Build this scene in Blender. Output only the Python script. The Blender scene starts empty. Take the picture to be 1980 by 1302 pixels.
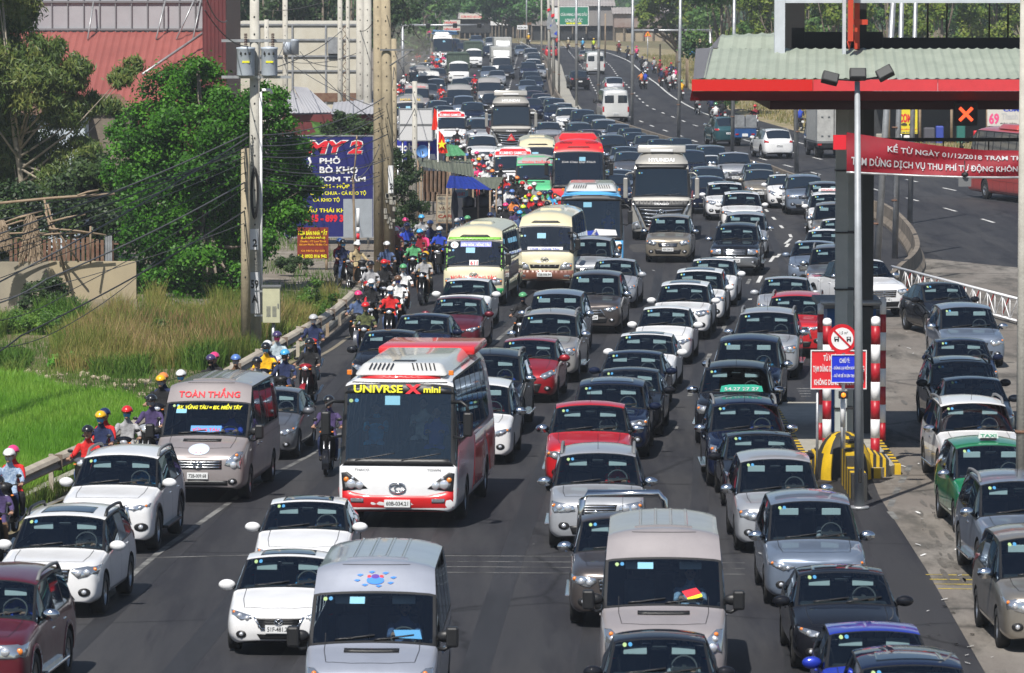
import bpy,bmesh,math,random
import numpy as np
from mathutils import Vector,Matrix,geometry
from mathutils.bvhtree import BVHTree
random.seed(7)
R=math.radians
SC=bpy.context.scene
COL=SC.collection
# ---------------- camera ----------------
FPX,CX,CY,HZ,CH=10000.0,990.0,651.0,-62.0,11.14
cam=bpy.data.cameras.new('camera');camo=bpy.data.objects.new('camera',cam);COL.objects.link(camo)
PITCH=math.atan((CY-HZ)/FPX)
camo.location=(0,0,CH);camo.rotation_euler=(math.pi/2-PITCH,0,0)
cam.sensor_width=36;cam.lens=36*FPX/1980;cam.clip_start=1;cam.clip_end=6000
cam.dof.use_dof=True;cam.dof.focus_distance=165;cam.dof.aperture_fstop=7.1
SC.camera=camo
# ---------------- sky, sun, exposure ----------------
SUN_EL,SUN_AZ=53.0,200.0
w=bpy.data.worlds.new('World');SC.world=w;w.use_nodes=True
nt=w.node_tree;nt.nodes.clear()
sk=nt.nodes.new('ShaderNodeTexSky');sk.sky_type='NISHITA';sk.sun_disc=False
sk.sun_elevation=R(SUN_EL);sk.sun_rotation=R(SUN_AZ);sk.dust_density=.7;sk.ozone_density=1.5;sk.air_density=1.0
bg=nt.nodes.new('ShaderNodeBackground');bg.inputs[1].default_value=0.075
wo=nt.nodes.new('ShaderNodeOutputWorld')
nt.links.new(sk.outputs[0],bg.inputs[0]);nt.links.new(bg.outputs[0],wo.inputs[0])
sl=bpy.data.lights.new('sun','SUN');slo=bpy.data.objects.new('sun',sl);COL.objects.link(slo)
sl.energy=5.0;sl.angle=R(0.53);sl.color=(1.0,0.955,0.89)
_a,_e=R(SUN_AZ),R(SUN_EL)
sundir=Vector((math.sin(_a)*math.cos(_e),math.cos(_a)*math.cos(_e),math.sin(_e)))
slo.rotation_euler=sundir.to_track_quat('Z','Y').to_euler();slo.location=(0,0,60)
SC.view_settings.view_transform='Standard';SC.view_settings.look='None'
SC.view_settings.exposure=0.2;SC.view_settings.gamma=1.0;SC.view_settings.use_curve_mapping=False
SC.cycles.max_bounces=6;SC.cycles.transparent_max_bounces=12;SC.cycles.volume_bounces=0
SC.cycles.use_denoising=True;SC.cycles.caustics_reflective=False;SC.cycles.caustics_refractive=False
SC.cycles.sample_clamp_indirect=4.0

def SX(py,z=0.0):return (py-HZ)/(CH-z)
def P(px,py,z=0.0):
    s=SX(py,z);D=FPX/s
    # small-angle exact solution of the pitched ray
    fw=Vector((0,math.cos(PITCH),-math.sin(PITCH)));up=Vector((0,math.sin(PITCH),math.cos(PITCH)))
    ray=fw+Vector(((px-CX)/FPX,0,0))+up*((CY-py)/FPX)
    t=(z-CH)/ray.z
    return Vector((ray.x*t,ray.y*t,z))
def PD(px,py,D):
    fw=Vector((0,math.cos(PITCH),-math.sin(PITCH)));up=Vector((0,math.sin(PITCH),math.cos(PITCH)))
    ray=fw+Vector(((px-CX)/FPX,0,0))+up*((CY-py)/FPX)
    t=D/ray.y
    return Vector((ray.x*t,D,CH+ray.z*t))
def PIX(v):
    fw=Vector((0,math.cos(PITCH),-math.sin(PITCH)));up=Vector((0,math.sin(PITCH),math.cos(PITCH)))
    d=Vector(v)-Vector((0,0,CH));k=d.dot(fw)
    return (CX+FPX*d.x/k,CY-FPX*d.dot(up)/k,k)

# ---------------- materials ----------------
MC={}
def nodes_of(m):return m.node_tree.nodes,m.node_tree.links
def mat(name,col=(.5,.5,.5),rough=.6,metal=0.,coat=0.,var=0.,vscale=3.,bump=0.,bscale=20.,emit=0.,spec=.5,stretch=None,backdark=False,col2=None,twosided=None):
    if name in MC:return MC[name]
    m=bpy.data.materials.new(name);m.use_nodes=True;MC[name]=m
    N,L=nodes_of(m);b=N['Principled BSDF']
    b.inputs['Base Color'].default_value=(*col,1);b.inputs['Roughness'].default_value=rough
    b.inputs['Metallic'].default_value=metal;b.inputs['Coat Weight'].default_value=coat
    b.inputs['Coat Roughness'].default_value=.04;b.inputs['Specular IOR Level'].default_value=spec
    src=None
    if var or bump or col2:
        tc=N.new('ShaderNodeTexCoord');mp=N.new('ShaderNodeMapping');L.new(tc.outputs['Object'],mp.inputs[0])
        if stretch:mp.inputs['Scale'].default_value=stretch
    if var or col2:
        nz=N.new('ShaderNodeTexNoise');nz.inputs['Scale'].default_value=vscale;nz.inputs['Detail'].default_value=8;nz.inputs['Roughness'].default_value=.65
        L.new(mp.outputs[0],nz.inputs[0]);cr=N.new('ShaderNodeValToRGB')
        if col2:a,c=col,col2
        else:
            a=tuple(max(0,x*(1-var)) for x in col);c=tuple(min(1,x*(1+var)) for x in col)
        cr.color_ramp.elements[0].color=(*a,1);cr.color_ramp.elements[1].color=(*c,1)
        cr.color_ramp.elements[0].position=.35;cr.color_ramp.elements[1].position=.65
        L.new(nz.outputs[0],cr.inputs[0]);src=cr.outputs[0]
    if backdark:
        g=N.new('ShaderNodeNewGeometry');mx=N.new('ShaderNodeMixRGB');L.new(g.outputs['Backfacing'],mx.inputs[0])
        mx.inputs[2].default_value=(.03,.03,.032,1)
        if src:L.new(src,mx.inputs[1])
        else:mx.inputs[1].default_value=(*col,1)
        src=mx.outputs[0]
        for k in ('Metallic','Coat Weight'):
            if b.inputs[k].default_value>0:
                q=N.new('ShaderNodeMath');q.operation='MULTIPLY';iv=N.new('ShaderNodeMath');iv.operation='SUBTRACT';iv.inputs[0].default_value=1
                L.new(g.outputs['Backfacing'],iv.inputs[1]);L.new(iv.outputs[0],q.inputs[0]);q.inputs[1].default_value=b.inputs[k].default_value
                L.new(q.outputs[0],b.inputs[k])
    if src:L.new(src,b.inputs['Base Color'])
    if bump:
        n2=N.new('ShaderNodeTexNoise');n2.inputs['Scale'].default_value=bscale;n2.inputs['Detail'].default_value=5;L.new(mp.outputs[0],n2.inputs[0])
        bp=N.new('ShaderNodeBump');bp.inputs['Strength'].default_value=bump;bp.inputs['Distance'].default_value=.05
        L.new(n2.outputs[0],bp.inputs['Height']);L.new(bp.outputs[0],b.inputs['Normal'])
    if emit:
        b.inputs['Emission Color'].default_value=(*col,1);b.inputs['Emission Strength'].default_value=emit
    return m
def glassmat(name,tint,rough=.03,f0=1.5):
    if name in MC:return MC[name]
    m=bpy.data.materials.new(name);m.use_nodes=True;MC[name]=m
    N,L=nodes_of(m);N.remove(N['Principled BSDF']);out=[n for n in N if n.type=='OUTPUT_MATERIAL'][0]
    t=N.new('ShaderNodeBsdfTransparent');t.inputs[0].default_value=(*tint,1)
    g=N.new('ShaderNodeBsdfGlossy');g.inputs['Roughness'].default_value=rough;g.inputs[0].default_value=(.72,.86,1,1)
    fr=N.new('ShaderNodeFresnel');fr.inputs[0].default_value=f0
    mx=N.new('ShaderNodeMixShader');L.new(fr.outputs[0],mx.inputs[0]);L.new(t.outputs[0],mx.inputs[1]);L.new(g.outputs[0],mx.inputs[2])
    L.new(mx.outputs[0],out.inputs[0]);return m
PAINTS={
 'white':((.80,.80,.80),0),'pearl':((.66,.66,.64),.15),'silver':((.42,.435,.46),.35),'bluesilver':((.19,.235,.31),.4),'grey':((.13,.135,.15),.4),
 'brown':((.105,.09,.085),.6),'beige':((.33,.30,.255),.65),'bronze':((.30,.265,.21),.5),'lorrysilver':((.40,.385,.35),.35),'black':((.006,.0065,.010),.0),
 'navy':((.004,.009,.032),.0),'blue':((.015,.04,.45),.3),'maroon':((.13,.008,.018),.35),'red':((.55,.012,.018),.15),'darkred':((.32,.008,.015),.3),
 'green':((.0,.19,.075),.0),'teal':((.02,.07,.085),.3),'mint':((.10,.55,.25),0),'cream':((.66,.60,.40),0),'limegreen':((.20,.52,.10),0),
 'skyblue':((.10,.42,.78),0),'busred':((.72,.018,.02),0),'mirror':((.75,.76,.78),1),'champagne':((.33,.295,.29),.25),'palepink':((.31,.285,.29),.15),'brightsilver':((.32,.345,.41),.25),'olive':((.13,.13,.07),0),'dust':((.34,.33,.32),.3),'salmon':((.5,.06,.05),0)}
def paint(n):
    k='paint_'+n
    if k in MC:return MC[k]
    c,me=PAINTS[n]
    m=mat(k,c,.32 if me else .3,me,.9 if max(c)>.1 else .8,var=.06,vscale=1.5,backdark=True)
    # a film of road dust: roughness and tone vary in soft patches
    N,L=nodes_of(m);b=N['Principled BSDF']
    nz=N.new('ShaderNodeTexNoise');nz.inputs['Scale'].default_value=2.2;nz.inputs['Detail'].default_value=6
    tc=N.new('ShaderNodeTexCoord');L.new(tc.outputs['Object'],nz.inputs[0])
    mr=N.new('ShaderNodeMapRange');mr.inputs['To Min'].default_value=.25;mr.inputs['To Max'].default_value=.5;L.new(nz.outputs[0],mr.inputs[0])
    L.new(mr.outputs[0],b.inputs['Roughness'])
    b.inputs['Coat Roughness'].default_value=.05
    if max(c)<.1:b.inputs['Specular IOR Level'].default_value=.08;mr.inputs['To Min'].default_value=.5;mr.inputs['To Max'].default_value=.7;b.inputs['Coat Roughness'].default_value=.03
    return m
M_TRIM=mat('black_trim',(.012,.012,.013),.45)
M_TYRE=mat('tyre_rubber',(.018,.018,.018),.85,var=.4)
M_RIM=mat('alloy_rim',(.45,.46,.47),.3,.9)
M_CHROME=mat('chrome',(.78,.79,.80),.12,1.)
M_LAMP=mat('lamp_reflector',(.62,.65,.68),.12,.85,1.)
M_LENS=mat('lamp_lens',(.85,.87,.9),.08,.6,1.)
M_AMBER=mat('amber_lens',(.8,.22,.02),.2,0,1.)
M_REDL=mat('red_lens',(.45,.01,.012),.15,0,1.)
M_WS=glassmat('windscreen_glass',(.60,.73,.78),.02,1.85)
M_WSB=glassmat('coach_windscreen',(.62,.72,.74),.04,1.9);M_SG=glassmat('side_glass',(.035,.042,.05),.03,1.6)
M_FG=mat('far_glass',(.012,.020,.032),.06,0,.6)
M_SEAT=mat('seat_fabric',(.10,.10,.105),.8,var=.2)
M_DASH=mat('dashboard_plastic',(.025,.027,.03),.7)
M_PLATE=mat('plate_white',(.75,.76,.76),.4)
M_INK=mat('ink_black',(.015,.015,.015),.5)
M_VISOR=mat('visor_vinyl',(.80,.84,.80),.6)
M_STK1=mat('sticker_yellow',(.36,.50,.22),.4);M_STK2=mat('sticker_blue',(.07,.27,.50),.4);M_STK3=mat('sticker_lightblue',(.22,.48,.62),.4)
M_WHITE=mat('white_paint_plain',(.80,.80,.80),.5);M_RED=mat('red_letter',(.72,.015,.03),.5);M_YEL=mat('yellow_letter',(.85,.80,.02),.5)
M_BLUEL=mat('blue_letter',(.02,.06,.55),.5);M_GREYM=mat('grey_plastic',(.16,.165,.17),.6)

# ---------------- objects ----------------
def tag(o,label=None,cat=None,group=None,kind=None):
    if label:o['label']=label
    if cat:o['category']=cat
    if group:o['group']=group
    if kind:o['kind']=kind
    return o
def thing(name,loc=(0,0,0),rz=0.,label=None,cat=None,group=None):
    o=bpy.data.objects.new(name,None);COL.objects.link(o);o.empty_display_size=.2
    o.location=loc;o.rotation_euler=(0,0,rz);return tag(o,label,cat,group)
def link(name,me,mats=(),parent=None,loc=None,rz=None,smooth=False):
    o=bpy.data.objects.new(name,me);COL.objects.link(o)
    for m in (mats if isinstance(mats,(list,tuple)) else [mats]):me.materials.append(m)
    if parent is not None:o.parent=parent
    if loc is not None:o.location=loc
    if rz is not None:o.rotation_euler=(0,0,rz)
    if smooth:me.polygons.foreach_set('use_smooth',[True]*len(me.polygons))
    return o
def obj(name,bm,mats,parent=None,loc=None,rz=None,smooth=False,auto=None,**tg):
    me=bpy.data.meshes.new(name);bm.normal_update()
    if auto is not None:
        for f in bm.faces:f.smooth=True
        for e in bm.edges:
            if len(e.link_faces)==2 and e.calc_face_angle(0)>R(auto):e.smooth=False
        smooth=False
    bm.to_mesh(me);bm.free()
    o=link(name,me,mats,parent,loc,rz,smooth)
    if tg:tag(o,**tg)
    return o
def NB():return bmesh.new()
def box(bm,x0,x1,y0,y1,z0,z1,mi=0,bev=0.,rz=0.,c=None):
    r=bmesh.ops.create_cube(bm,size=1)
    vs=r['verts'];M=Matrix.Translation(((x0+x1)/2,(y0+y1)/2,(z0+z1)/2)) @ Matrix.Diagonal((x1-x0,y1-y0,z1-z0,1))
    if rz:
        c=Vector(c or ((x0+x1)/2,(y0+y1)/2,0));M=Matrix.Translation(c) @ Matrix.Rotation(rz,4,'Z') @ Matrix.Translation(-c) @ M
    bmesh.ops.transform(bm,matrix=M,verts=vs)
    fs=list({f for v in vs for f in v.link_faces})
    for f in fs:f.material_index=mi
    if bev:
        es=list({e for v in vs for e in v.link_edges})
        rr=bmesh.ops.bevel(bm,geom=es,offset=bev,segments=2,affect='EDGES',profile=.5)
        for f in rr['faces']:f.material_index=mi
    return vs
def xform(bm,vs,M):bmesh.ops.transform(bm,matrix=M,verts=vs)
def cyl(bm,p,q,r0,r1=None,seg=12,mi=0,caps=True):
    p,q=Vector(p),Vector(q);d=q-p;L=d.length
    r=bmesh.ops.create_cone(bm,cap_ends=caps,segments=seg,radius1=r0,radius2=r0 if r1 is None else max(r1,1e-4),depth=L)
    M=Matrix.Translation((p+q)/2) @ d.to_track_quat('Z','Y').to_matrix().to_4x4()
    bmesh.ops.transform(bm,matrix=M,verts=r['verts'])
    for f in {f for v in r['verts'] for f in v.link_faces}:f.material_index=mi;f.smooth=len(f.verts)==4
    return r['verts']
def tube(bm,pts,r,seg=8,mi=0,cap=True):
    pts=[Vector(p) for p in pts];n=len(pts);rs=r if isinstance(r,(list,tuple)) else [r]*n;rings=[]
    for i,p in enumerate(pts):
        t=(pts[min(i+1,n-1)]-pts[max(i-1,0)]).normalized()
        a=Vector((0,0,1)) if abs(t.z)<.9 else Vector((1,0,0));u=t.cross(a).normalized();v=t.cross(u)
        rings.append([bm.verts.new(p+(u*math.cos(2*math.pi*k/seg)+v*math.sin(2*math.pi*k/seg))*rs[i]) for k in range(seg)])
    for i in range(n-1):
        for k in range(seg):
            f=bm.faces.new((rings[i][k],rings[i][(k+1)%seg],rings[i+1][(k+1)%seg],rings[i+1][k]));f.material_index=mi;f.smooth=True
    if cap:
        for rg in (rings[0][::-1],rings[-1]):
            f=bm.faces.new(rg);f.material_index=mi
def ball(bm,c,rx,ry=None,rz=None,seg=12,rings=8,mi=0,rot=None):
    r=bmesh.ops.create_uvsphere(bm,u_segments=seg,v_segments=rings,radius=1)
    M=Matrix.Translation(c) @ (rot.to_4x4() if rot is not None else Matrix.Identity(4)) @ Matrix.Diagonal((rx,ry or rx,rz or rx,1))
    bmesh.ops.transform(bm,matrix=M,verts=r['verts'])
    for f in {f for v in r['verts'] for f in v.link_faces}:f.material_index=mi;f.smooth=True
    return r['verts']
def poly(bm,pts,mi=0):
    f=bm.faces.new([bm.verts.new(p) for p in pts]);f.material_index=mi;return f
def prism(bm,pts2,z0,z1,mi=0,axis='z'):
    def V(p,h):return (p[0],p[1],h) if axis=='z' else ((p[0],h,p[1]) if axis=='y' else (h,p[0],p[1]))
    a=[bm.verts.new(V(p,z0)) for p in pts2];b=[bm.verts.new(V(p,z1)) for p in pts2];n=len(a)
    fs=[bm.faces.new(a[::-1]),bm.faces.new(b)]+[bm.faces.new((a[i],a[(i+1)%n],b[(i+1)%n],b[i])) for i in range(n)]
    for f in fs:f.material_index=mi
    bmesh.ops.recalc_face_normals(bm,faces=fs)
    return a+b
def lathe(bm,prof,c=(0,0,0),axis='z',seg=20,mi=0):
    c=Vector(c);rings=[]
    for r,h in prof:
        rg=[]
        for k in range(seg):
            a=2*math.pi*k/seg;u,v=r*math.cos(a),r*math.sin(a)
            rg.append(bm.verts.new(c+(Vector((u,v,h)) if axis=='z' else Vector((h,u,v)) if axis=='x' else Vector((u,h,v)))))
        rings.append(rg)
    for i in range(len(rings)-1):
        for k in range(seg):
            f=bm.faces.new((rings[i][k],rings[i][(k+1)%seg],rings[i+1][(k+1)%seg],rings[i+1][k]));f.material_index=mi;f.smooth=True
def ev_mesh(o):
    bpy.context.view_layer.update();dg=bpy.context.evaluated_depsgraph_get()
    return bpy.data.meshes.new_from_object(o.evaluated_get(dg),depsgraph=dg)
TXT={}
def text_mesh(s,bold=.0,italic=0.):
    k=(s,bold,italic)
    if k in TXT:return TXT[k]
    cu=bpy.data.curves.new('t','FONT');cu.body=s;cu.align_x='CENTER';cu.align_y='CENTER';cu.offset=bold;cu.shear=italic;cu.resolution_u=2
    o=bpy.data.objects.new('t',cu);COL.objects.link(o);me=ev_mesh(o);bpy.data.objects.remove(o)
    me.materials.clear()
    TXT[k]=me;return me
def text_np(s,w,h,bold=.02,italic=0.):
    me=text_mesh(s,bold,italic);n=len(me.vertices);co=np.empty(n*3);me.vertices.foreach_get('co',co);co=co.reshape(-1,3)[:,:2]
    lo,hi=co.min(0),co.max(0);co=(co-(lo+hi)/2)/(hi-lo);co[:,0] *= w;co[:,1] *= h
    return co,[tuple(p.vertices) for p in me.polygons]
def text(s,w,h,m,parent,loc,bold=.02,italic=0.,rz=0.,tilt=0.,name='lettering',fn=None):
    """flat lettering facing -Y at loc (local of parent); fn maps (u,v)->point to lay it on a surface"""
    co,fs=text_np(s,w,h,bold,italic);me=bpy.data.meshes.new(name)
    if fn:vs=[fn(a,b) for a,b in co]
    else:
        M=Matrix.Translation(loc) @ Matrix.Rotation(rz,4,'Z') @ Matrix.Rotation(tilt,4,'X')
        vs=[M @ Vector((a,0,b)) for a,b in co]
    me.from_pydata(vs,[],fs);return link(name,me,m,parent)
def children_map():
    d={}
    for o in bpy.data.objects:
        if o.parent:d.setdefault(o.parent.name,[]).append(o)
    return d
def freeze(o,cm=None):
    cm=cm or children_map()
    return (o,[freeze(c,cm) for c in cm.get(o.name,[])])
def clone(tree,parent=None,swaps=None,skip=()):
    o,kids=tree
    c=o.copy();COL.objects.link(c);c.parent=parent
    if swaps and o.type=='MESH':
        for i,s in enumerate(o.material_slots):
            if s.material and s.material.name in swaps:
                c.material_slots[i].link='OBJECT';c.material_slots[i].material=swaps[s.material.name]
    for k in kids:
        if k[0].name.split('.')[0] not in skip:clone(k,c,swaps,skip)
    return c
PROTOS=[];TREES={}
def drop(tree):
    for k in tree[1]:drop(k)
    bpy.data.objects.remove(tree[0])
# ======================= ground and roads =======================
def W2(px,py,z=0.):p=P(px,py,z);return (p.x,p.y)
def lerpx(tab,y):
    for (a,b),(c,d) in zip(tab,tab[1:]):
        if a<=y<=c:return b+(d-b)*(y-a)/(c-a)
    return tab[0][1] if y<tab[0][0] else tab[-1][1]
def smooth_poly(pts,n=6):
    out=[]
    for i in range(len(pts)-1):
        p0,p1,p2,p3=pts[max(i-1,0)],pts[i],pts[i+1],pts[min(i+2,len(pts)-1)]
        for k in range(n):
            t=k/n;out.append(tuple(.5*((2*p1[j])+(-p0[j]+p2[j])*t+(2*p0[j]-5*p1[j]+4*p2[j]-p3[j])*t*t+(-p0[j]+3*p1[j]-3*p2[j]+p3[j])*t**3) for j in range(len(p1))))
    return out+[tuple(pts[-1])]
def ribbon(pts,wd,z,m,name,off=0.,parent=None,dash=None,kind='structure'):
    """a flat strip along a ground polyline; dash = (length, gap)"""
    bm=NB();P_=[Vector((a,b)) for a,b in pts];segs=[]
    if dash:
        acc=0;pos=0;i=0;L=[(P_[j+1]-P_[j]).length for j in range(len(P_)-1)];T=sum(L)
        def at(s_):
            j=0
            while j<len(L)-1 and s_>L[j]:s_-=L[j];j+=1
            return P_[j].lerp(P_[j+1],min(1,s_/L[j]))
        s_=0
        while s_<T:segs.append([at(s_),at(min(T,s_+dash[0]))]);s_+=dash[0]+dash[1]
    else:segs=[P_]
    for sg in segs:
        L_,R_=[],[]
        for i,p in enumerate(sg):
            t=(sg[min(i+1,len(sg)-1)]-sg[max(i-1,0)]).normalized();n=Vector((t.y,-t.x));q=p+n*off
            L_.append(bm.verts.new((*(q-n*wd/2),z)));R_.append(bm.verts.new((*(q+n*wd/2),z)))
        for i in range(len(sg)-1):bm.faces.new((L_[i],R_[i],R_[i+1],L_[i+1]))
    bmesh.ops.recalc_face_normals(bm,faces=bm.faces)
    if bm.faces and sum(f.normal.z for f in bm.faces)<0:bmesh.ops.reverse_faces(bm,faces=bm.faces)
    return obj(name,bm,m,parent,kind=kind)
def ground_mat(name,cols,scales,rough=.92,bump=.3,stretch=None,cracks=0.):
    """layered noise ground: cols = list of 3 colours"""
    m=bpy.data.materials.new(name);m.use_nodes=True;MC[name]=m;N,L=nodes_of(m);b=N['Principled BSDF'];b.inputs['Roughness'].default_value=rough;b.inputs['Specular IOR Level'].default_value=.3
    tc=N.new('ShaderNodeTexCoord');mp=N.new('ShaderNodeMapping');L.new(tc.outputs['Object'],mp.inputs[0])
    if stretch:mp.inputs['Scale'].default_value=stretch
    last=None
    for i,(c,s) in enumerate(zip(cols[1:],scales)):
        nz=N.new('ShaderNodeTexNoise');nz.inputs['Scale'].default_value=s;nz.inputs['Detail'].default_value=9;nz.inputs['Roughness'].default_value=.7;L.new(mp.outputs[0],nz.inputs[0])
        cr=N.new('ShaderNodeValToRGB');cr.color_ramp.elements[0].position=.47;cr.color_ramp.elements[1].position=.60;L.new(nz.outputs[0],cr.inputs[0])
        mx=N.new('ShaderNodeMixRGB');L.new(cr.outputs[0],mx.inputs[0]);mx.inputs[2].default_value=(*c,1)
        if last:L.new(last,mx.inputs[1])
        else:mx.inputs[1].default_value=(*cols[0],1)
        last=mx.outputs[0]
    fine=N.new('ShaderNodeTexNoise');fine.inputs['Scale'].default_value=45;fine.inputs['Detail'].default_value=3;L.new(tc.outputs['Object'],fine.inputs[0])
    mr=N.new('ShaderNodeMapRange');mr.inputs['From Min'].default_value=.3;mr.inputs['From Max'].default_value=.7;mr.inputs['To Min'].default_value=.82;mr.inputs['To Max'].default_value=1.15;L.new(fine.outputs[0],mr.inputs[0])
    mu=N.new('ShaderNodeVectorMath');mu.operation='MULTIPLY';L.new(last,mu.inputs[0]);L.new(mr.outputs[0],mu.inputs[1]);last=mu.outputs[0]
    if cracks:
        v=N.new('ShaderNodeTexVoronoi');v.feature='DISTANCE_TO_EDGE';v.inputs['Scale'].default_value=cracks
        nz=N.new('ShaderNodeTexNoise');nz.inputs['Scale'].default_value=1.5;nz.inputs['Detail'].default_value=6;mx2=N.new('ShaderNodeMixRGB');mx2.inputs[0].default_value=.25
        L.new(tc.outputs['Object'],mx2.inputs[1]);L.new(tc.outputs['Object'],nz.inputs[0]);L.new(nz.outputs[1],mx2.inputs[2]);L.new(mx2.outputs[0],v.inputs[0])
        m3=N.new('ShaderNodeMapRange');m3.inputs['From Max'].default_value=.012;m3.inputs['To Min'].default_value=.45;L.new(v.outputs[0],m3.inputs[0])
        mu2=N.new('ShaderNodeVectorMath');mu2.operation='MULTIPLY';L.new(last,mu2.inputs[0]);L.new(m3.outputs[0],mu2.inputs[1]);last=mu2.outputs[0]
    L.new(last,b.inputs['Base Color'])
    bp=N.new('ShaderNodeBump');bp.inputs['Strength'].default_value=bump;bp.inputs['Distance'].default_value=.02;L.new(fine.outputs[0],bp.inputs['Height']);L.new(bp.outputs[0],b.inputs['Normal'])
    return m
LEFT=[(30,-17),(107,-9.3),(134,-6.8),(157,-5.2),(190,-3.9),(220,-3.2),(250,-3.6),(280,-5.2),(320,-8.4),(450,-12.5),(600,-13.5),(700,-13),(820,-16),(1100,-40)]
G_EARTH=ground_mat('earth',[(.16,.13,.07),(.10,.12,.035),(.24,.20,.13)],[.15,.9])
G_GRAVEL=ground_mat('gravel',[(.22,.19,.155),(.30,.27,.23),(.15,.13,.10)],[.4,2.2],bump=.6)
G_DRY=ground_mat('dry_verge',[(.28,.22,.12),(.16,.16,.05),(.34,.29,.20)],[.25,1.1])
G_ASPH=ground_mat('asphalt',[(.035,.035,.039),(.050,.049,.051),(.022,.022,.027)],[.35,.9],.8,.3,stretch=(1,.07,1),cracks=.16)
G_CONC=ground_mat('concrete_slab',[(.175,.155,.135),(.235,.215,.19),(.10,.092,.08)],[.3,.9],.9,.25,stretch=(1,.25,1),cracks=.1)
bm=NB();poly(bm,[(-900,-60,-.06),(900,-60,-.06),(900,4500,-.06),(-900,4500,-.06)]);obj('ground',bm,G_EARTH,kind='structure')
# edge line of the right carriageway
EDGE=[W2(*p) for p in [(1010,86),(1075,91),(1137,96),(1171,101.6),(1195.5,109.5),(1218,120),(1239.6,138),(1257,153),(1270,162),(1305,190),(1374,224),(1530,272),(1617,291),(1880,347),(1913,354.6),(2050,385)]]
EDGE=EDGE+[(38,150),(46,60)];EDGE=[(-60,1000)]+EDGE
def edge_x(y):
    t=sorted((q[1],q[0]) for q in EDGE);return lerpx(t,y)
bm=NB();ys=[30+6*i for i in range(12)]+[107+8*i for i in range(110)];row=None
for y in ys:
    a,b=bm.verts.new((lerpx(LEFT,y) ,y,0)),bm.verts.new((edge_x(y)+2.4,y,0))
    m_=[bm.verts.new((a.co.x+(b.co.x-a.co.x)*k/6,y,0)) for k in range(1,6)];r=[a]+m_+[b]
    if row:
        for i in range(6):bm.faces.new((row[i],row[i+1],r[i+1],r[i]))
    row=r
obj('asphalt_road',bm,G_ASPH,kind='structure')
# gravel verge left of the road beyond the guardrail, dry verge on the right
bm=NB();row=None
for y in [150+8*i for i in range(75)]:
    x1=lerpx(LEFT,y)+.02;x0=x1-min(16,1+(y-150)*.25)
    r=[bm.verts.new((x0,y,-.012)),bm.verts.new((x1,y,-.012))]
    if row:bm.faces.new((row[0],row[1],r[1],r[0]))
    row=r
obj('gravel_verge',bm,G_GRAVEL,kind='structure')
bm=NB();row=None
for y in [190+10*i for i in range(65)]:
    x0=edge_x(y)+2.38;r=[bm.verts.new((x0,y,-.012)),bm.verts.new((x0+9,y,-.012))]
    if row:bm.faces.new((row[0],row[1],r[1],r[0]))
    row=r
obj('dry_verge',bm,G_DRY,kind='structure')
# toll plaza slab
SL=[W2(*p) for p in [(1650,640),(1680,560),(1790,500),(1990,520),(2500,600)]];SLN=[W2(*p) for p in [(1652,700),(1660,860),(1700,960),(1790,1100),(1905,1302),(2000,1500)]]
bm=NB();poly(bm,[(x,y,.004) for x,y in SL]+[(26,SLN[-1][1],.004)]+[(x,y,.004) for x,y in SLN[::-1]]);obj('concrete_pavement',bm,G_CONC,kind='structure')
# toll-lane seam and stains
M_PAINT=ground_mat('road_paint',[(.62,.62,.60),(.45,.45,.43)],[1.6]);M_WORN=ground_mat('worn_paint',[(.20,.20,.19),(.07,.07,.07)],[1.1]);M_YP=ground_mat('yellow_road_paint',[(.50,.38,.05),(.22,.18,.08)],[1.2])
ribbon(smooth_poly(EDGE[:-2]),.16,.004,M_PAINT,'edge_line')
def pline(pts):return smooth_poly([W2(*p) for p in pts])
for pts in ([(1085,80),(1111,113),(1132,138),(1144,162),(1162,191),(1190,213),(1238,234.5),(1261,244),(1316,263),(1353,276),(1449,300.6),(1497,314),(1553,329),(1727,376),(1856,411),(2000,455)],[(1110,86),(1171,120),(1194,147),(1217,170),(1248,202),(1278,217),(1316,232),(1338,241),(1400,259),(1455,275),(1590,309),(1786,355),(1853,370),(2010,407)]):
    ribbon(pline(pts[::-1]),.15,.004,M_PAINT,'lane_dashes',dash=(3.4,7.2))
ribbon(pline([(1000,78),(1046,104),(1075,140),(1089,185),(1110,212)]),.14,.004,M_PAINT,'edge_line')
for pts,m,dsh in ([[(890,250),(925,190),(955,150),(963,125)],M_PAINT,(3,5)],[[(1012,70),(1000,110),(990,150),(983,178),(975,215)],M_PAINT,(3,5)],[[(1570,432),(1520,470),(1480,520),(1450,580)],M_PAINT,(4,9)],[[(1480,405),(1512,440),(1530,462),(1500,500)],M_PAINT,(2.5,5)],[[(1450,540),(1365,700),(1305,830)],M_WORN,(3,9)],
                    [[(180,1180),(270,1100),(340,1045),(500,935),(600,880),(660,838)],M_WORN,None],[[(930,690),(955,664),(1010,618),(1060,575)],M_WORN,None],
                    [[(520,735),(625,685),(674,652),(740,600)],mat('faded_line',(.24,.21,.15),.9,vscale=1.2,col2=(.16,.14,.11)),None],[[(0,1010),(130,960),(250,895),(330,850)],M_WORN,None],[[(1760,900),(1720,985),(1745,1010)],M_WORN,(1.5,1)]):ribbon(pline(pts),.13,.006 if m is not M_WORN else .0065,m,'lane_line',dash=dsh)
for i in range(4):
    y=1074+i*11;ribbon([W2(620 if i<2 else 830,y),W2(1440,y+4)],.07,.004,M_WORN,'stop_strip')
    y=1112+i*9;ribbon([W2(1790+i*8,y),W2(1880,y+1)],.10,.008,M_YP,'yellow_hatching')
ribbon([W2(100,1084),W2(560,1072)],.10,.0045,M_WORN,'stop_strip')
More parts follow.
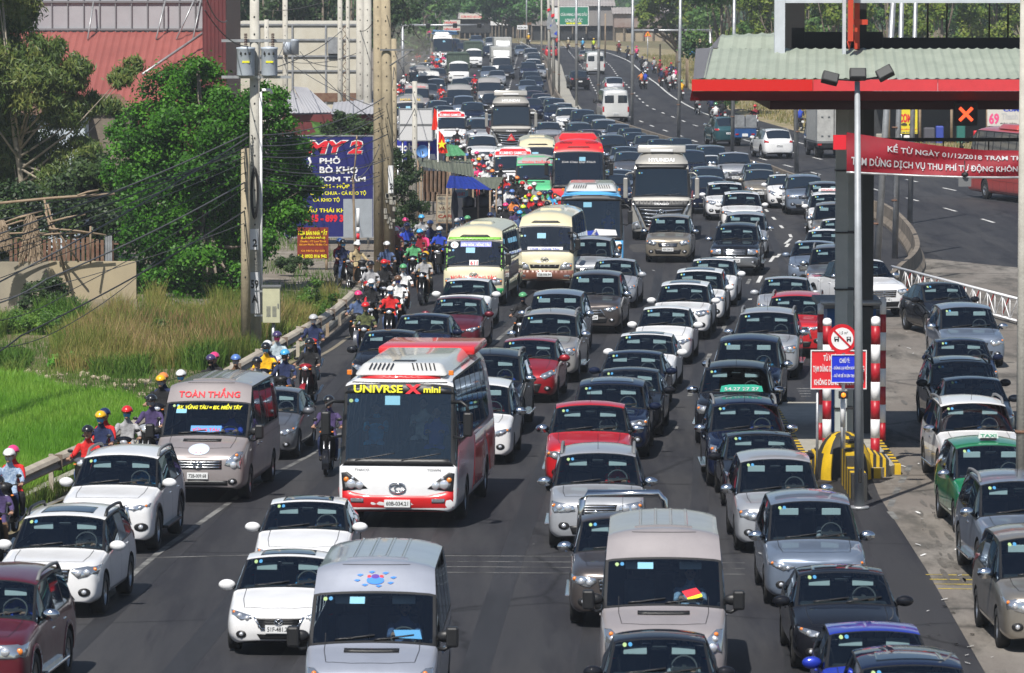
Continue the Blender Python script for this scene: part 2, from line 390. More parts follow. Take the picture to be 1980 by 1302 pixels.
for i in range(4):ribbon([W2(1540+i*3,752+i*5),W2(1568,752+i*5)],.05,.008,M_PAINT,'lane_hatching')
M_TRK=ground_mat('tyre_track',[(.027,.027,.030),(.038,.037,.040),(.022,.022,.024)],[.5,1.5],.65,.2,stretch=(1,.1,1));M_PATCH=ground_mat('road_patch',[(.058,.056,.055),(.040,.040,.042),(.07,.066,.06)],[.6,1.8]);rs=random.Random(21)
for k,X0 in enumerate([-9.4,-7.8,-5.9,-4.3,-2.6,-1.0,.8,2.4,4.1,5.6]):
    pts=[(X0+.045*(d-70)*min(1,(160-X0*3)/180)+.12*math.sin(d*.06+k),d) for d in range(66,232,5)];pts=[p for p in pts if p[0]>lerpx(LEFT,p[1])+.6]
    ribbon(pts,.30+.08*(k%3),.0022,M_TRK,'tyre_track')
for (px,py,w_,l_) in ((1240,480,.9,6),(1500,640,.6,5)):
    x,y=W2(px,py);bm=NB();n=14;f=[bm.verts.new((x+w_/2*(1 if math.cos(a)>0 else-1)*abs(math.cos(a))**.4*rs.uniform(.85,1.1),y+l_/2*(1 if math.sin(a)>0 else-1)*abs(math.sin(a))**.4*rs.uniform(.9,1.1),.0032)) for a in [2*math.pi*j/n for j in range(n)]];bm.faces.new(f);obj('road_patch',bm,M_PATCH,kind='structure')
# dark oil streaks on the slab
rs=random.Random(3)
M_OIL=mat('oil_stain',(.11,.10,.085),.7,var=.3)
bm=NB()
for i in range(60):
    px=1750+rs.gauss(0,14)+(i%3)*30-15;py=740+i*6.5;px+=(py-740)*.22;x,y=W2(px,py);a=rs.uniform(0,3);n=9;k=rs.uniform(.02,.07)
    try:f=bm.faces.new([bm.verts.new((x+k*math.cos(a+2*math.pi*j/n)*rs.uniform(.6,1.2),y+14*k*math.sin(a+2*math.pi*j/n)*rs.uniform(.6,1.2),.009)) for j in range(n)])
    except ValueError:pass
bmesh.ops.recalc_face_normals(bm,faces=bm.faces);obj('oil_stains',bm,M_OIL,kind='stuff')
# paper litter
bm=NB()
for i in range(130):
    if i<120:px,py=rs.uniform(1690,1880),rs.uniform(500,1290);px+=(py-500)*.12
    else:px,py=rs.uniform(940,1450),rs.uniform(480,1200)
    x,y=W2(px,py);k=rs.uniform(.012,.045);a=rs.uniform(0,6);u=Vector((math.cos(a),math.sin(a),0))*k;v=Vector((-math.sin(a),math.cos(a),.3))*k*1.4;c_=Vector((x,y,.03));bm.faces.new([bm.verts.new(c_+q) for q in (u+v,v-u,-u-v,u-v)])
obj('paper_litter',bm,mat('litter_white',(.7,.7,.68),.8),kind='stuff')
# ---------------- median wall ----------------
M_CON=mat('weathered_concrete',(.24,.20,.155),.9,vscale=1.2,col2=(.12,.10,.08),bump=.3,bscale=8);M_CONL=mat('pale_concrete',(.40,.38,.33),.85,vscale=2.5,col2=(.30,.285,.24),bump=.15,bscale=14)
def wall_along(pts,prof,m,name,joint=0,**tg):
    """prof: closed section [(offset, z)] swept along ground points"""
    bm=NB();P_=[Vector((a,b)) for a,b in pts];rows=[]
    for i,p in enumerate(P_):
        t=(P_[min(i+1,len(P_)-1)]-P_[max(i-1,0)]).normalized();n=Vector((t.y,-t.x));rows.append([bm.verts.new((*(p+n*o_),z)) for o_,z in prof])
    k=len(prof)
    for a,b in zip(rows,rows[1:]):
        for i in range(k):bm.faces.new((a[i],a[(i+1)%k],b[(i+1)%k],b[i]))
    bm.faces.new(rows[0][::-1]);bm.faces.new(rows[-1]);bmesh.ops.recalc_face_normals(bm,faces=bm.faces);return obj(name,bm,m,**tg)
JER=[(-.30,0),(-.30,.12),(-.14,.34),(-.09,.80),(.09,.80),(.14,.34),(.30,.12),(.30,0)]
MED=[P(x,y,.8)[:2] for x,y in [(1041,100.5),(1051.5,105.5),(1059.6,114.6),(1063.6,136),(1069.7,161),(1078,180),(1100,204),(1140,219),(1186,232),(1245,251),(1309,270),(1400,297),(1463,313),(1488,319),(1525,333),(1600,358),(1680,386),(1702,391),(1733,409),(1762,440),(1774,470),(1766,490),(1745,508),(1724,528)]]
MED=smooth_poly(MED,5)
wall_along(MED,JER,M_CON,'median_barrier',label='weathered concrete median wall winding between the two carriageways',cat='barrier')
wall_along([(x+.0,y) for x,y in MED[:60]],[(-1.5,-.01),(-1.5,.10),(-.32,.10),(-.32,-.01)],M_CONL,'median_kerb',kind='structure')
# ======================= structures and street furniture =======================
def ribsheet(bm,p00,p10,p11,p01,pitch=.2,amp=.02,mi=0,sub=1):
    """metal sheet with real ribs running p00->p01; u goes p00->p10"""
    p00,p10,p11,p01=map(Vector,(p00,p10,p11,p01));nrm=(p10-p00).cross(p01-p00).normalized();n=max(2,int((p10-p00).length/pitch))*3;rows=[]
    for j in range(sub+1):
        v=j/sub;a,b=p00.lerp(p01,v),p10.lerp(p11,v);rows.append([bm.verts.new(a.lerp(b,i/n)+nrm*(amp if i%3==0 else 0)) for i in range(n+1)])
    for a,b in zip(rows,rows[1:]):
        for i in range(n):f=bm.faces.new((a[i],a[i+1],b[i+1],b[i]));f.material_index=mi
def board(name,px0,py0,px1,py1,D,m,th=.05,frame=None,fw=.05,**tg):
    a,b=PD(px0,py1,D),PD(px1,py0,D);x0,x1,z0,z1=a.x,b.x,a.z,b.z
    t=thing(name,((x0+x1)/2,D,z0),0,tg.get('label'),tg.get('cat'),tg.get('group'));w_,h_=(x1-x0)/2,z1-z0
    bm=NB();box(bm,-w_,w_,-th/2,th/2,0,h_);obj('board_face',bm,m,t)
    if frame:
        bm=NB();box(bm,-w_-fw,w_+fw,-th/2-.02,th/2+.02,h_,h_+fw);box(bm,-w_-fw,w_+fw,-th/2-.02,th/2+.02,-fw,0);box(bm,-w_-fw,-w_,-th/2-.02,th/2+.02,0,h_);box(bm,w_,w_+fw,-th/2-.02,th/2+.02,0,h_);obj('frame',bm,frame,t)
    def wr(s,qx0,qy0,qx1,qy1,mm,bold=.03,it=0.,dy=0.):
        c,d=PD(qx0,qy1,D),PD(qx1,qy0,D);text(s,d.x-c.x,d.z-c.z,mm,t,((c.x+d.x)/2-t.location.x,-th/2-.012-dy,(c.z+d.z)/2-z0),bold,it)
    return t,wr,(w_,h_,z0)
def legs(t,xs,z0,m=None,r=.05):
    for x in xs:bm=NB();cyl(bm,(x,.05,-z0-.06),(x,.05,.1),r,seg=8);obj('post',bm,m or M_RIM,t)
M_POLE=mat('pole_concrete',(.54,.52,.46),.85,vscale=3,col2=(.42,.40,.35),bump=.2);M_POLET=mat('pole_concrete_tan',(.42,.35,.23),.85,vscale=2.5,col2=(.30,.25,.17),bump=.25);M_GALV=mat('galvanised',(.42,.43,.44),.45,.6,var=.2);M_RUST=mat('rusty_steel',(.14,.06,.035),.8,vscale=4,col2=(.22,.14,.09));M_WOOD=mat('old_wood',(.24,.17,.11),.9,vscale=5,col2=(.34,.26,.18))
M_DUSTR=mat('dusty_rail',(.50,.45,.36),.85,vscale=1.4,col2=(.36,.31,.25),bump=.2)
def corr_mat(name,a,b,sc=1.2):return mat(name,a,.6,vscale=sc,col2=b,bump=.1)
# --- guardrail ---
GRP=smooth_poly([tuple(P(x,y,.78)[:2]) for x,y in [(-140,1000),(50,908),(285,803),(440,714),(560,647),(640,600),(690,556)]],8)
rail=wall_along(GRP,[(-.05,.46),(.05,.50),(.10,.555),(.04,.61),(.04,.64),(.10,.695),(.05,.76),(-.05,.80),(-.07,.80),(-.02,.74),(.06,.69),(0,.64),(0,.61),(.06,.555),(0,.52),(-.07,.46)],M_DUSTR,'guardrail',label='dusty steel guardrail running along the left edge of the road',cat='guardrail')
acc=0;last=None
for p in GRP:
    if last is None or (Vector(p)-Vector(last)).length>3.6:
        bm=NB();box(bm,p[0]-.16,p[0]-.06,p[1]-.05,p[1]+.05,-.06,.82);obj('post',bm,M_DUSTR if random.random()<.6 else M_WOOD,rail)
        bm=NB();box(bm,p[0]-.05,p[0]+.13,p[1]-.02,p[1]+.02,.47,.81);obj('joint_plate',bm,mat('joint_brown',(.16,.12,.09),.8),rail);last=p
wall_along([(x-.35,y) for x,y in GRP],[(-.12,-.05),(-.12,.12),(.12,.12),(.12,-.05)],M_CONL,'verge_kerb',kind='structure')
# --- utility poles ---
def pole(name,px,D,r0,r1,z1,m,label,cat='utility pole',z0=-.06,px_top=None,holes=True,group=None):
    x=(px-CX)*D/FPX;t=thing(name,(x,D,0),0,label,cat,group);xt=0 if px_top is None else (px_top-px)*D/FPX
    bm=NB();cyl(bm,(0,0,z0),(xt,0,z1),r0,r1,14);obj('shaft',bm,m,t)
    if holes:
        bm=NB();z=2.2
        while z<z1-.3:rr=r0+(r1-r0)*z/z1;box(bm,xt*z/z1-.02,xt*z/z1+.02,-rr-.008,-rr+.02,z,z+.05);z+=.5
        obj('step_holes',bm,M_INK,t)
    return t
t=pole('utility_pole',493,149.7,.18,.13,11.6,M_POLE,'grey concrete pole numbered 59A carrying two big transformers');S_=66.8
bm=NB();cyl(bm,(.17,-.02,.9),(.17,-.02,7.55),.045,seg=10);tube(bm,[(.17,-.02,7.5),(.22,-.02,7.62),(.45,-.02,7.62),(.5,-.02,7.5)],.045,8);obj('conduit_pipe',bm,M_WHITE,t)
for i,(dx,r) in enumerate(((-.24,.26),(.44,.235))):
    bm=NB();lathe(bm,[(.001,8.02),(r*.95,8.02),(r,8.06),(r,8.78),(r*1.06,8.80),(r*1.06,8.85),(.001,8.88)],(dx,-.32,0),seg=24);tr_=obj('transformer',bm,mat('transformer_grey',(.46,.51,.57),.45,.1,var=.08),t)
    for q in (-.13,0,.13):bm=NB();cyl(bm,(dx+q,-.32-r-.02,8.66),(dx+q,-.32-r+.05,8.72),.03,.02,8);obj('bushing',bm,M_INK,tr_)
    bm=NB();box(bm,dx-.09,dx+.12,-.32-r-.008,-.32-r+.01,8.41,8.46);obj('warning_label',bm,M_YEL,tr_)
    bm=NB();[lathe(bm,[(.03,8.86+k*.05),(.06,8.88+k*.05),(.03,8.90+k*.05)],(dx+(.1 if i else 0),-.3,0),seg=10) for k in range(8)];obj('insulator',bm,mat('insulator_brown',(.08,.04,.03),.3),tr_)
for z in (8.0,9.05):bm=NB();box(bm,-.95,1.05,-.15,-.09,z-.05,z+.03);obj('crossarm',bm,M_GALV,t)
bm=NB();box(bm,-.20,.14,-.215,-.20,1.15,2.35);pl=obj('number_panel',bm,mat('painted_panel',(.55,.56,.58),.7),t)
text('59',.22,.26,M_INK,pl,(-.01,-.222,2.0),.03);text('A',.18,.24,M_INK,pl,(-.01,-.222,1.58),.03);bm=NB();box(bm,-.17,.10,-.20,-.188,3.0,3.6);p3_=obj('number_panel',bm,M_WHITE,t);text('2',.13,.22,M_INK,p3_,(.0,-.215,3.2),.03)
bm=NB()
for k in range(5):tube(bm,[(.0+.07*math.cos(a)*(1+k*.15),-.22-.015*k,4.65+(.75+.05*k)*math.sin(a)*.8) for a in [j*math.pi/8 for j in range(17)]],.016,5,0,False)
obj('cable_coil',bm,M_INK,t)
pole('utility_pole',474,149.2,.15,.12,5.95,M_POLET,'short tan concrete pole tied against the numbered transformer pole')
t=thing('electrical_cabinet',((524-CX)*149/FPX,149,0),0,'pale yellow steel cabinet with louvres on the numbered pole','cabinet')
bm=NB();box(bm,-.25,.25,-.16,.16,.92,1.95,0,.012);bd=obj('cabinet_body',bm,mat('cabinet_cream',(.50,.49,.33),.5,var=.1),t)
bm=NB();box(bm,-.28,.28,-.19,.19,1.95,2.0);obj('cabinet_roof',bm,M_GREYM,bd)
bm=NB();[box(bm,x-.06,x+.06,-.168,-.158,1.1+k*.035,1.115+k*.035) for k in range(9) for x in (-.08,.09)];box(bm,.18,.21,-.18,-.16,1.35,1.48);obj('louvres',bm,M_GREYM,bd)
bm=NB();cyl(bm,(.05,0,-.06),(.05,0,.93),.05);box(bm,-.5,-.2,-.03,.03,1.1,1.15);box(bm,-.5,-.2,-.03,.03,1.8,1.85);obj('bracket',bm,M_GALV,t)
t=pole('utility_pole',733,188,.20,.17,12,M_POLET,'left one of the tall tan twin concrete poles',px_top=731);t=pole('utility_pole',754,187.4,.21,.17,12,M_POLET,'right one of the tall tan twin concrete poles, papers pasted on it',px_top=744)
bm=NB();rs=random.Random(5)
for _ in range(16):x,z=rs.uniform(-.17,.17),rs.uniform(1.7,2.9);box(bm,x-.06,x+.06,-.245,-.232,z,z+rs.uniform(.08,.2))
obj('pasted_papers',bm,M_CONL,t);bm=NB();box(bm,-.06,.12,-.25,-.235,3.0,4.0);pn=obj('number_panel',bm,M_WHITE,t);text('2',.12,.22,M_INK,pn,(.05,-.26,3.25),.03)
bm=NB();box(bm,-.35,.9,-.25,-.18,8.15,8.21);tube(bm,[(0,-.2,7.6),(.8,-.2,8.15)],.03,6);obj('crossarm',bm,M_GREYM,t)
t=pole('utility_pole',762,230,.15,.12,8.0,M_POLET,'thin tan pole with a crossarm behind the twin poles');bm=NB();box(bm,-.8,1.0,-.06,0,6.9,6.97);tube(bm,[(-.6,-.03,6.9),(0,-.03,6.4),(.6,-.03,6.9)],.02,5);obj('crossarm',bm,M_GREYM,t)
pole('utility_pole',802,226,.13,.11,6.2,M_POLE,'grey concrete pole in front of the white panel sign')
t=pole('utility_pole',552,262,.15,.13,10.5,M_POLE,'grey pole carrying one small transformer before the cream wall');bm=NB();lathe(bm,[(.001,6.75),(.25,6.75),(.25,7.45),(.28,7.5),(.001,7.55)],(.45,-.1,0),seg=18);obj('transformer',bm,mat('transformer_grey'),t)
bm=NB();lathe(bm,[(.001,6.75),(.19,6.75),(.19,7.4),(.001,7.45)],(.1,-.3,0),seg=16);obj('transformer',bm,mat('transformer_grey'),t)
for px,D,r,z,lb in ((516,255,.14,8.6,'short grey pole left of the small transformer'),(658,250,.14,12,'slim pale pole left of the wide pale poles'),(673,252,.11,12,'thinnest pale pole before the cream wall'),(697,240,.22,12,'wide pale concrete pole, left of two behind the blue restaurant board'),(711,238,.22,12,'wide pale concrete pole, right of two behind the blue restaurant board')):pole('utility_pole',px,D,r,r*.8,z,M_POLE,lb)
t=thing('lattice_mast',((663-CX)*285/FPX,285,0),0,'rusty lattice mast in front of the cream wall','mast');bm=NB()
for z in range(0,16):
    for a,b in (((-.2,0),(.2,.5)),((.2,0),(-.2,.5))):tube(bm,[(a[0],0,z*.5+a[1]),(b[0],0,z*.5+b[1])],.018,4)
for x in (-.2,.2):
    for y in (0,.4):tube(bm,[(x,y,-.06),(x,y,8)],.03,4)
obj('lattice',bm,M_RUST,t)
# street lamps on the median, most of them running out of the frame
for i,(px,py,r,pt) in enumerate([(1047,140,.10,1047),(1063,160,.16,1060),(1071,190,.14,1069),(1081,196,.10,1080),(1115,208,.12,1114),(1157,221,.12,1158),(1222,243,.12,1223),(1312,269,.12,1315),(1416,298,.12,1419),(1541,334,.13,1534),(1694,556,.13,1722),(1731,500,.12,1741),(1760,432,.12,1768)]):
    D=P(px,py,0).y;lb=['slim lamp post farthest up the median','thick grey median post, left of the decorated pair','thick grey median post, right of the decorated pair','slim lamp post just right of the decorated pair','lamp post left of the far white van','lamp post crossing the far white van','lamp post right of the two-windowed white van','lamp post on the median above the silver lorry','lamp post crossing the dark green suv','lamp post with steel band right of the white suv driving away','lamp post right of the toll column, nearest of three','lamp post right of the toll column, middle of three','lamp post right of the toll column, farthest of three'][i]
    t=pole('street_lamp',px,D,r,r*.75,11.5,M_GALV if i>3 else M_POLE,lb,'street lamp',px_top=px+(pt-px)*1.3,holes=False,group='lamp posts along the median')
    bm=NB();tube(bm,[(0,0,11.4),(-.2,0,11.9),(-1.2,0,12.1)],.05,6);box(bm,-1.9,-1.1,-.12,.12,12.05,12.15,0,.03);obj('lamp_arm',bm,M_GALV,t)
    bm=NB()
    for z in (2.2,5.):cyl(bm,(0,0,z),(0,0,z+.06),r*1.12,seg=12)
    obj('steel_band',bm,M_RUST,t)
    if i in (1,2):
        bm=NB();s=-1 if i==1 else 1;prism(bm,[(-.25,5.2),(.25,5.2),(.32,5.9),(0,7.0),(-.32,5.9)],-.2,-.16,axis='y',mi=0);prism(bm,[(-.25,6.9),(.05,7.0),(.05,7.25),(-.25,7.15)],-.22,-.18,axis='y',mi=1);prism(bm,[(0,5.5),(.25,5.35),(.25,5.75)],-.22,-.2,axis='y',mi=2);obj('decoration_panel',bm,[M_GALV,M_RED,M_BLUEL],t)
for px,y0,lb in ((843,78,'leftmost far lamp post above the white coach'),(907,74,'far lamp post above the tarp lorries'),(971,80,'far lamp post above the box lorries'),(1018,84,'rightmost far lamp post by the yellow-clad rider')):
    D=P(px,y0,0).y;t=pole('street_lamp',px,D,.12,.09,9.5,M_GALV,lb,'street lamp',holes=False,group='far lamp posts');bm=NB();tube(bm,[(0,0,9.4),(.9,0,9.7)],.05,5);obj('lamp_arm',bm,M_GALV,t)
def gantry(px,py,pxa,D,lb,hangs):
    s=FPX/D;z=PD(px,py,D).z;x=(px-CX)/s;xa=(pxa-CX)/s;t=thing('signal_gantry',(x,D,0),0,lb,'signal gantry');bm=NB();cyl(bm,(0,0,-.06),(0,0,z),.16,.13);obj('post',bm,M_GALV,t);bm=NB();cyl(bm,(0,0,z-.1),(xa-x,0,z-.1),.12,.09);obj('arm',bm,M_GALV,t)
    for h in hangs:bm=NB();hx=(h-CX)/s-x;box(bm,hx-.2,hx+.2,-.2,.1,z-.35,z+.1,0,.05);obj('signal_head',bm,M_TRIM,t)
gantry(779,47,935,480,'grey gantry arm reaching over the far left lanes',(828,880,927));gantry(1373,57,1212,455,'grey gantry arm over the right verge beside the yellow warning sign',(1215,1268,1318))
t=thing('warning_sign',((1252-CX)*600/FPX,600,0),0,'small yellow triangular warning sign on the right verge','road sign');bm=NB();z=PD(0,66,600).z
prism(bm,[(-.42,z-.3),(.42,z-.3),(0,z+.42)],-.03,0,axis='y',mi=0);prism(bm,[(-.3,z-.22),(.3,z-.22),(0,z+.3)],-.05,-.03,axis='y',mi=1);box(bm,-.05,.05,-.07,-.05,z-.15,z+.08,2);obj('sign_face',bm,[M_RED,mat('sign_amber',(.85,.42,.02),.5),M_INK],t);bm=NB();cyl(bm,(0,0,-.06),(0,0,z),.05);obj('post',bm,M_GALV,t)
# --- overhead cables ---
M_WIRE=mat('cable_rubber',(.03,.03,.032),.6);M_WIREG=mat('cable_grey',(.10,.10,.105),.6)
def cable(pts,r,label,m=None,sag=0.):
    P3=[PD(*p) for p in pts];out=[]
    for a,b in zip(P3,P3[1:]):
        n=10
        for i in range(n):q=a.lerp(b,i/n);q.z-=sag*4*(i/n)*(1-i/n);out.append(q)
    out.append(P3[-1]);bm=NB();tube(bm,out,r,5);return obj('cable',bm,m or M_WIRE,label=label,cat='cable',group='overhead cables')
rs=random.Random(11)
ends=[(0,545,480,265),(0,505,480,275),(0,480,478,300),(0,468,480,282),(0,490,478,312),(0,538,482,330),(90,540,478,350),(140,560,478,360),(0,425,478,292),(40,650,478,405),(0,580,478,430),(120,635,300,505),(0,452,478,258),(0,408,478,305)]
for i,(x0,y0,x1,y1) in enumerate(ends):cable([(x0-140,y0+(y0-y1)*.30,120),(x0,y0,128),(x1,y1,149.4)],.011 if i%3 else .022,f"black cable sagging left from the numbered pole, {['topmost', 'second', 'third', 'fourth', 'fifth', 'sixth', 'seventh', 'eighth', 'ninth', 'tenth', 'eleventh', 'twelfth', 'thirteenth', 'fourteenth'][i]} listed by height",M_WIRE if i%2 else M_WIREG,.12)
for i in range(14):
    y0,y1=262+i*6.5,190+i*13+rs.uniform(-10,10);cable([(486,y0,149.4),(735+rs.uniform(-8,20),y1,187)],.010+.008*(i%3==0),f"black cable between the numbered pole and the twin poles, number {i + 1} from the top",M_WIRE if i%3 else M_WIREG,.35)
for i,(a,b) in enumerate([((735,300,187),(802,210,226)),((740,290,187),(762,130,230)),((762,95,230),(802,170,226)),((748,30,187),(790,85,300)),((500,140,149.4),(660,60,250)),((500,155,149.4),(552,80,262)),((552,95,262),(660,130,250)),((560,120,262),(697,100,240)),((697,60,240),(733,20,188)),((545,110,262),(735,210,187)),((780,0,187),(812,75,230)),((510,20,262),(655,-8,250)),((480,90,149.4),(396,20,140)),((400,0,140),(440,40,149)),((580,100,262),(735,240,187)),((690,345,187),(735,280,187))]):cable([a,b],.016,f"thin cable strung among the background poles, span {i + 1}",M_WIREG if i%2 else M_WIRE,.25)
# --- buildings on the left ---
M_GP=corr_mat('grey_panel',(.40,.40,.42),(.33,.33,.35),.5);M_RR=corr_mat('red_roof',(.32,.09,.075),(.26,.07,.058),.4);M_MW=mat('maroon_wall',(.15,.03,.03),.5,vscale=1.2,col2=(.10,.022,.024));M_CW=mat('cream_cladding',(.62,.59,.50),.6,vscale=.9,col2=(.52,.48,.38))
def xat(px,D):return (px-CX)*D/FPX
t=thing('factory_building',(xat(240,262),262,0),0,'grey panelled factory with a big red ribbed lean-to roof','factory');X0,X1=xat(-160,262)-t.location.x,xat(394,262)-t.location.x
bm=NB();ribsheet(bm,(X0,0,4.3),(X1,0,4.3),(X1,11,7.75),(X0,11,7.75),.38,.05);obj('roof',bm,M_RR,t);bm=NB();box(bm,X0,X1,.3,11.2,-.06,4.28);obj('wall',bm,M_MW,t)
bm=NB();box(bm,X0,X1,11.1,30,-.06,13);up=obj('upper_wall',bm,M_GP,t);bm=NB();x=X0
while x<X1:box(bm,x-.03,x+.03,11.0,11.09,7.6,13);x+=.84
for z in (7.9,9.35,10.8,12.2):box(bm,X0,X1,10.97,11.09,z-.05,z+.05)
obj('cladding_rail',bm,mat('rail_grey',(.18,.18,.19),.5),up);bm=NB();tube(bm,[(xat(268,262)-t.location.x,3,5.7),(xat(388,262)-t.location.x,9,8.0)],.07,6);
for a,b in ((172,180),(304,320),(343,385),(375,388)):tube(bm,[(xat(a,272)-t.location.x,9.6,7.4),(xat(b,272)-t.location.x,10.8,9.2+(b-a)*.02)],.05,5)
obj('brace',bm,M_GALV,t)
t=thing('gable_wall',(xat(415,258),258,0),0,'tall dark maroon ribbed gable wall right of the red roof','building');bm=NB();ribsheet(bm,(-.58,0,-.06),(.58,0,-.06),(.58,0,13),(-.58,0,13),.19,.03);box(bm,-.58,.58,.03,14,-.06,13);obj('cladding',bm,M_MW,t)
t=thing('warehouse',(xat(566,300),300,0),0,'long cream-clad warehouse wall with thin steel rails','warehouse');w_=xat(695,300)-xat(437,300);zt=PD(0,47,300).z
bm=NB();box(bm,-w_/2,w_/2,0,20,-.06,zt);wl=obj('wall',bm,M_CW,t);bm=NB()
for z in (zt-.03,zt-.9,zt-1.85,zt-2.7):box(bm,-w_/2-.1,w_/2+.1,-.09,-.01,z-.05,z+.05)
for k in range(5):x=-w_/2+w_*k/4;box(bm,x-.05,x+.05,-.10,-.01,0,zt)
obj('cladding_rail',bm,M_GALV,wl);bm=NB();x=xat(648,300)-t.location.x;box(bm,x-.4,x+.4,-.3,0,zt-1.7,zt-.75);obj('vent_hood',bm,M_GALV,wl);bm=NB();box(bm,x-.38,x+.3,-.06,-.01,zt-2.0,zt-1.7);obj('vent_opening',bm,M_GREYM,wl)
bm=NB();box(bm,-w_/2,w_/2,-.12,-.02,3.4,3.9);obj('dark_band',bm,M_RUST,wl)
t=thing('house',(xat(600,235),235,0),0,'low house with grey hipped sheet roof behind the broadleaf tree','house');s=FPX/235;Z=lambda py:PD(0,py,235).z;Xh=lambda px:xat(px,235)-t.location.x
bm=NB();ribsheet(bm,(Xh(543),0,Z(219)),(Xh(595),0,Z(219)),(Xh(563),2.5,Z(176)),(Xh(560),2.5,Z(176)),.18,.03);ribsheet(bm,(Xh(592),0,Z(219)),(Xh(645),1,Z(219)),(Xh(585),5,Z(175)),(Xh(562),2.6,Z(170)),.18,.03);ribsheet(bm,(Xh(640),-.1,Z(221)),(Xh(722),-.1,Z(221)),(Xh(722),4,Z(196)),(Xh(640),4,Z(203)),.18,.03);obj('roof',bm,M_GP,t)
bm=NB();box(bm,Xh(545),Xh(640),.3,5,-.06,Z(222));box(bm,Xh(640),Xh(722),.2,4,-.06,Z(223));obj('wall',bm,M_MW,t)
# hut behind the feathery tree, compound wall, stick fence and thatch on the far left
t=thing('white_hut',(xat(80,205),205,0),0,'pale blue-white plank hut glimpsed behind the feathery tree','hut');Z=lambda py:PD(0,py,205).z;Xh=lambda px:xat(px,205)-t.location.x
bm=NB();box(bm,Xh(-60),Xh(164),0,5,-.06,Z(228));obj('wall',bm,mat('plank_white',(.55,.62,.68),.7,var=.2,vscale=2),t);bm=NB();ribsheet(bm,(Xh(-65),-.4,Z(226)),(Xh(168),-.4,Z(220)),(Xh(168),5,Z(205)),(Xh(-65),5,Z(212)),.2,.03);obj('roof',bm,M_RUST,t)
t=thing('brick_shed',(xat(188,207),207,0),0,'grey plaster shed with rusty roof corner right of the pale hut','shed');bm=NB();box(bm,-.6,1.3,0,4,-.06,Z(212));obj('wall',bm,M_CON,t);bm=NB();ribsheet(bm,(-.9,-.3,Z(212)),(1.5,-.3,Z(212)),(.6,4,Z(190)),(-.2,4,Z(190)),.2,.03);obj('roof',bm,M_RUST,t)
t=thing('compound_wall',(xat(100,168.5),168.5,0),0,'tan plastered wall at the far left with shade painted at its right base','wall');Xh=lambda px,D=168.5:xat(px,D)-t.location.x
bm=NB();box(bm,Xh(-200),Xh(93),0,.25,-.06,1.56);obj('wall_panel',bm,mat('plaster_grey',(.36,.32,.24),.9,vscale=.8,col2=(.26,.23,.18)),t);bm=NB();box(bm,Xh(93)+.003,Xh(262),0,.25,-.06,1.58);obj('wall_panel',bm,mat('plaster_tan',(.42,.35,.23),.9,vscale=.7,col2=(.36,.30,.20)),t);bm=NB();box(bm,Xh(150),Xh(263),-.02,.27,-.06,.35);obj('base_shade',bm,mat('plaster_shaded',(.27,.23,.16),.9,var=.2),t)  # last box: darker raised strip paints tree shade at the wall's right foot
bm=NB();rs=random.Random(2)
t=thing('picket_fence',(xat(150,170),170,1.5),0,'rusty brown picket fence standing on the tan wall','fence')
for k in range(22):x=xat(20+k*9.3,170)-t.location.x;bm=NB();box(bm,x-.05,x+.05,-.03,.03,.0,.72+rs.uniform(-.05,.08));obj('picket',bm,M_RUST,t)
bm=NB();box(bm,xat(-20,170)-t.location.x,xat(228,170)-t.location.x,.03,.06,.55,.60);obj('rail',bm,M_RUST,t);bm=NB();ribsheet(bm,(xat(202,170)-t.location.x,-.06,0),(xat(216,170)-t.location.x,-.06,0),(xat(216,170)-t.location.x,-.06,.85),(xat(202,170)-t.location.x,-.06,.85),.07,.02);obj('metal_sheet',bm,M_GALV,t)
for i,(a,b) in enumerate([((-20,395),(222,375)),((86,387),(98,458)),((150,378),(190,368)),((10,430),(82,408)),((0,440),(84,418)),((18,452),(90,452)),((90,420),(152,507)),((88,410),(130,545)),((95,442),(205,455)),((76,455),(180,450)),((12,462),(60,462)),((92,395),(125,520)),((175,438),(175,510)),((60,415),(8,432)),((95,430),(165,415))]):
    bm=NB();p,q=PD(*a,167.5),PD(*b,167.8);tube(bm,[p,p.lerp(q,.5)+Vector((0,0,.03)),q],.035 if i else .05,6);obj('wooden_stick',bm,M_WOOD,label=['longest bare pole lying across the top of the stick frame','thick upright post of the stick frame','short forked stick above the long pole','upper slanting stick left of the thatch','second slanting stick left of the thatch','level stick low behind the thatch','brace stick falling right toward the wall','long thin brace leaning down over the wall face','level stick running right to the metal sheet','lower level stick right of the thatch','lowest stick left of the thatch','middle brace stick falling from the post','short upright by the pickets','stick crossing above the thatch','thin stick pointing right from the post'][i],cat='stick',group='sticks of the collapsed frame')
def thatch(px,py,D,w_,h_,label):
    p=PD(px,py,D);bm=NB();rs=random.Random(int(px))
    for _ in range(900):
        a=rs.uniform(0,2*math.pi);t_=rs.random();r=w_*(.35+.65*t_)*rs.uniform(.7,1);c=Vector((r*math.cos(a),r*.4*math.sin(a),-h_*t_));d=Vector((math.cos(a)*.12,math.sin(a)*.1,-rs.uniform(.15,.42)));u=Vector((rs.uniform(-1,1),rs.uniform(-1,1),0)).normalized()*.012
        bm.faces.new([bm.verts.new(q) for q in (c-u,c+u,c+d+u,c+d-u)])
    return obj('thatch_bundle',bm,mat('dry_thatch',(.26,.19,.12),.9,vscale=3,col2=(.36,.28,.20)),loc=p,label=label,cat='thatch')
thatch(60,415,167.2,.33,1.3,'dry palm thatch bundle hanging over the tan wall');thatch(2,425,167.2,.28,.7,'smaller dry thatch bundle at the left frame edge')
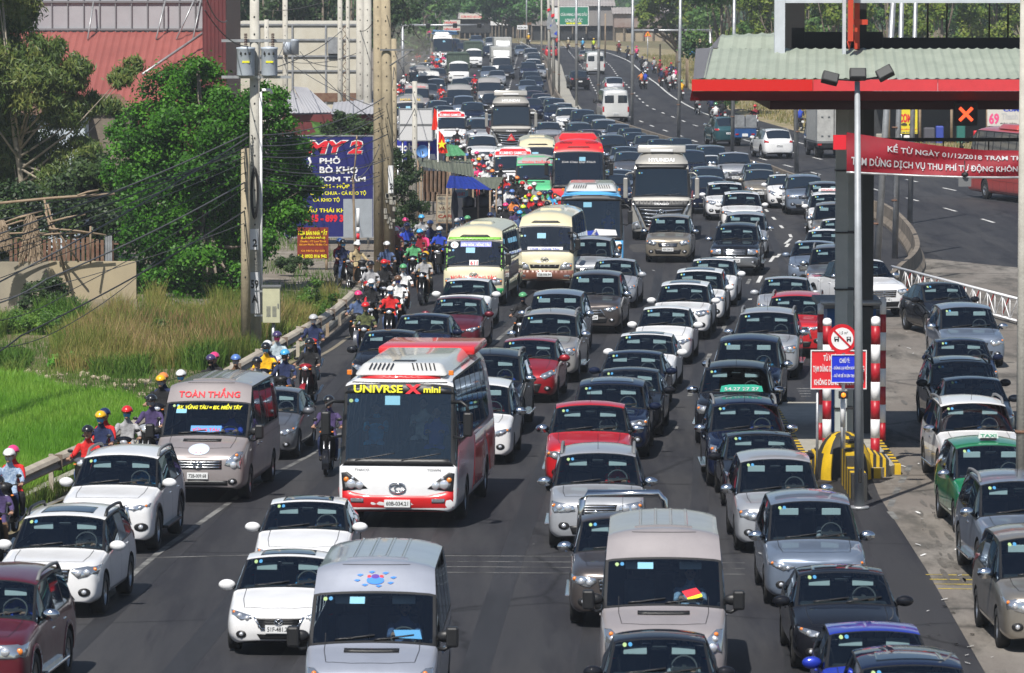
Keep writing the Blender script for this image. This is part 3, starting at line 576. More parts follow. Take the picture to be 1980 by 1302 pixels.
# --- boards and signs on the left ---
M_NAVY=mat('board_navy',(.012,.015,.13),.5,var=.1)
t,wr,(w_,h_,z0)=board('restaurant_board',552,264,721,458,209,M_NAVY,frame=M_GALV,label='big navy restaurant board with red, white and yellow Vietnamese lettering',cat='signboard');legs(t,(-w_+.2,w_-.2),z0)
wr('MY 2',592,270.5,703,298.5,M_WHITE,.07,.2);wr('MY 2',592.5,272.5,701,297,M_RED,.04,.2,.02)
for s_,a in (('PHỞ',(618,302,658,317)),('BÒ KHO',(618,319,692,336)),('CƠM TẤM',(612,337,707,351))):wr(s_,*a,M_WHITE,.035)
for s_,a in (('CƠM - HỘP',(612,354,676,366)),('CANH CHUA - CÁ KHO TỘ',(600,368,708,379)),('CÁ KHO TỘ',(605,381,657,392)),('LẨU THÁI KHOÁI',(590,399,690,411))):wr(s_,*a,M_YEL,.025)
wr('0915 - 899 339',585,415,680,430,M_RED,.06)
bm=NB();tube(bm,[(PD(x,y,208.9)-t.location) for x,y in ((597,305),(601,314),(597,322),(603,332))],.05,5);obj('painted_steam',bm,M_WHITE,t)
t,wr,(w_,h_,z0)=board('back_of_sign',664,385,720,459,203,mat('plate_grey',(.30,.33,.36),.6,var=.08),.03,label='blank grey back of a sign in front of the restaurant board',cat='sign');legs(t,(-.1,),z0)
t,wr,(w_,h_,z0)=board('land_sale_sign',575,440,635,500,191,mat('board_maroon',(.22,.025,.01),.6,var=.1),.04,label='small brown-red land sale sign with yellow lettering',cat='sign');legs(t,(-.5,.5),z0,M_WOOD)
for s_,a,mm in (('MUA BÁN NHÀ ĐẤT',(577,443,633,455),M_YEL),('(LÔ-SÀO-MẪU)',(582,456,629,463),M_YEL),('Chuyên : -TT Long Thành',(580,465,630,470),mat('letter_orange',(.8,.35,.02),.5)),('Xã Long Phước -Xã Bàu Cạn',(578,471,633,476),mat('letter_orange')),('Có Nhận Ký Gửi',(582,483,628,488),mat('letter_orange')),('LH: 0932 016 942',(577,492,632,499),M_YEL)):wr(s_,*a,mm,.04)
t=thing('striped_post',(xat(692,184),184,0),0,'white post with red and white bands by the end of the guardrail','post');bm=NB();zt=PD(0,403,184).z
for k in range(9):cyl(bm,(0,0,k*.22-.06),(0,0,k*.22+.16),.06,seg=10,mi=k%2 if k<8 else 0)
cyl(bm,(0,0,1.92),(0,0,zt),.06,seg=10,mi=0);obj('banded_post',bm,[M_WHITE,M_RED],t)
bm=NB();tube(bm,[PD(690,560,182),PD(685,440,182),PD(683,350,182),PD(680,345,182)],.045,6);tube(bm,[PD(683,350,182),PD(688,300,182),PD(690,262,182)],.03,5);obj('wooden_stake',bm,M_WOOD,label='long crooked wooden stake beside the banded post',cat='stake')
# white panel sign, mobile phone board, flags, dish
t,wr,(w_,h_,z0)=board('panel_sign',773,212,835,271,234,mat('panel_white',(.62,.62,.62),.5),.06,M_GALV,label='back of a blank white two-row panel sign',cat='sign');legs(t,(-.6,.6),z0)
bm=NB();box(bm,-w_,w_,-.05,-.03,h_/2-.04,h_/2+.04);obj('mid_rail',bm,M_GREYM,t)
t,wr,(w_,h_,z0)=board('phone_shop_board',762,270,845,309,235,mat('board_royal',(.02,.03,.35),.5),.06,M_WHITE,label='royal blue phone shop board with white and red lettering',cat='signboard');legs(t,(-.8,.8),z0);wr('mobi',764,277,803,293,M_WHITE,.03);wr('fone',803,278,834,292,M_RED,.03);bm=NB();prism(bm,[(w_*.1,.02),(w_*.95,.02),(w_*.9,h_*.28),(w_*.2,h_*.28)],-.05,-.035,axis='y');obj('white_patch',bm,M_WHITE,t)
t=thing('satellite_dish',PD(817,293,221),0,'blue round satellite dish on the stall roof','satellite dish');bm=NB();lathe(bm,[(.001,.12),(.15,.10),(.26,.02),(.27,0),(.26,.03),(.15,.115),(.001,.135)],axis='y',seg=22);obj('dish',bm,mat('dish_blue',(.12,.28,.6),.4),t);bm=NB();tube(bm,[(.02,0,-.1),(.08,-.3,-.05)],.012,5);cyl(bm,(0,.12,0),(0,.12,-.9),.025);obj('dish_arm',bm,M_TRIM,t)
def flag(px,py,D,w_,h_,label,star,lean=.25):
    t=thing('national_flag',PD(px,py,D),0,label,'flag');bm=NB();cyl(bm,(0,0,-3.4),(0,0,1.0),.025,seg=8);obj('flagpole',bm,M_WHITE,t);bm=NB();n=8;rows=[[bm.verts.new((w_*i/n*(.55+.45*j/n),.07*math.sin(i*1.1+j*.8),.9-h_*j/n-lean*w_*i/n*(1-j/n)*2.2)) for i in range(n+1)] for j in range(n+1)]
    for a,b in zip(rows,rows[1:]):
        for i in range(n):bm.faces.new((a[i],a[i+1],b[i+1],b[i])).smooth=True
    c=obj('flag_cloth',bm,mat('flag_red',(.75,.03,.01),.7),t)
    if star:
        bm=NB();pts=[((.085 if k%2 else .22)*h_*math.sin(k*math.pi/5),(.085 if k%2 else .22)*h_*math.cos(k*math.pi/5)) for k in range(10)];prism(bm,[(w_*.38+x,.9-h_*.62+z) for x,z in pts],-.13,-.10,axis='y');obj('star',bm,M_YEL,c)
flag(847,292,222,.42,1.0,'red flag with yellow star, nearer of the two',True);flag(846,256,224,-.26,.8,'plain-looking red flag half hidden by the panel sign',False)
# roadside stalls
M_GS=corr_mat('green_sheet',(.24,.27,.20),(.30,.32,.25),1.5);M_BT=mat('blue_tarp',(.02,.05,.38),.5,vscale=2.5,col2=(.03,.08,.55));M_RS=mat('rust_sheet',(.30,.17,.10),.8,vscale=1.6,col2=(.42,.32,.24))
def shed_roof(name,pts,m,label,pitch=.14,cat='roof sheet',ps=.95,pz=None):
    q=[PD(*p) for p in pts];bm=NB();ribsheet(bm,*q,pitch,.025,sub=3);bmesh.ops.solidify(bm,geom=bm.faces,thickness=.01);t=thing(name,(0,0,0),0,label,cat);obj('sheet',bm,m,t)
    for k,p in enumerate(q):bm=NB();cyl(bm,(p.x*.999+(.05 if k in (0,3) else-.05),p.y,-.06),(p.x+(.05 if k in (0,3) else-.05),p.y,p.z-.01),.04,seg=6);obj('post',bm,M_WOOD,t)
shed_roof('stall_canopy',[(812,322,218),(917,343,218),(914,318,223),(806,306,223)],M_GS,'long green corrugated stall canopy behind the blue tarpaulin');shed_roof('stall_canopy',[(868,312,224),(914,316,224),(908,308,228),(868,309,228)],M_GS,'narrow upper green corrugated stall canopy');shed_roof('stall_canopy',[(922,364,212),(962,366,212),(974,343,216),(900,343,216)],M_GS,'broad green corrugated stall canopy nearest the riders')
shed_roof('tarpaulin_awning',[(862,364,211),(950,368,211),(912,343,215),(870,340,215)],M_BT,'blue striped tarpaulin awning over the black tanks',.3,'awning');shed_roof('market_umbrella',[(862,303,226),(902,301,226),(884,282,229),(864,279,229)],mat('umbrella_green',(.12,.45,.18),.6,vscale=4,col2=(.25,.6,.35)),'bright green stall umbrella beside the star flag',.2,'umbrella')
def sheetwall(px0,py0,px1,py1,D,m,label,tilt=0):
    bm=NB();ribsheet(bm,PD(px0,py1,D),PD(px1,py1+tilt,D),PD(px1+1,py0+tilt,D),PD(px0,py0,D),.16,.03);bmesh.ops.solidify(bm,geom=bm.faces,thickness=.01);obj('metal_sheet',bm,m,label=label,cat='metal sheet')
sheetwall(818,330,865,374,216,M_RS,'upper rusty corrugated sheet leaning on the stall',2);sheetwall(818,371,846,389,215.6,M_RS,'lower brown corrugated sheet under the rusty one',1)
t,wr,(w_,h_,z0)=board('cafe_board',845,378,882,430,214,mat('board_straw',(.40,.35,.25),.8,var=.2),.05,M_WOOD,.04,label='hand-painted straw coloured cafe board with rows of lettering',cat='signboard');legs(t,(-.3,.3),z0,M_WOOD)
for s_,a,mm in (('ĐIỆN NHỚT',(847,380,879,387),M_GREYM),('THÁO NẠP ĐÁ',(847,390,879,397),M_GREYM),('VÁ XE',(848,399,876,406),M_RUST),('THAY NHỚT',(847,407,878,412),M_GREYM),('CAFE',(847,415,877,422),mat('letter_brown',(.3,.04,.02),.6)),('GIẢI KHÁT',(847,424,879,429),M_GREYM)):wr(s_,*a,mm,.03)
for px,r,lb in ((906,.25,'smaller black plastic water tank on the stall, left one'),(935,.31,'bigger black plastic water tank on the stall, right one')):
    p=PD(px,401,213);bm=NB();h=r*1.75;lathe(bm,[(.001,0),(r,0),(r*1.02,h*.25),(r,h*.28),(r*1.02,h*.5),(r,h*.53),(r*1.02,h*.72),(r*.85,h*.9),(r*.3,h*.98),(r*.28,h*1.05),(.001,h*1.06)],seg=24);obj('water_tank',bm,mat('tank_black',(.02,.02,.022),.35),loc=p,label=lb,cat='water tank')
t=thing('roadside_stall',(xat(915,213),213,0),0,'dark wooden stall counter carrying the two black tanks','stall');zt=PD(0,401.5,213).z;bm=NB();box(bm,xat(893,213)-t.location.x,xat(948,213)-t.location.x,-.4,.5,zt-.08,zt-.003);box(bm,xat(895,213)-t.location.x,xat(946,213)-t.location.x,-.3,.45,-.06,zt-.08);obj('counter',bm,mat('stall_dark',(.05,.045,.04),.9,var=.3),t)
bm=NB();box(bm,xat(878,213)-t.location.x,xat(905,213)-t.location.x,.6,.65,PD(0,384,213).z,PD(0,369,213).z);bb=obj('stall_banner',bm,mat('banner_sky',(.35,.6,.65),.6),t);text('GIẢI KHÁT',1.0,.2,M_RED,bb,(0,0,0),.02,fn=lambda a,b:Vector((xat(887,213)-t.location.x+a*.5,.58,PD(0,376,213).z+b)))
t=thing('ghost_umbrella',PD(879,392,212),0,'folded dark grey umbrella standing beside the cafe board','umbrella');t.name='folded_umbrella';bm=NB();lathe(bm,[(.03,-1.2),(.1,-1.0),(.16,-.2),(.10,.35),(.02,.5)],seg=12);obj('umbrella_cloth',bm,mat('cloth_darkgrey',(.06,.06,.07),.8),t);bm=NB();cyl(bm,(0,0,-1.95),(0,0,.6),.02,seg=8);obj('pole',bm,M_WOOD,t)
# --- far buildings at the bend ---
def shop(px0,px1,ytop,ybase,D,mw,mr,label,cat='building',depth=10,dark=0.,mlow=None):
    z1=PD(0,ytop,D).z;t=thing('roadside_building',(xat((px0+px1)/2,D),D,0),0,label,cat);w_=(px1-px0)/2*D/FPX;zl=z1*dark
    bm=NB();box(bm,-w_,w_,0,depth,zl,z1);obj('wall',bm,mw,t)
    if dark:bm=NB();box(bm,-w_+.05,w_-.05,.6,depth,-.06,zl-.003);obj('open_front',bm,mlow or M_DASH,t);bm=NB();[box(bm,-w_+2*w_*k/6-.1,-w_+2*w_*k/6+.1,.1,.3,-.06,zl) for k in range(7)];obj('front_posts',bm,M_CON,t)
    bm=NB();ribsheet(bm,(-w_-.3,-.5,z1),(w_+.3,-.5,z1),(w_+.3,depth,z1+.9),(-w_-.3,depth,z1+.9),.5,.05);obj('roof',bm,mr,t)
    return t
M_FG2=mat('far_grey_wall',(.23,.22,.22),.8,vscale=.35,col2=(.30,.28,.27));M_FR=mat('far_roof',(.40,.37,.35),.7,vscale=.3,col2=(.30,.26,.24));M_RW=mat('rusty_wall',(.22,.13,.10),.9,vscale=.4,col2=(.34,.30,.28))
t=shop(1028,1186,12,78,800,M_FG2,M_FR,'long grey warehouse behind the green fuel billboard','warehouse',dark=.42);t=shop(1187,1300,27,74,790,M_RW,M_FR,'rusty patched shed right of the long grey warehouse','shed',dark=.5,mlow=mat('old_plaster',(.40,.32,.22),.9,vscale=.5,col2=(.28,.24,.18)))
t,wr,_=board('fuel_billboard',1082,14,1137,48,797,mat('board_green',(.02,.22,.13),.5),.15,label='green billboard lettered for a fuel shop, far at the bend',cat='billboard',frame=M_WHITE,fw=.12);wr('CỬA HÀNG XĂNG DẦU',1084,23,1135,31,M_WHITE,.02);wr('LONG PHƯỚC',1093,34,1126,43,M_WHITE,.02);wr('-----',1095,44,1124,47,M_YEL,.02)
t,wr,_=board('fuel_price_panel',1069,15,1081,48,797,M_WHITE,.15,label='narrow white panel left of the green fuel billboard',cat='sign');bm=NB();box(bm,-.2,.2,-.12,-.09,.4,.9);obj('panel_mark',bm,mat('board_green'),t)
t=shop(889,948,37,72,815,M_DASH,M_FR,'dark open shop with pale sign fascia beyond the left lanes','shop',dark=.3);t=shop(945,985,30,72,830,M_WHITE,M_FR,'white gabled shop beside the dark open shop','shop',dark=.55);t=shop(985,1028,32,75,825,M_RUST,M_FR,'dark brown shop under the far spreading tree','shop',dark=.6)
t,wr,_=board('shop_sign',889,27,935,37,812,mat('board_pale',(.65,.62,.55),.6),.1,label='pale shop sign with red lettering over the dark shop',cat='shop sign');wr('CƠM PHỞ HẢI SẢN',891,29,932,35,M_RED,.02)
t,wr,_=board('red_lettered_sign',857,39,890,60,790,mat('board_pale'),.1,label='white panel with three rows of red lettering, far left',cat='sign');wr('HOÀNG',859,41,883,46,M_RED,.04);wr('PHỤNG',859,48,884,52,M_RED,.04);wr('NỆM MOUSSE',859,54,889,59,M_RED,.04)
t,wr,_=board('small_white_sign',1000,49,1020,57,760,M_WHITE,.1,label='small white sign on posts right of the white shop',cat='sign');wr('RỬA XE',1002,51,1018,55,M_INK,.03);legs(t,(-.6,.6),2.6,M_WOOD)
shed_roof('tarpaulin_awning',[(834,66,700),(886,67,700),(882,60,712),(838,58,712)],mat('sky_tarp',(.10,.35,.75),.6,vscale=.6,col2=(.4,.6,.7)),'sky blue tarpaulin awning far at the left bend',.5,'awning')
t,wr,_=board('blue_banner',1330,92,1346,107,470,mat('banner_blue',(.05,.25,.6),.6),.04,label='small blue banner on sticks beside the road at right',cat='banner');legs(t,(-.35,.35),3.9,M_WOOD)
for px,D,lb in ((1170,640,'thin grey post with a hung blue cloth in front of the far sheds'),(1327,480,'wooden post left of the blue banner'),(1353,478,'wooden post right of the blue banner'),(1276,560,'short concrete post on the right verge')):pole('roadside_post',px,D,.10,.08,5.5 if D>600 else 4.6 if D<500 else 2.9,M_WOOD,lb,'post',holes=False)
# stalls seen under the canopy on the right
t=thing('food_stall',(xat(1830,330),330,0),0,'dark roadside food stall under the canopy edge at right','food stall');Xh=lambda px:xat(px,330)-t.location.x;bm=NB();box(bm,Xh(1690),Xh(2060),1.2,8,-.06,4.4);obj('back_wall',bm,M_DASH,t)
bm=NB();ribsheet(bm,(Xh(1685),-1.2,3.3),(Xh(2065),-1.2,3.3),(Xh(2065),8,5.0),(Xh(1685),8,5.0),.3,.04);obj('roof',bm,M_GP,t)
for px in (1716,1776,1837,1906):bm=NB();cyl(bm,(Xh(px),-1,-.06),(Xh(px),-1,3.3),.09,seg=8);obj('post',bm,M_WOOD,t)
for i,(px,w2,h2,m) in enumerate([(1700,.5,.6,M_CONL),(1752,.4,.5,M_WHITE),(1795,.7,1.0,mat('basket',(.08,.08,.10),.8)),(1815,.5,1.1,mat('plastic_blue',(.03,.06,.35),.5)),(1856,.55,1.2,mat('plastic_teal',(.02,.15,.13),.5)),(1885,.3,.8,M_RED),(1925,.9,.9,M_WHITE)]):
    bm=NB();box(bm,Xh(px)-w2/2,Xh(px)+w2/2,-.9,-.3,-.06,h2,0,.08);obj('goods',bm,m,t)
t,wr,(w_,h_,z0)=board('rice_sign',1737,212,1774,259,327.5,mat('board_yellow',(.75,.62,.03),.5),.05,label='yellow sign with the red word COM under the canopy',cat='sign');wr('CƠM',1738,220,1763,237,M_RED,.05);wr('QUÁN ĂN',1739,248,1772,252,M_RED,.02);wr('CƠM PHỞ BÚN',1739,254,1772,258,M_GREYM,.02);legs(t,(-.4,.4),z0)
bm=NB();
for q in (-.25,.25):cyl(bm,(q,-.04,.55),(q,-.03,.56),.2,seg=14)
obj('painted_dish',bm,M_GREYM,t)
t,wr,(w_,h_,z0)=board('restaurant_sign',1909,205,2010,244,326,mat('board_pale2',(.62,.60,.56),.5),.05,label='pale sign with a pink number 69 at the right edge',cat='sign');wr('69',1912,219,1932,241,mat('letter_pink',(.8,.08,.25),.5),.04);wr('Thanh',1936,219,1968,231,mat('letter_gold'),.04);wr('CƠM',1940,209,1970,216,M_BLUEL,.05);wr('ĐẶC SẢN',1934,237,1965,241,M_INK,.02);legs(t,(-1.2,1.2),z0)
# ======================= toll station =======================
M_CR=mat('canopy_green_sheet',(.34,.38,.31),.6,vscale=1.2,col2=(.27,.31,.25));M_FR1=mat('fascia_red',(.62,.012,.010),.35,0,.4);M_FR2=mat('fascia_red_faded',(.66,.05,.06),.45,0,.2,var=.06);M_SOF=mat('soffit_red_shaded',(.30,.01,.015),.6);M_BLK=mat('black_steel',(.012,.012,.013),.6);M_GC=mat('grey_column',(.40,.43,.42),.7,vscale=1.2,col2=(.32,.35,.34));M_WG=mat('white_grey_steel',(.50,.53,.57),.5,var=.08)  # soffit red is darkened to put the underside's shade into the colour
Y0=114.;s0=FPX/Y0;X=lambda px,D=Y0:(px-CX)*D/FPX;ZZ=lambda py,D:PD(CX,py,D).z
ct=thing('toll_canopy',(X(1660),Y0,0),0,'long toll station canopy with green ribbed roof and red fascia','toll canopy');ox=ct.location.x
def lx(px,D=Y0):return X(px,D)-ox
z1,z2=ZZ(153,Y0),ZZ(95,Y0+4)
bm=NB();ribsheet(bm,(lx(1360),-.06,z1),(lx(2300),-.06,z1),(lx(2300),4,z2),(lx(1374,118),4,z2),.22,.03,sub=2);obj('roof_sheet',bm,M_CR,ct)
bm=NB();ribsheet(bm,(lx(1386,118),4.02,z2-.02),(lx(1498,118),4.02,z2-.02),(lx(1498,119),4.9,z2+.27),(lx(1392,119),4.9,z2+.24),.30,.035,sub=1);ribsheet(bm,(lx(1392,119),4.91,z2+.24),(lx(1498,119),4.91,z2+.27),(lx(1498,120),6.0,z2+.33),(lx(1396,120),6.0,z2+.28),.30,.035);obj('ridge_sheet',bm,M_CR,ct)
bm=NB();poly(bm,[(lx(1340),-.03,z1-.005),(lx(1364),-.03,z1+.025),(lx(1378,118),4,z2+.03),(lx(1345,118),4,z2+.01)]);poly(bm,[(lx(1372,118),4.03,z2+.02),(lx(1388,118),4.03,z2+.03),(lx(1394,120),6,z2+.31),(lx(1388,120),6,z2+.2)]);bmesh.ops.solidify(bm,geom=bm.faces,thickness=.02);obj('roof_verge',bm,mat('verge_grey',(.30,.30,.32),.5),ct)
zf=ZZ(176,Y0)
for a,b,m in ((1337,1571,M_FR1),(1571.4,1812,M_FR2),(1812.4,2300,M_FR2)):bm=NB();box(bm,lx(a),lx(b)-.006,-.10,-.064,zf,z1-.01);obj('fascia',bm,m,ct)
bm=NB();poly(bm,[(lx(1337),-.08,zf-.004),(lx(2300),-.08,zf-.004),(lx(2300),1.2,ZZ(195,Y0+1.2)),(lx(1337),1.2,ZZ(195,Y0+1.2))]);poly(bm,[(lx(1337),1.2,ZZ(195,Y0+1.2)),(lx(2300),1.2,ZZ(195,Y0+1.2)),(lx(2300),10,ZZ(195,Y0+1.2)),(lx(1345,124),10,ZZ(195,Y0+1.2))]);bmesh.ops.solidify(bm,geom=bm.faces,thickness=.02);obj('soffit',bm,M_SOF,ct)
bm=NB();box(bm,lx(1488,116),lx(2300,116),1.9,9.5,ZZ(212,116),ZZ(195,Y0+1.2)-.03);obj('soffit_beam',bm,mat('soffit_beam_shaded',(.05,.008,.01),.6),ct)  # underside shade painted into the beam's near-black red
bm=NB();box(bm,lx(1337)+.02,lx(1337)+.06,-.06,.5,zf,z1-.03);obj('end_fascia',bm,M_FR1,ct)
bm=NB();box(bm,lx(1497,117.4),lx(1517,117.4),3.4,3.7,ZZ(97,117.4)-.1,11.6);obj('roof_post',bm,M_WG,ct)
bm=NB();box(bm,lx(1517.3,117.4),lx(2300,117.4),3.4,3.7,ZZ(6,117.4),11.6);obj('top_beam',bm,M_WG,ct)
bm=NB();box(bm,lx(1516,119),lx(1555,119),5.0,5.2,z2-.1,10.35);box(bm,lx(1555.3,119),lx(1706,119),5.0,5.2,z2-.1,ZZ(62,119));box(bm,lx(1706.3,119),lx(2300,119),5.0,5.2,z2-.1,ZZ(73,119));box(bm,lx(1660,118.8),lx(1674,118.8),4.7,4.95,z2-.1,10.4);obj('roof_parapet',bm,M_BLK,ct)
bm=NB();box(bm,lx(1628,117.2),lx(1634.5,117.2),3.15,3.35,z2-.15,11.6);obj('roof_post',bm,M_WG,ct)
bm=NB();box(bm,lx(1638,117),lx(1648,117),2.85,3.05,ZZ(80,117),11.6);box(bm,lx(1650,118),lx(1660,118),3.8,4.0,ZZ(95,118),11.0);box(bm,lx(1645,117.6),lx(1676,117.6),3.5,3.6,ZZ(48,117.6),ZZ(38,117.6));cyl(bm,((lx(1640.5,117)),2.95,ZZ(80,117)),((lx(1640.5,117)),2.95,ZZ(97,117)),.05,.01);obj('red_bracket',bm,mat('bracket_red',(.5,.05,.02),.5),ct)
for px,r_ in ((1793,.05),(1830,.04),(1912,.04),(1948,.04)):bm=NB();cyl(bm,(lx(px,119),5.1,9.5),(lx(px,119),5.1,11.6),r_*.5,seg=6);obj('hanger_rod',bm,M_BLK,ct)
bm=NB();box(bm,lx(1690,118),lx(2300,118),4.0,4.1,ZZ(274,118),ZZ(267,118));
for px in (1824,1857,1912):cyl(bm,(lx(px,118),4.05,ZZ(274,118)-.25),(lx(px,118),4.05,ZZ(274,118)),.015)
obj('lattice_beam',bm,M_BLK,ct)
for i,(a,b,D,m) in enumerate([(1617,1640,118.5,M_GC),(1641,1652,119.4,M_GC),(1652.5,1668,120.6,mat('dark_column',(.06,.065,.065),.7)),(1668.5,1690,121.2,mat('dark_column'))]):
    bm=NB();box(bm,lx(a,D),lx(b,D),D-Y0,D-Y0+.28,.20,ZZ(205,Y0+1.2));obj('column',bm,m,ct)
for y_ in (700,790,560,450,330):bm=NB();box(bm,lx(1616,118.5),lx(1653,118.5),4.46,5.0,ZZ(y_,118.5)-.02,ZZ(y_,118.5)+.02);obj('column_clamp',bm,M_BLK,ct)
# far legs of the canopy, standing right outside the picture
for x_ in (17.5,22.):bm=NB();box(bm,x_-ox,x_-ox+.5,4.4,5.0,-.06,8.3);obj('column',bm,M_GC,ct)
# lane signal: lit red cross
t=thing('lane_signal',(X(1867,115.2),115.2,ZZ(221,115.2)),0,'lane signal box showing a glowing red cross','lane signal');bm=NB();box(bm,-.26,.26,-.04,.12,-.26,.26,0,.02);obj('signal_box',bm,M_BLK,t);bm=NB()
for s in (1,-1):vs=box(bm,-.20,.20,-.065,-.045-.003*s,-.035,.035);xform(bm,vs,Matrix.Rotation(s*math.pi/4,4,'Y'))
obj('lit_cross',bm,mat('led_red',(1.0,.10,.03),.4,emit=1.6),t);bm=NB();cyl(bm,(0,.06,.25),(0,.06,ZZ(212,116)-t.location.z+.03),.03);obj('hanger',bm,M_BLK,t)
# banner across the lane
bt=thing('red_banner',(X(1637,113),113,0),0,'long sagging red cloth banner with two rows of white lettering','banner');bx=bt.location.x;XL=X(1637,113)-bx;XR=X(2150,113)-bx
def bz(u,top):
    pxs=1637+513*u;yt=256+40*math.sin(min(1,(pxs-1637)/400)*math.pi/2)-12*max(0,(pxs-1900)/250);yb=331+10*math.sin(min(1,(pxs-1637)/300)*math.pi/2)
    return ZZ(yt if top else yb,113)
def bsurf(u,v):return Vector((XL+(XR-XL)*u,.02*math.sin(u*40+v*3)+.05*math.sin(u*11-v*5)*(1-v*.5),bz(u,False)*(1-v)+bz(u,True)*v))
bm=NB();nu,nv=90,12;rows=[[bm.verts.new(bsurf(i/nu,j/nv)) for i in range(nu+1)] for j in range(nv+1)]
for a,b in zip(rows,rows[1:]):
    for i in range(nu):bm.faces.new((a[i],a[i+1],b[i+1],b[i])).smooth=True
obj('banner_cloth',bm,mat('banner_red',(.24,.006,.016),.6,vscale=2,col2=(.32,.008,.022)),bt)
def btext(s,px0,px1,v0,v1,shift=0):
    w_=(px1-px0)/513;text(s,w_,v1-v0,mat('banner_white',(.55,.55,.57),.6),bt,(0,0,0),.018,fn=lambda a,b:bsurf((px0+px1)/2/513-1637/513+a,(v0+v1)/2+b)+Vector((0,-.03,0)))
btext('KỂ TỪ NGÀY 01/12/2018 TRẠM THU PHÍ QUỐC LỘ 51',1716,2120,.58,.88);btext('TẠM DỪNG DỊCH VỤ THU PHÍ TỰ ĐỘNG KHÔNG DỪNG ĐỂ',1646,2050,.12,.50)
bm=NB();tube(bm,[bsurf(i/30,0)+Vector((0,.02,-.03)) for i in range(31)],.03,6);obj('banner_rail',bm,M_GALV,bt)
bm=NB();box(bm,X(1612,113)-bx,XL+.0,.1,.25,ZZ(290,113),ZZ(262,113));obj('banner_tie',bm,M_RED,bt)
# island, booth, crash cushion
M_YS=mat('stripe_yellow',(.62,.40,.01),.6,var=.15);M_BS=mat('stripe_black',(.03,.03,.028),.7)
t=thing('toll_island',(X(1638,116),116,0),0,'raised toll island with yellow and black striped kerb','traffic island');ix=t.location.x
out=[(-.95,-2.6),(-.55,-3.4),(.55,-3.4),(.98,-2.6),(.98,14),(-.95,14)];bm=NB();prism(bm,[(x*.93,y+.03) for x,y in out],-.01,.215);obj('island_slab',bm,M_CONL,t)
bm=NB();y=-2.6;k=0
while y<13.8:
    for s in (-.95,.98):box(bm,s-.07,s+.07,y,y+.349,.0,.23,k%2)
    y+=.35;k+=1
for i in range(7):x=-.55+i*.157;box(bm,x,x+.155,-3.47,-3.36,0,.23,i%2)
obj('striped_kerb',bm,[M_YS,M_BS],t)
bm=NB();n=40;rows=[]
for j in range(9):
    ph=math.pi/2*j/8;rows.append([(.64*math.cos(ph)**.8*math.cos(2*math.pi*i/n),.8*math.cos(ph)**.8*math.sin(2*math.pi*i/n),1.02*math.sin(ph)) for i in range(n)])
vr=[[bm.verts.new(p) for p in r] for r in rows]
for j in range(8):
    for i in range(n):f=bm.faces.new((vr[j][i],vr[j][(i+1)%n],vr[j+1][(i+1)%n],vr[j+1][i]));f.material_index=((i+j // 3) // 3)%2;f.smooth=True
obj('crash_cushion',bm,[M_YS,M_BS],loc=(X(1633,112.8),112.8,0.0),label='domed concrete crash cushion painted in yellow and black stripes',cat='crash cushion')
t=thing('wing_barrier',(X(1652,110),110,0),0,'low stepped wall with yellow and black stripes pointing at the camera','barrier');bm=NB()
for k in range(9):h=.95-.05*k if k<5 else .55;box(bm,-.16,.16,1.2-k*.42,1.618-k*.42,-.01,h,(k+1)%2)
obj('striped_wall',bm,[M_YS,M_BS],t)
for s in (1,-1):
    t=thing('wing_block',(X(1638+s*66,113),113.4,.0),0,'striped kerb block '+('right' if s>0 else 'left')+' of the domed crash cushion','kerb block');bm=NB()
    for k in range(6):x=-.22+k*.07;v=box(bm,x,x+.069,-.5,.9,0,.52-(.03*k if s>0 else .03*(5-k)),k%2)
    obj('striped_block',bm,[M_YS,M_BS],t)
t=thing('toll_booth',(X(1646,121.5),121.5,.2),0,'blue toll booth behind the traffic signs','toll booth');M_BB=mat('booth_blue',(.01,.10,.33),.5,var=.1);bm=NB();box(bm,-.55,.60,0,2.6,0,1.05);box(bm,-.55,.60,0,2.6,2.05,2.95);obj('wall',bm,M_BB,t);bm=NB();[box(bm,x-.04,x+.04,.01,.09,1.05,2.05) for x in (-.51,.05,.56)];[box(bm,x-.04,x+.04,2.5,2.59,1.05,2.05) for x in (-.51,.56)];obj('window_frame',bm,M_BB,t)
bm=NB();box(bm,-.50,.55,.03,.05,1.06,2.04);box(bm,-.53,-.51,.1,2.5,1.06,2.04);box(bm,.56,.58,.1,2.5,1.06,2.04);obj('window_pane',bm,mat('booth_glass',(.10,.16,.17),.08,0,.5),t);bm=NB();box(bm,-.75,.80,-.3,2.9,2.953,3.08,0,.03);obj('roof',bm,M_GREYM,t)
for i,(px,D,r,ztp,lb) in enumerate([(1588,119.5,.075,590,'thin red and white banded post, far left of the booth'),(1601,115.6,.10,620,'thick red and white banded post left of the signs'),(1695,115.6,.105,617,'thick red and white banded post right of the light mast'),(1709,119.5,.075,578,'thin red and white banded post, far right of the booth')]):
    t=thing('banded_bollard',(X(px,D),D,.2),0,lb,'bollard');zt=ZZ(ztp,D)-.2;k=0;z=0;bm=NB()
    while z<zt-.01:h=min(.42,zt-z);cyl(bm,(0,0,z),(0,0,z+h),r,seg=14,mi=k%2);z+=h;k+=1
    ball(bm,(0,0,zt),r,r,r*.6,12,6,(k-1)%2);obj('banded_tube',bm,[mat('band_red',(.40,.01,.02),.4),M_WHITE],t)
bm=NB();tube(bm,[(X(1588,119.5),119.5,ZZ(586,119.5)),(X(1709,119.5),119.5,ZZ(586,119.5))],.07,10);obj('guard_pipe',bm,M_GALV,label='grey horizontal pipe joining the two thin banded posts',cat='pipe')
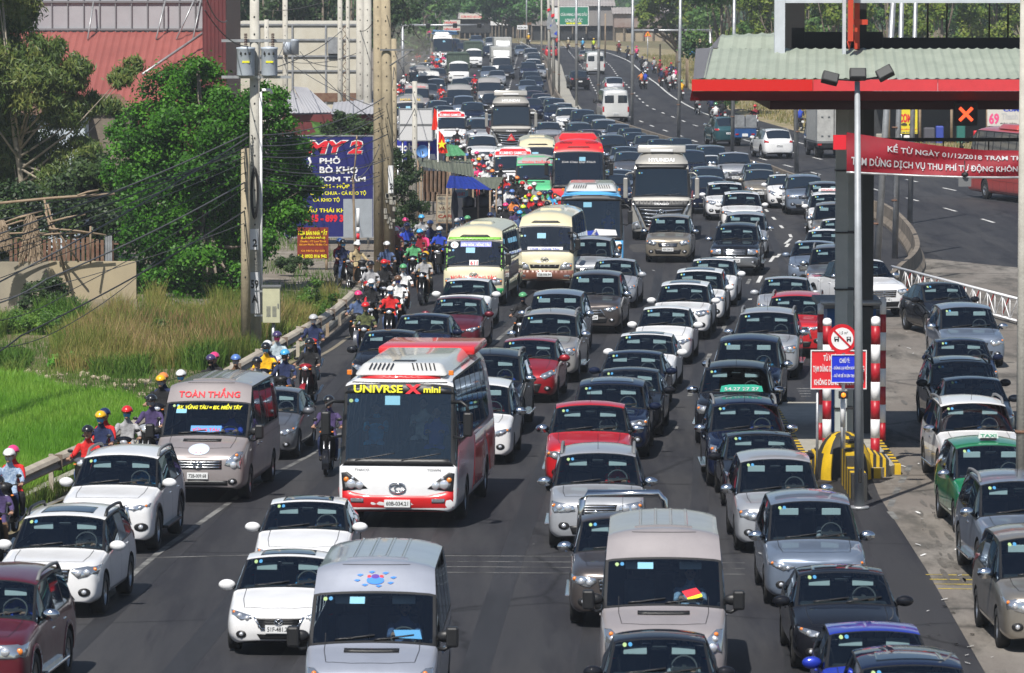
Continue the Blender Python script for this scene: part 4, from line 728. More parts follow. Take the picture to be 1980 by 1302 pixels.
# traffic signs on the island
D=110.;t=thing('weight_limit_sign',(X(1630,D),D,0),0,'round red-rimmed sign forbidding small lorries','road sign');z=ZZ(655,D);bm=NB();cyl(bm,(0,-.03,z),(0,0,z),.31,seg=32);obj('sign_disc',bm,mat('sign_red',(.60,.01,.02),.4),t)
bm=NB();cyl(bm,(0,-.036,z),(0,-.031,z),.235,seg=32);f=obj('sign_face',bm,M_WHITE,t);bm=NB()
for dx,w_ in ((-.12,.10),(.14,.09)):
    box(bm,dx-w_/2,dx+w_/2,-.041,-.038,z-.03,z+.04);box(bm,dx-w_/2+.02,dx+w_/2-.02,-.0425,-.0412,z+.0,z+.025,1)
    for q in (-.03,.03):cyl(bm,(dx+q,-.043,z-.045),(dx+q,-.038,z-.045),.018,seg=10)
obj('lorry_pictogram',bm,[M_INK,M_WHITE],f);text('1,5 m³',.17,.07,M_INK,f,(.03,-.04,z+.12),.01);bm=NB();v=box(bm,-.24,.24,-.05,-.045,-.02,.02);xform(bm,v,Matrix.Translation((0,0,z)) @ Matrix.Rotation(math.pi/4,4,'Y'));obj('red_slash',bm,mat('sign_red'),f)
bm=NB();zb=ZZ(750,D);cyl(bm,(.03,.03,.9),(.03,.03,z),.035);cyl(bm,(.03,.03,.9),(.03,.03,ZZ(760,D)),.055,seg=12);obj('post',bm,M_WHITE,t)
t2,wr,(w_,h_,z0)=board('red_notice_board',1569,679,1674,751,110.6,mat('notice_red',(.72,.02,.03),.5),.03,M_WHITE,.02,label='red notice board with white lettering behind the round sign',cat='notice board');legs(t2,(-.45,.45),z0-.2,M_GALV,.03)
wr('TỪ NGÀY 01/12/2018',1592,683,1655,698,M_WHITE,.03);wr('TẠM DỪNG DỊCH VỤ THU PHÍ KHÔNG',1572,704,1671,722,M_WHITE,.03);wr('KHÔNG DỪNG ĐỂ NÂNG CẤP',1574,728,1670,745,M_WHITE,.03)
t2,wr,(w_,h_,z0)=board('blue_notice_board',1608,687,1657,739,109.9,mat('notice_blue',(.01,.03,.60),.5),.03,M_WHITE,.012,label='small blue notice board with white lettering under the round sign',cat='notice board');wr('CHÚ Ý:',1623,691,1643,702,M_WHITE,.02);wr('- DỪNG LẠI KIỂM SOÁT',1610,706,1655,716,M_WHITE,.02);wr('- GIỮ VÉ ĐỂ ĐI LÊN TRẠM',1610,721,1655,731,M_WHITE,.02)
t=thing('amber_beacon',(X(1633,109.6),109.6,ZZ(764,109.6)),0,'small amber warning light below the blue notice board','warning light');bm=NB();box(bm,-.10,.10,-.02,.1,-.08,.08,0,.015);obj('housing',bm,M_BLK,t);bm=NB();ball(bm,(0,-.03,0),.05,.03,.05);obj('amber_lamp',bm,mat('lit_amber',(1,.25,.02),.3,emit=1.2),t);bm=NB();cyl(bm,(0,.2,-.7),(0,.2,0),.05);obj('stem',bm,M_WHITE,t)
# flood-light mast and right-edge pole
D=106.2;t=thing('floodlight_mast',(X(1665,D),D,0),0,'slender grey mast carrying three black floodlights','floodlight mast');zt=ZZ(158,D);xt=X(1657,D)-X(1665,D)
bm=NB();cyl(bm,(0,0,.02),(xt,0,zt),.105,.055,20);obj('shaft',bm,mat('mast_grey',(.36,.38,.40),.5,.2,var=.12),t);bm=NB();cyl(bm,(0,0,.0),(0,0,.06),.20,seg=20);obj('base_plate',bm,M_GALV,t);bm=NB();box(bm,-.03,.04,-.115,-.09,.55,.85,0,.015);obj('access_hatch',bm,M_BLK,t)
for k,(dx,dz,rot) in enumerate(((-.58,-.08,R(14)),(0,0,0),(.58,.03,R(-28)))):
    bm=NB();box(bm,-.17,.17,-.22,-.02,-.11,.11,0,.02)
    M=Matrix.Translation((xt+dx,-.05,zt+.1+dz)) @ Matrix.Rotation(rot,4,'Y') @ Matrix.Rotation(R(-25)*(1 if k==1 else 1),4,'X');bmesh.ops.transform(bm,matrix=M,verts=bm.verts);h=obj('floodlight',bm,M_BLK,t)
    bm=NB();v=box(bm,-.14,.14,-.228,-.222,-.085,.085);bmesh.ops.transform(bm,matrix=M,verts=bm.verts);obj('lamp_glass',bm,mat('flood_glass',(.10,.10,.095),.1,0,.5),h)
bm=NB();tube(bm,[(xt-.5,0,zt+.05),(xt,0,zt+.02),(xt+.5,0,zt+.1)],.022,6);obj('bracket_arm',bm,M_BLK,t)
D=100;t=thing('lamp_pole',(X(1980,D),D,0),0,'thick tan-grey pole running down the right edge of the frame','pole');bm=NB();cyl(bm,(0,0,-.02),(0,0,11.8),.12,.09,18);obj('shaft',bm,M_POLE,t);bm=NB();cyl(bm,(0,0,ZZ(838,D)),(0,0,ZZ(832,D)),.14,seg=16);obj('steel_band',bm,M_RUST,t)
# camera pod and speaker hanging beneath the banner
t=thing('hanging_camera',(X(1866,112.4),112.4,ZZ(338,112.4)),0,'black hanging camera pod in front of the red banner','camera');bm=NB();ball(bm,(0,0,0),.08,.1,.06);cyl(bm,(0,0,.03),(0,.1,.3),.012);obj('housing',bm,M_BLK,t);bm=NB();box(bm,-.14,.14,0,.01,-.26,-.06);obj('shade_plate',bm,M_GREYM,t)
# white folding lattice gate
t=thing('folding_gate',(X(1724,172),172,0),0,'white and red lattice gate trailing across the right lanes','gate');A=P(1726,562,0)-t.location;Bp=P(2060,655,0)-t.location;hh=.82;n=24
bm=NB()
for z,y_ in ((hh,0),(.12,0),(hh,.5),(.12,.5)):tube(bm,[(A.x,A.y+y_,z),(Bp.x,Bp.y+y_,z)],.035,6)
for i in range(n+1):p=A.lerp(Bp,i/n);tube(bm,[(p.x,p.y,.1),(p.x,p.y,hh)],.018,5)
for i in range(n):p,q=A.lerp(Bp,i/n),A.lerp(Bp,(i+1)/n);tube(bm,[(p.x,p.y,.12 if i%2 else hh),(q.x,q.y,hh if i%2 else .12)],.018,5);tube(bm,[(p.x,p.y,hh),(q.x,q.y+.5,hh)],.015,5)
obj('lattice_frame',bm,M_WHITE,t);bm=NB()
for i in range(0,n,2):p,q=A.lerp(Bp,i/n),A.lerp(Bp,(i+1)/n);tube(bm,[(p.x,p.y+.25,.12),(q.x,q.y+.25,hh)],.02,5)
obj('red_braces',bm,mat('brace_red',(.45,.02,.02),.5),t);bm=NB()
for i in (0,6,12,18,24):p=A.lerp(Bp,i/n);cyl(bm,(p.x-.03,p.y,.07),(p.x+.03,p.y,.07),.08,seg=12)
obj('castors',bm,M_TYRE,t)
# ======================= vegetation =======================
def leafmat(name,a,b,c,rough=.45,spec=.4,trans=.25):
    if name in MC:return MC[name]
    m=bpy.data.materials.new(name);m.use_nodes=True;MC[name]=m;N,L=nodes_of(m);p=N['Principled BSDF'];out=[n for n in N if n.type=='OUTPUT_MATERIAL'][0]
    at=N.new('ShaderNodeAttribute');at.attribute_name='tint';cr=N.new('ShaderNodeValToRGB');cr.color_ramp.elements[0].color=(*a,1);cr.color_ramp.elements[1].color=(*c,1);e=cr.color_ramp.elements.new(.5);e.color=(*b,1)
    L.new(at.outputs['Fac'],cr.inputs[0]);L.new(cr.outputs[0],p.inputs['Base Color']);p.inputs['Roughness'].default_value=rough;p.inputs['Specular IOR Level'].default_value=spec
    if trans:
        t=N.new('ShaderNodeBsdfTranslucent');L.new(cr.outputs[0],t.inputs[0]);mx=N.new('ShaderNodeMixShader');mx.inputs[0].default_value=trans;L.new(p.outputs[0],mx.inputs[1]);L.new(t.outputs[0],mx.inputs[2]);L.new(mx.outputs[0],out.inputs[0])
    return m
def np_mesh(name,V,k,tint):
    """V: (n*k,3) with k verts per face"""
    n=len(V) // k;me=bpy.data.meshes.new(name);me.vertices.add(len(V));me.vertices.foreach_set('co',V.astype(np.float32).ravel());me.loops.add(n*k);me.loops.foreach_set('vertex_index',np.arange(n*k,dtype=np.int32))
    me.polygons.add(n);me.polygons.foreach_set('loop_start',np.arange(0,n*k,k,dtype=np.int32));me.update();a=me.attributes.new('tint','FLOAT','FACE');a.data.foreach_set('value',np.clip(tint,0,1).astype(np.float32));me.validate();return me
def leaves(pts,out,size,rs,aspect=1.8,droop=.0,tint=None,upb=.55):
    n=len(pts);nr=rs.normal(size=(n,3));nr /= np.linalg.norm(nr,axis=1)[:,None];nr=nr*.8+out*.6+np.array([0,-.25,upb]);nr /= np.linalg.norm(nr,axis=1)[:,None]
    d=np.cross(nr,rs.normal(size=(n,3)));d[:,2]-=droop;d /= np.linalg.norm(d,axis=1)[:,None]+1e-9;u=np.cross(nr,d);u /= np.linalg.norm(u,axis=1)[:,None]+1e-9
    L=size*rs.uniform(.6,1.3,n)[:,None];wdt=L/aspect/2
    V=np.stack([pts-d*L*.5,pts+u*wdt,pts+d*L*.5,pts-u*wdt],1).reshape(-1,3);return V,(rs.uniform(0,1,n) if tint is None else tint)
def crown(clumps,n,size,seed,aspect=1.8,droop=0.,flat=.8,shell=.75):
    """clumps: (x,y,z,r)"""
    rs=np.random.RandomState(seed);C=np.array(clumps,float);wgt=C[:,3]**2;idx=rs.choice(len(C),n,p=wgt/wgt.sum());sub=14
    dirs=rs.normal(size=(len(C)*sub,3));dirs /= np.linalg.norm(dirs,axis=1)[:,None];si=idx*sub+rs.randint(0,sub,n)
    tw=dirs[si]*(C[idx,3]*.72)[:,None];loc=rs.normal(size=(n,3))*(C[idx,3]*.2)[:,None];p=tw+loc;p[:,2] *= flat;out=p/(np.linalg.norm(p,axis=1)[:,None]+1e-6)
    pts=C[idx,:3]+p;cl_t=rs.uniform(.15,.85,len(C)*sub)[si];return leaves(pts,out,size,rs,aspect,droop,np.clip(cl_t+rs.normal(0,.16,n),0,1))
M_BARK=mat('bark',(.15,.12,.09),.9,vscale=6,col2=(.24,.20,.16),bump=.4)
def tree(name,label,x,D,clumps,n,size,lm,seed=1,trunk=.18,aspect=1.8,droop=0.,flat=.8,cat='tree',group=None,bark=M_BARK,base=None,parts=True):
    t=thing(name,(x,D,0),0,label,cat,group);loc=[(c[0]-x,c[1]-D,c[2],c[3]) for c in clumps];V,ti=crown(loc,n,size,seed,aspect,droop,flat);link('crown',np_mesh('crown',V,4,ti),lm,t)
    if trunk:
        rs=random.Random(seed);bm=NB();zc=min(c[2] for c in loc);top=max(loc,key=lambda c:c[2]);hz=top[2]*.45;bx=base or (0,0);j=Vector((top[0]*.3,0,hz));tube(bm,[Vector((bx[0],bx[1],-.06)),Vector((bx[0]+.1,bx[1],hz*.5)),j,Vector((top[0]*.8,top[1]*.8,top[2]))],[trunk,trunk*.8,trunk*.65,trunk*.15],8)
        for c in loc:
            s_=Vector((0,0,hz*rs.uniform(.45,1)));e=Vector(c[:3]);mid=s_.lerp(e,.5)+Vector((0,0,-.15*(e-s_).length*.4));tube(bm,[s_,mid,e],[trunk*.4,trunk*.25,trunk*.06],6)
        obj('trunk',bm,bark,t)
    return t
def pxclumps(lst,D,dd=1.5,seed=0):
    rs=random.Random(seed);out=[]
    for px,py,r in lst:d=D+rs.uniform(-dd,dd);p=PD(px,py,d);out.append((p.x,p.y,p.z,r*D/FPX))
    return out
L_BROAD=leafmat('leaf_broad',(.014,.055,.004),(.042,.15,.008),(.10,.27,.02),.5,.25);L_FEATH=leafmat('leaf_feathery',(.04,.08,.015),(.10,.16,.03),(.20,.22,.05),.5);L_DARK=leafmat('leaf_dark',(.012,.03,.008),(.03,.065,.015),(.07,.12,.03),.5)
L_BUSH=leafmat('leaf_bush',(.035,.10,.01),(.09,.20,.02),(.18,.30,.04),.5);L_FAR=leafmat('leaf_far',(.03,.08,.02),(.06,.14,.03),(.12,.22,.05),.6);L_FARY=leafmat('leaf_far_yellow',(.05,.10,.012),(.13,.20,.02),(.24,.28,.04),.6);L_VINE=leafmat('leaf_vine',(.05,.18,.02),(.10,.30,.03),(.18,.40,.06),.5)
# the big glossy broadleaf tree behind the pole
BC=[(330,175,62),(392,165,58),(300,240,72),(450,215,60),(360,270,80),(262,310,62),(430,320,80),(535,230,42),(562,285,40),(600,358,30),(560,345,48),(560,420,44),(300,390,74),(400,410,84),(490,400,70),(275,465,52),(350,490,66),(440,495,62),(300,535,42),(385,555,52),(380,130,30),(510,190,44),(240,255,36),(520,300,66),(450,555,40),(500,470,45),(300,565,36),(350,585,42),(410,592,44),(465,570,38),(255,520,36),(380,510,74),(320,450,70),(430,450,76),(480,350,70),(400,340,84),(290,340,66),(460,270,66),(225,330,34),(560,395,46),(405,250,60),(330,340,70),(540,375,55)]
tree('broadleaf_tree','big dense glossy green tree filling the space behind the numbered pole',X(400,178) if False else (400-CX)*178/FPX,178,pxclumps(BC,178,1.6)+pxclumps([(340,545,42),(400,560,46),(450,545,42),(380,500,54),(300,540,34),(430,590,30),(360,600,26)],174.6,.5),150000,.135,L_BROAD,3,.22,1.6,.1)
FC=[(22,30,58),(5,110,72),(80,100,46),(60,170,66),(125,165,42),(150,128,30),(15,240,66),(232,152,24),(120,225,44),(170,200,30),(60,300,74),(150,300,44),(120,360,52),(20,390,60),(195,360,44),(-60,150,90),(-50,320,80),(215,210,26),(255,130,24),(35,-35,56),(-10,-60,70)]
tree('feathery_tree','tall feathery olive-green tree at the far left with thin pale trunks',(40-CX)*196/FPX,196,pxclumps(FC,196,2),100000,.27,L_FEATH,5,.14,4.5,.9,bark=mat('bark_pale',(.30,.26,.20),.9,var=.3))
tree('broadleaf_tree','dark tree mass between the feathery tree and the stick frame',(120-CX)*184/FPX,184,pxclumps([(30,400,60),(110,420,56),(180,420,60),(240,430,56),(-30,460,60),(60,470,40),(210,480,40),(180,330,44),(235,375,40),(140,370,46)],184,1),34000,.17,L_DARK,8,.14)
tree('shrub','dark round shrub against the tan wall',(95-CX)*167/FPX,166.6,pxclumps([(70,565,26),(105,560,28),(130,585,22),(60,590,22),(95,595,26)],166.6,.3),7000,.11,L_DARK,9,.04,cat='shrub')
tree('bush','wide light green bush at the left edge below the dark shrub',(60-CX)*158/FPX,158,pxclumps([(20,625,34),(60,618,36),(105,628,36),(135,650,24),(30,665,34),(80,668,34),(-10,640,36)],158,.5),15000,.10,L_BUSH,10,.04,3.,cat='bush')
tree('bush','loose sprawling green bush between the cabinet and the guardrail',(590-CX)*165/FPX,163.5,pxclumps([(575,600,26),(600,575,26),(625,600,22),(590,640,30),(560,660,30),(612,545,14),(645,575,12),(605,625,20)],163.5,.5),7000,.10,L_BUSH,12,.03,2.4,cat='bush')
tree('bush','rounded green bush in the tall grass left of the numbered pole',(425-CX)*156/FPX,156,pxclumps([(410,655,20),(435,645,22),(425,670,20),(450,665,16)],156,.3),4500,.10,L_BUSH,31,.03,2.6,cat='bush')
tree('bush','low olive bush in the middle of the tall grass',(300-CX)*154/FPX,154,pxclumps([(280,640,18),(305,632,20),(325,648,18),(300,658,18)],154,.3),3500,.10,L_FEATH,32,.03,2.6,cat='bush')
tree('creeper','bright green creeper patch in the tall grass at left',(128-CX)*144/FPX,144,pxclumps([(110,700,16),(135,695,18),(155,712,16),(125,722,16),(148,730,12)],144,.4),2600,.13,L_VINE,13,0,1.3,cat='creeper')
tree('shrub','grey-green low shrub in the gravel yard behind the transformer pole',(565-CX)*187/FPX,187,pxclumps([(545,508,14),(570,505,16),(595,512,13),(560,518,12)],187,.3),2500,.10,L_DARK,14,.02,cat='shrub')
tree('shrub','tall dark shrub between the twin poles and the cafe board',(785-CX)*205/FPX,205,pxclumps([(775,310,26),(795,340,24),(770,360,26),(790,390,26),(775,420,26),(800,440,20),(765,300,16),(820,400,14)],205,.7),10000,.11,L_DARK,15,.06,cat='shrub')
tree('shrub','dark hedge clump above the restaurant board',(670-CX)*222/FPX,222,pxclumps([(640,245,22),(670,240,26),(700,250,22),(725,250,18),(655,225,14)],222,.7),6000,.12,L_DARK,16,.05,cat='shrub')
# banana plants
t=thing('banana_plant',((640-CX)*232/FPX,232,0),0,'banana plant with broad leaves behind the hipped roof','banana plant');bm0=NB();cyl(bm0,(0,0,-.06),(0,0,3.5),.14,.08);obj('stem',bm0,L_VINE,t)
for k,(a,ln) in enumerate([(-1.0,1.5),(-.55,1.8),(-.1,1.6),(.35,2.0),(.75,1.9),(1.15,1.5),(.1,1.2)]):
    bm=NB();n=7;Lr=[]
    for i in range(n+1):q=i/n;c=Vector((math.sin(a)*ln*q,-.3*q,3.3+math.cos(a)*ln*q-.5*q*q));wd=.26*math.sin(math.pi*min(1,q+.12))**.6;p=Vector((math.cos(a),0,-math.sin(a)));Lr.append([bm.verts.new(c-p*wd),bm.verts.new(c+Vector((0,.04,-.03))),bm.verts.new(c+p*wd)])
    for u,v in zip(Lr,Lr[1:]):[bm.faces.new((u[i],u[i+1],v[i+1],v[i])) for i in (0,1)]
    obj('leaf',bm,mat('banana_leaf',(.10,.24,.05),.4,vscale=4,col2=(.16,.32,.08)),t)
def far_tree(px,base_y,top_z,wm,label,lm,n=4200,seed=1,size=.34,D=None,zl=.28):
    D=D or P(px,base_y,0).y;x=(px-CX)*D/FPX;rs=random.Random(seed);cl=[]
    for k in range(15):
        z=top_z*rs.uniform(zl,.92);q=1-abs(z/top_z-.5)*1.1;cl.append((x+rs.uniform(-1,1)*wm*.42*q,D+rs.uniform(-1,1)*wm*.3,z,wm*rs.uniform(.13,.24)))
    cl.append((x,D,top_z*.93,wm*.18));return tree('roadside_tree',label,x,D,cl,n,size,lm,seed,.22,1.6,.1,group='trees beyond the road')
W_=['leftmost','second','third','fourth','fifth','sixth','seventh','eighth','ninth','tenth','eleventh','twelfth','thirteenth','rightmost']
for i,px in enumerate([1395,1450,1500,1560,1610,1665,1715,1770,1820,1875,1925,1980,2040,2100]):far_tree(px,0,11.5+(i*37%5)*.6,6.2,f"leafy green tree beyond the toll canopy, {W_[i]} of the row",L_FARY if i%3 else L_FAR,7500,40+i,.32,D=395+(i*53%70),zl=.08)
for i,px in enumerate([1420,1530,1640,1750,1860,1970]):far_tree(px,0,14,9,f"taller background tree behind the canopy row, {W_[i]} of six",L_FAR,6500,70+i,.42,D=500+i*7,zl=.1)
tree('spreading_tree','broad spreading tree over the dark shops at the far bend',(985-CX)*790/FPX,790,pxclumps([(920,5,24),(950,10,26),(985,8,30),(1015,18,26),(1040,12,22),(965,28,18),(1000,38,16),(1050,30,12),(905,18,14),(940,30,12),(1030,38,12),(980,-15,30),(940,-12,26),(1020,-8,24)],785,3),9000,.55,leafmat('leaf_spread',(.02,.07,.015),(.05,.15,.03),(.10,.24,.05),.5),20,.4)
tree('roadside_tree','large green tree beside the yellow warning sign on the right verge',(1310-CX)*560/FPX,560,pxclumps([(1260,10,26),(1300,5,30),(1345,10,32),(1380,20,26),(1330,45,28),(1370,60,28),(1290,38,22),(1250,35,16),(1345,85,22),(1382,95,20),(1300,62,14),(1235,20,14),(1240,48,9),(1265,50,12),(1320,-20,34),(1270,-18,28),(1360,-15,30),(1352,105,14)],558,2.5),12000,.42,L_FARY,21,.35)
for i,(px,py,D,tz,wm) in enumerate([(792,60,620,12,11),(820,30,700,12,11),(850,20,860,14,13),(885,10,870,14,12),(758,90,560,10,9)]):far_tree(px,py,tz,wm,f"hazy green tree by the far left bend, {W_[i]} listed",L_FAR,4200,90+i,.45,D=D)
for i,(px,D,tz,wm) in enumerate([(455,420,12,9),(510,430,11.5,9),(570,440,12.5,10),(625,430,12,9),(680,440,12.5,9),(735,430,11.5,9)]):far_tree(px,0,tz,wm,f"dull green tree behind the cream warehouse, {W_[i]} of six",L_DARK,4200,110+i,.36,D=D)
# the far wood that closes the view
rs_=np.random.RandomState(4);n=34000;cx_=rs_.uniform(-95,150,260);cy_=rs_.uniform(900,1010,260);cz_=rs_.uniform(1,15,260);idx=rs_.randint(0,260,n);pts=np.stack([cx_[idx],cy_[idx],cz_[idx]],1)+rs_.normal(size=(n,3))*np.array([3.2,3,1.7]);V_,ti=leaves(pts,rs_.normal(size=(n,3))*.3,1.0,rs_,1.4,0,np.clip(rs_.uniform(.1,.9,260)[idx]+rs_.normal(0,.15,n),0,1));link('distant_wood',np_mesh('distant_wood',V_,4,ti),L_FAR)['kind']='stuff'
bm=NB();rows=[]
for j,(y,zz) in enumerate(((960,-.05),(1050,9),(1150,16),(1400,30),(2200,60))):rows.append([bm.verts.new((-700+i*70,y+20*math.sin(i),zz+(2*math.sin(i*1.7) if j else 0))) for i in range(21)])
for a,b in zip(rows,rows[1:]):
    for i in range(20):bm.faces.new((a[i],a[i+1],b[i+1],b[i])).smooth=True
obj('hills',bm,mat('wooded_hill',(.025,.05,.018),.9,vscale=.15,col2=(.05,.085,.03),bump=1.,bscale=.4),kind='structure')
# grasses
def blades(name,n,region,h0,h1,wd,m,seed,lean=.35,patch_=None,plume=0):
    rs=np.random.RandomState(seed);P_=region(rs,n);n=len(P_);h=rs.uniform(h0,h1,n);
    if patch_ is not None:pf=.5+.5*np.sin(P_[:,0]*1.3+np.sin(P_[:,1]*.5)*2)*np.sin(P_[:,1]*.42+P_[:,0]*.3);h *= (1-patch_+patch_*pf*1.4)
    a=rs.uniform(0,2*np.pi,n);d=np.stack([np.cos(a),np.sin(a),np.zeros(n)],1);l=d*(h*lean*rs.uniform(.2,1,n))[:,None];b=rs.uniform(0,2*np.pi,n);u=np.stack([np.cos(b),np.sin(b),np.zeros(n)],1)*wd;up=np.zeros((n,3));up[:,2]=h
    V=np.stack([P_-u,P_+u,P_+l*.45+up*.65+u*.6,P_+l*.45+up*.65-u*.6,P_+l*.45+up*.65-u*.6,P_+l*.45+up*.65+u*.6,P_+l+up+u*.1,P_+l+up-u*.1],1).reshape(-1,3)
    big=np.sin(P_[:,0]*.9+1.7*np.sin(P_[:,1]*.33))*.25+.5;t=np.clip(big+rs.normal(0,.17,n),0,1);o=link(name,np_mesh(name,V,4,np.repeat(t,2)),m);o['kind']='stuff';return o
def reg(pxys,off=.9):
    def f(rs,n):
        D=rs.uniform(pxys[0],pxys[1],n*2);x1=np.interp(D,[q[0] for q in LEFT],[q[1] for q in LEFT])-off;xl=-(CX+60)*D/FPX;x=xl+(x1-xl)*rs.uniform(0,1,n*2)
        P_=np.stack([x,D,np.full(n*2,-.06)],1);ok=pxys[2](x,D) if len(pxys)>2 else np.ones(len(x),bool);return P_[ok][:n]
    return f
G_RICE=leafmat('rice_blade',(.10,.28,.015),(.16,.36,.03),(.28,.46,.06),.5,.3,.35);G_WILD=leafmat('wild_grass',(.07,.14,.02),(.19,.23,.045),(.40,.30,.12),.7,.2,.3);G_LOW=leafmat('low_grass',(.05,.13,.015),(.11,.20,.03),(.22,.26,.06),.7,.2,.3);G_PLUME=leafmat('grass_plume',(.24,.15,.07),(.32,.22,.10),(.42,.32,.16),.8,.2,.3)
pad=lambda x,D:(D<139.8-(x+13.8)*2.05+.8*np.sin(x*2.3)) & (x<np.interp(D,[q[0] for q in LEFT],[q[1] for q in LEFT])-1.1)
blades('rice_paddy',90000,reg((96,141,pad)),.30,.48,.011,G_RICE,1,.4)
bm=NB();poly(bm,[(-30,92,-.05),(-11.8,92,-.05),(-9.6,118,-.05),(-9.0,128,-.05),(-14,139,-.05),(-30,139,-.05)]);obj('paddy_mud',bm,mat('paddy_mud',(.05,.10,.02),.9),kind='structure')
blades('roadside_grass',42000,reg((95,178),.45),.08,.35,.010,G_LOW,2,.6,.5)
PXL=lambda x,D:CX+x*FPX/D
blades('wild_grass',52000,reg((140,173,lambda x,D:(D>141.5+(x+13)*.8) & (PXL(x,D)>125+30*np.sin(D*.9)) & (D<158+5*np.sin(x*1.9)+12*(PXL(x,D)>285))),1.2),.35,.95,.012,G_WILD,3,.5,.75)
blades('green_weeds',24000,reg((141,166,lambda x,D:(np.sin(x*1.7+1)*np.sin(D*.31+x*.4)>.18)),1.0),.25,.75,.022,G_LOW,33,.7,.6)
blades('grass_plumes',2600,reg((147,160,lambda x,D:(x>-12.8)),1.6),.7,1.15,.016,G_PLUME,4,.45,.5)
def reg2(rs,n):y=rs.uniform(190,660,n);x=np.interp(y,[q[1] for q in sorted(((a,b) for a,b in EDGE),key=lambda q:q[1])],[q[0] for q in sorted(EDGE,key=lambda q:q[1])])+3.2+rs.uniform(0,9,n);return np.stack([x,y,np.full(n,-.03)],1)
blades('verge_grass',26000,reg2,.10,.45,.03,leafmat('dry_grass',(.10,.14,.03),(.28,.24,.08),(.45,.37,.20),.8,.2,.3),5,.7,.6)
def reg3(rs,n):D=rs.uniform(172,230,n);x=rs.uniform(-16,-5,n)-(D-172)*.05;ok=(np.sin(x*2)*np.sin(D*.4)>-.1);return np.stack([x,D,np.full(n,-.03)],1)[ok]
blades('yard_grass',16000,reg3,.10,.38,.013,G_LOW,6,.6,.6)
bm=NB();rs=random.Random(9)
for _ in range(70):
    px=rs.uniform(40,300);D=P(px,722+rs.uniform(-18,18)+(px-40)*.14,0).y;x=(px-CX)*D/FPX;r=rs.uniform(.04,.14)
    v=bmesh.ops.create_icosphere(bm,subdivisions=1,radius=r)['verts'];[setattr(q,'co',Vector((q.co.x*rs.uniform(.7,1.3)+x,q.co.y+D,q.co.z*.6))) for q in v]
obj('paddy_stones',bm,mat('stone_pale',(.40,.33,.24),.9,var=.2),kind='stuff')
# ======================= vehicles =======================
def cage_mesh(S,glass,cre=.55,levels=2,wheels=(),wr=.36,boxy=False,tc=()):
    """S: stations (y, zb, wm, zs, ws, zt, wt, zc) nose to tail. glass: {(i, part)} part 'ws' (top strip) or 'sw' (side strip).
    Returns a bmesh of the whole smooth shell with wheel arches cut; material 0 paint, 1 trim, 2 windscreen, 3 rear glass, 4.. side windows."""
    bm=NB();rings=[];crl=bm.edges.layers.float.new('crease_edge')
    for (y,zb,wm,zs,ws,zt,wt,zc) in S:
        zm=zb+(zs-zb)*.55;pts=[(0,zb),(wm*.86,zb),(wm*.985,zb+.10),(wm,zm),(ws,zs),(wt,zt),(wt*.55,zt+(zc-zt)*.75),(0,zc)]
        row={}
        for s in (1,-1):
            for k,(x,z) in enumerate(pts):
                if s==-1 and x==0:row[(s,k)]=row[(1,k)]
                else:row[(s,k)]=bm.verts.new((s*x,y,z))
        rings.append(row)
    side={}
    for i in range(len(S)-1):
        for s in (1,-1):
            for k in range(7):
                q=[rings[i][(s,k)],rings[i][(s,k+1)],rings[i+1][(s,k+1)],rings[i+1][(s,k)]]
                if s==1:q=q[::-1]
                f=bm.faces.new(q);mi=0
                if k==0:mi=1
                if k>=5:mi=glass.get((i,'ws'),0)
                if k==4:mi=glass.get((i,'sw'),0)
                f.material_index=mi
    for e_,i in ((0,0),(1,len(S)-1)):
        r=rings[i];zb,zt=r[(1,0)].co.z,r[(1,7)].co.z;y=r[(1,0)].co.y;d=(-.05 if e_==0 else .03)
        c1=bm.verts.new((0,y+d,r[(1,2)].co.z));c2=bm.verts.new((0,y+d*1.4,r[(1,3)].co.z));c3=bm.verts.new((0,y+d,r[(1,5)].co.z))
        for s in (1,-1):
            for q in ([r[(1,0)],r[(s,1)],r[(s,2)],c1],[c1,r[(s,2)],r[(s,3)],c2],[c2,r[(s,3)],r[(s,4)],c3],[c3,r[(s,4)],r[(s,5)],r[(s,6)]]):
                if (s==1)==(e_==1):q=q[::-1]
                bm.faces.new(q[::-1] if False else q)
            q=[c3,r[(s,6)],r[(1,7)]]
            if (s==1)==(e_==1):q=q[::-1]
            bm.faces.new(q)
    bmesh.ops.recalc_face_normals(bm,faces=bm.faces)
    # creases round every glass region, and along belt and bottom edges
    for e in bm.edges:
        ms={f.material_index for f in e.link_faces}
        if len(ms)>1:e[crl]=cre
        if boxy and e.verts[0].co.y != e.verts[1].co.y:
            e[crl]=max(e[crl],.3)
        if tc and e.verts[0].co.y==e.verts[1].co.y and e.verts[0].co.z>1.9 and any(abs(e.verts[0].co.y-q_)<.01 for q_ in tc):e[crl]=.75
    me=bpy.data.meshes.new('cage');bm.to_mesh(me);bm.free()
    o=bpy.data.objects.new('cage',me);COL.objects.link(o)
    for k in range(14):me.materials.append(M_TRIM)
    md=o.modifiers.new('s','SUBSURF');md.levels=levels;md.render_levels=levels
    cutters=[]
    if wheels:
        cb=NB();W=max(s[2] for s in S)
        for yw in wheels:
            for s in (1,-1):
                vs=cyl(cb,(s*(W-.30),yw,wr*.93),(s*(W+.35),yw,wr*.93),wr,seg=24,mi=1)
        co=obj('cutter',cb,[M_TRIM,M_TRIM]);cutters.append(co)
        bo=o.modifiers.new('b','BOOLEAN');bo.object=co;bo.operation='DIFFERENCE';bo.solver='EXACT'
    m2=ev_mesh(o);bpy.data.objects.remove(o)
    for c in cutters:bpy.data.objects.remove(c)
    out=NB();out.from_mesh(m2)
    bmesh.ops.recalc_face_normals(out,faces=out.faces)
    return out
class Car:pass
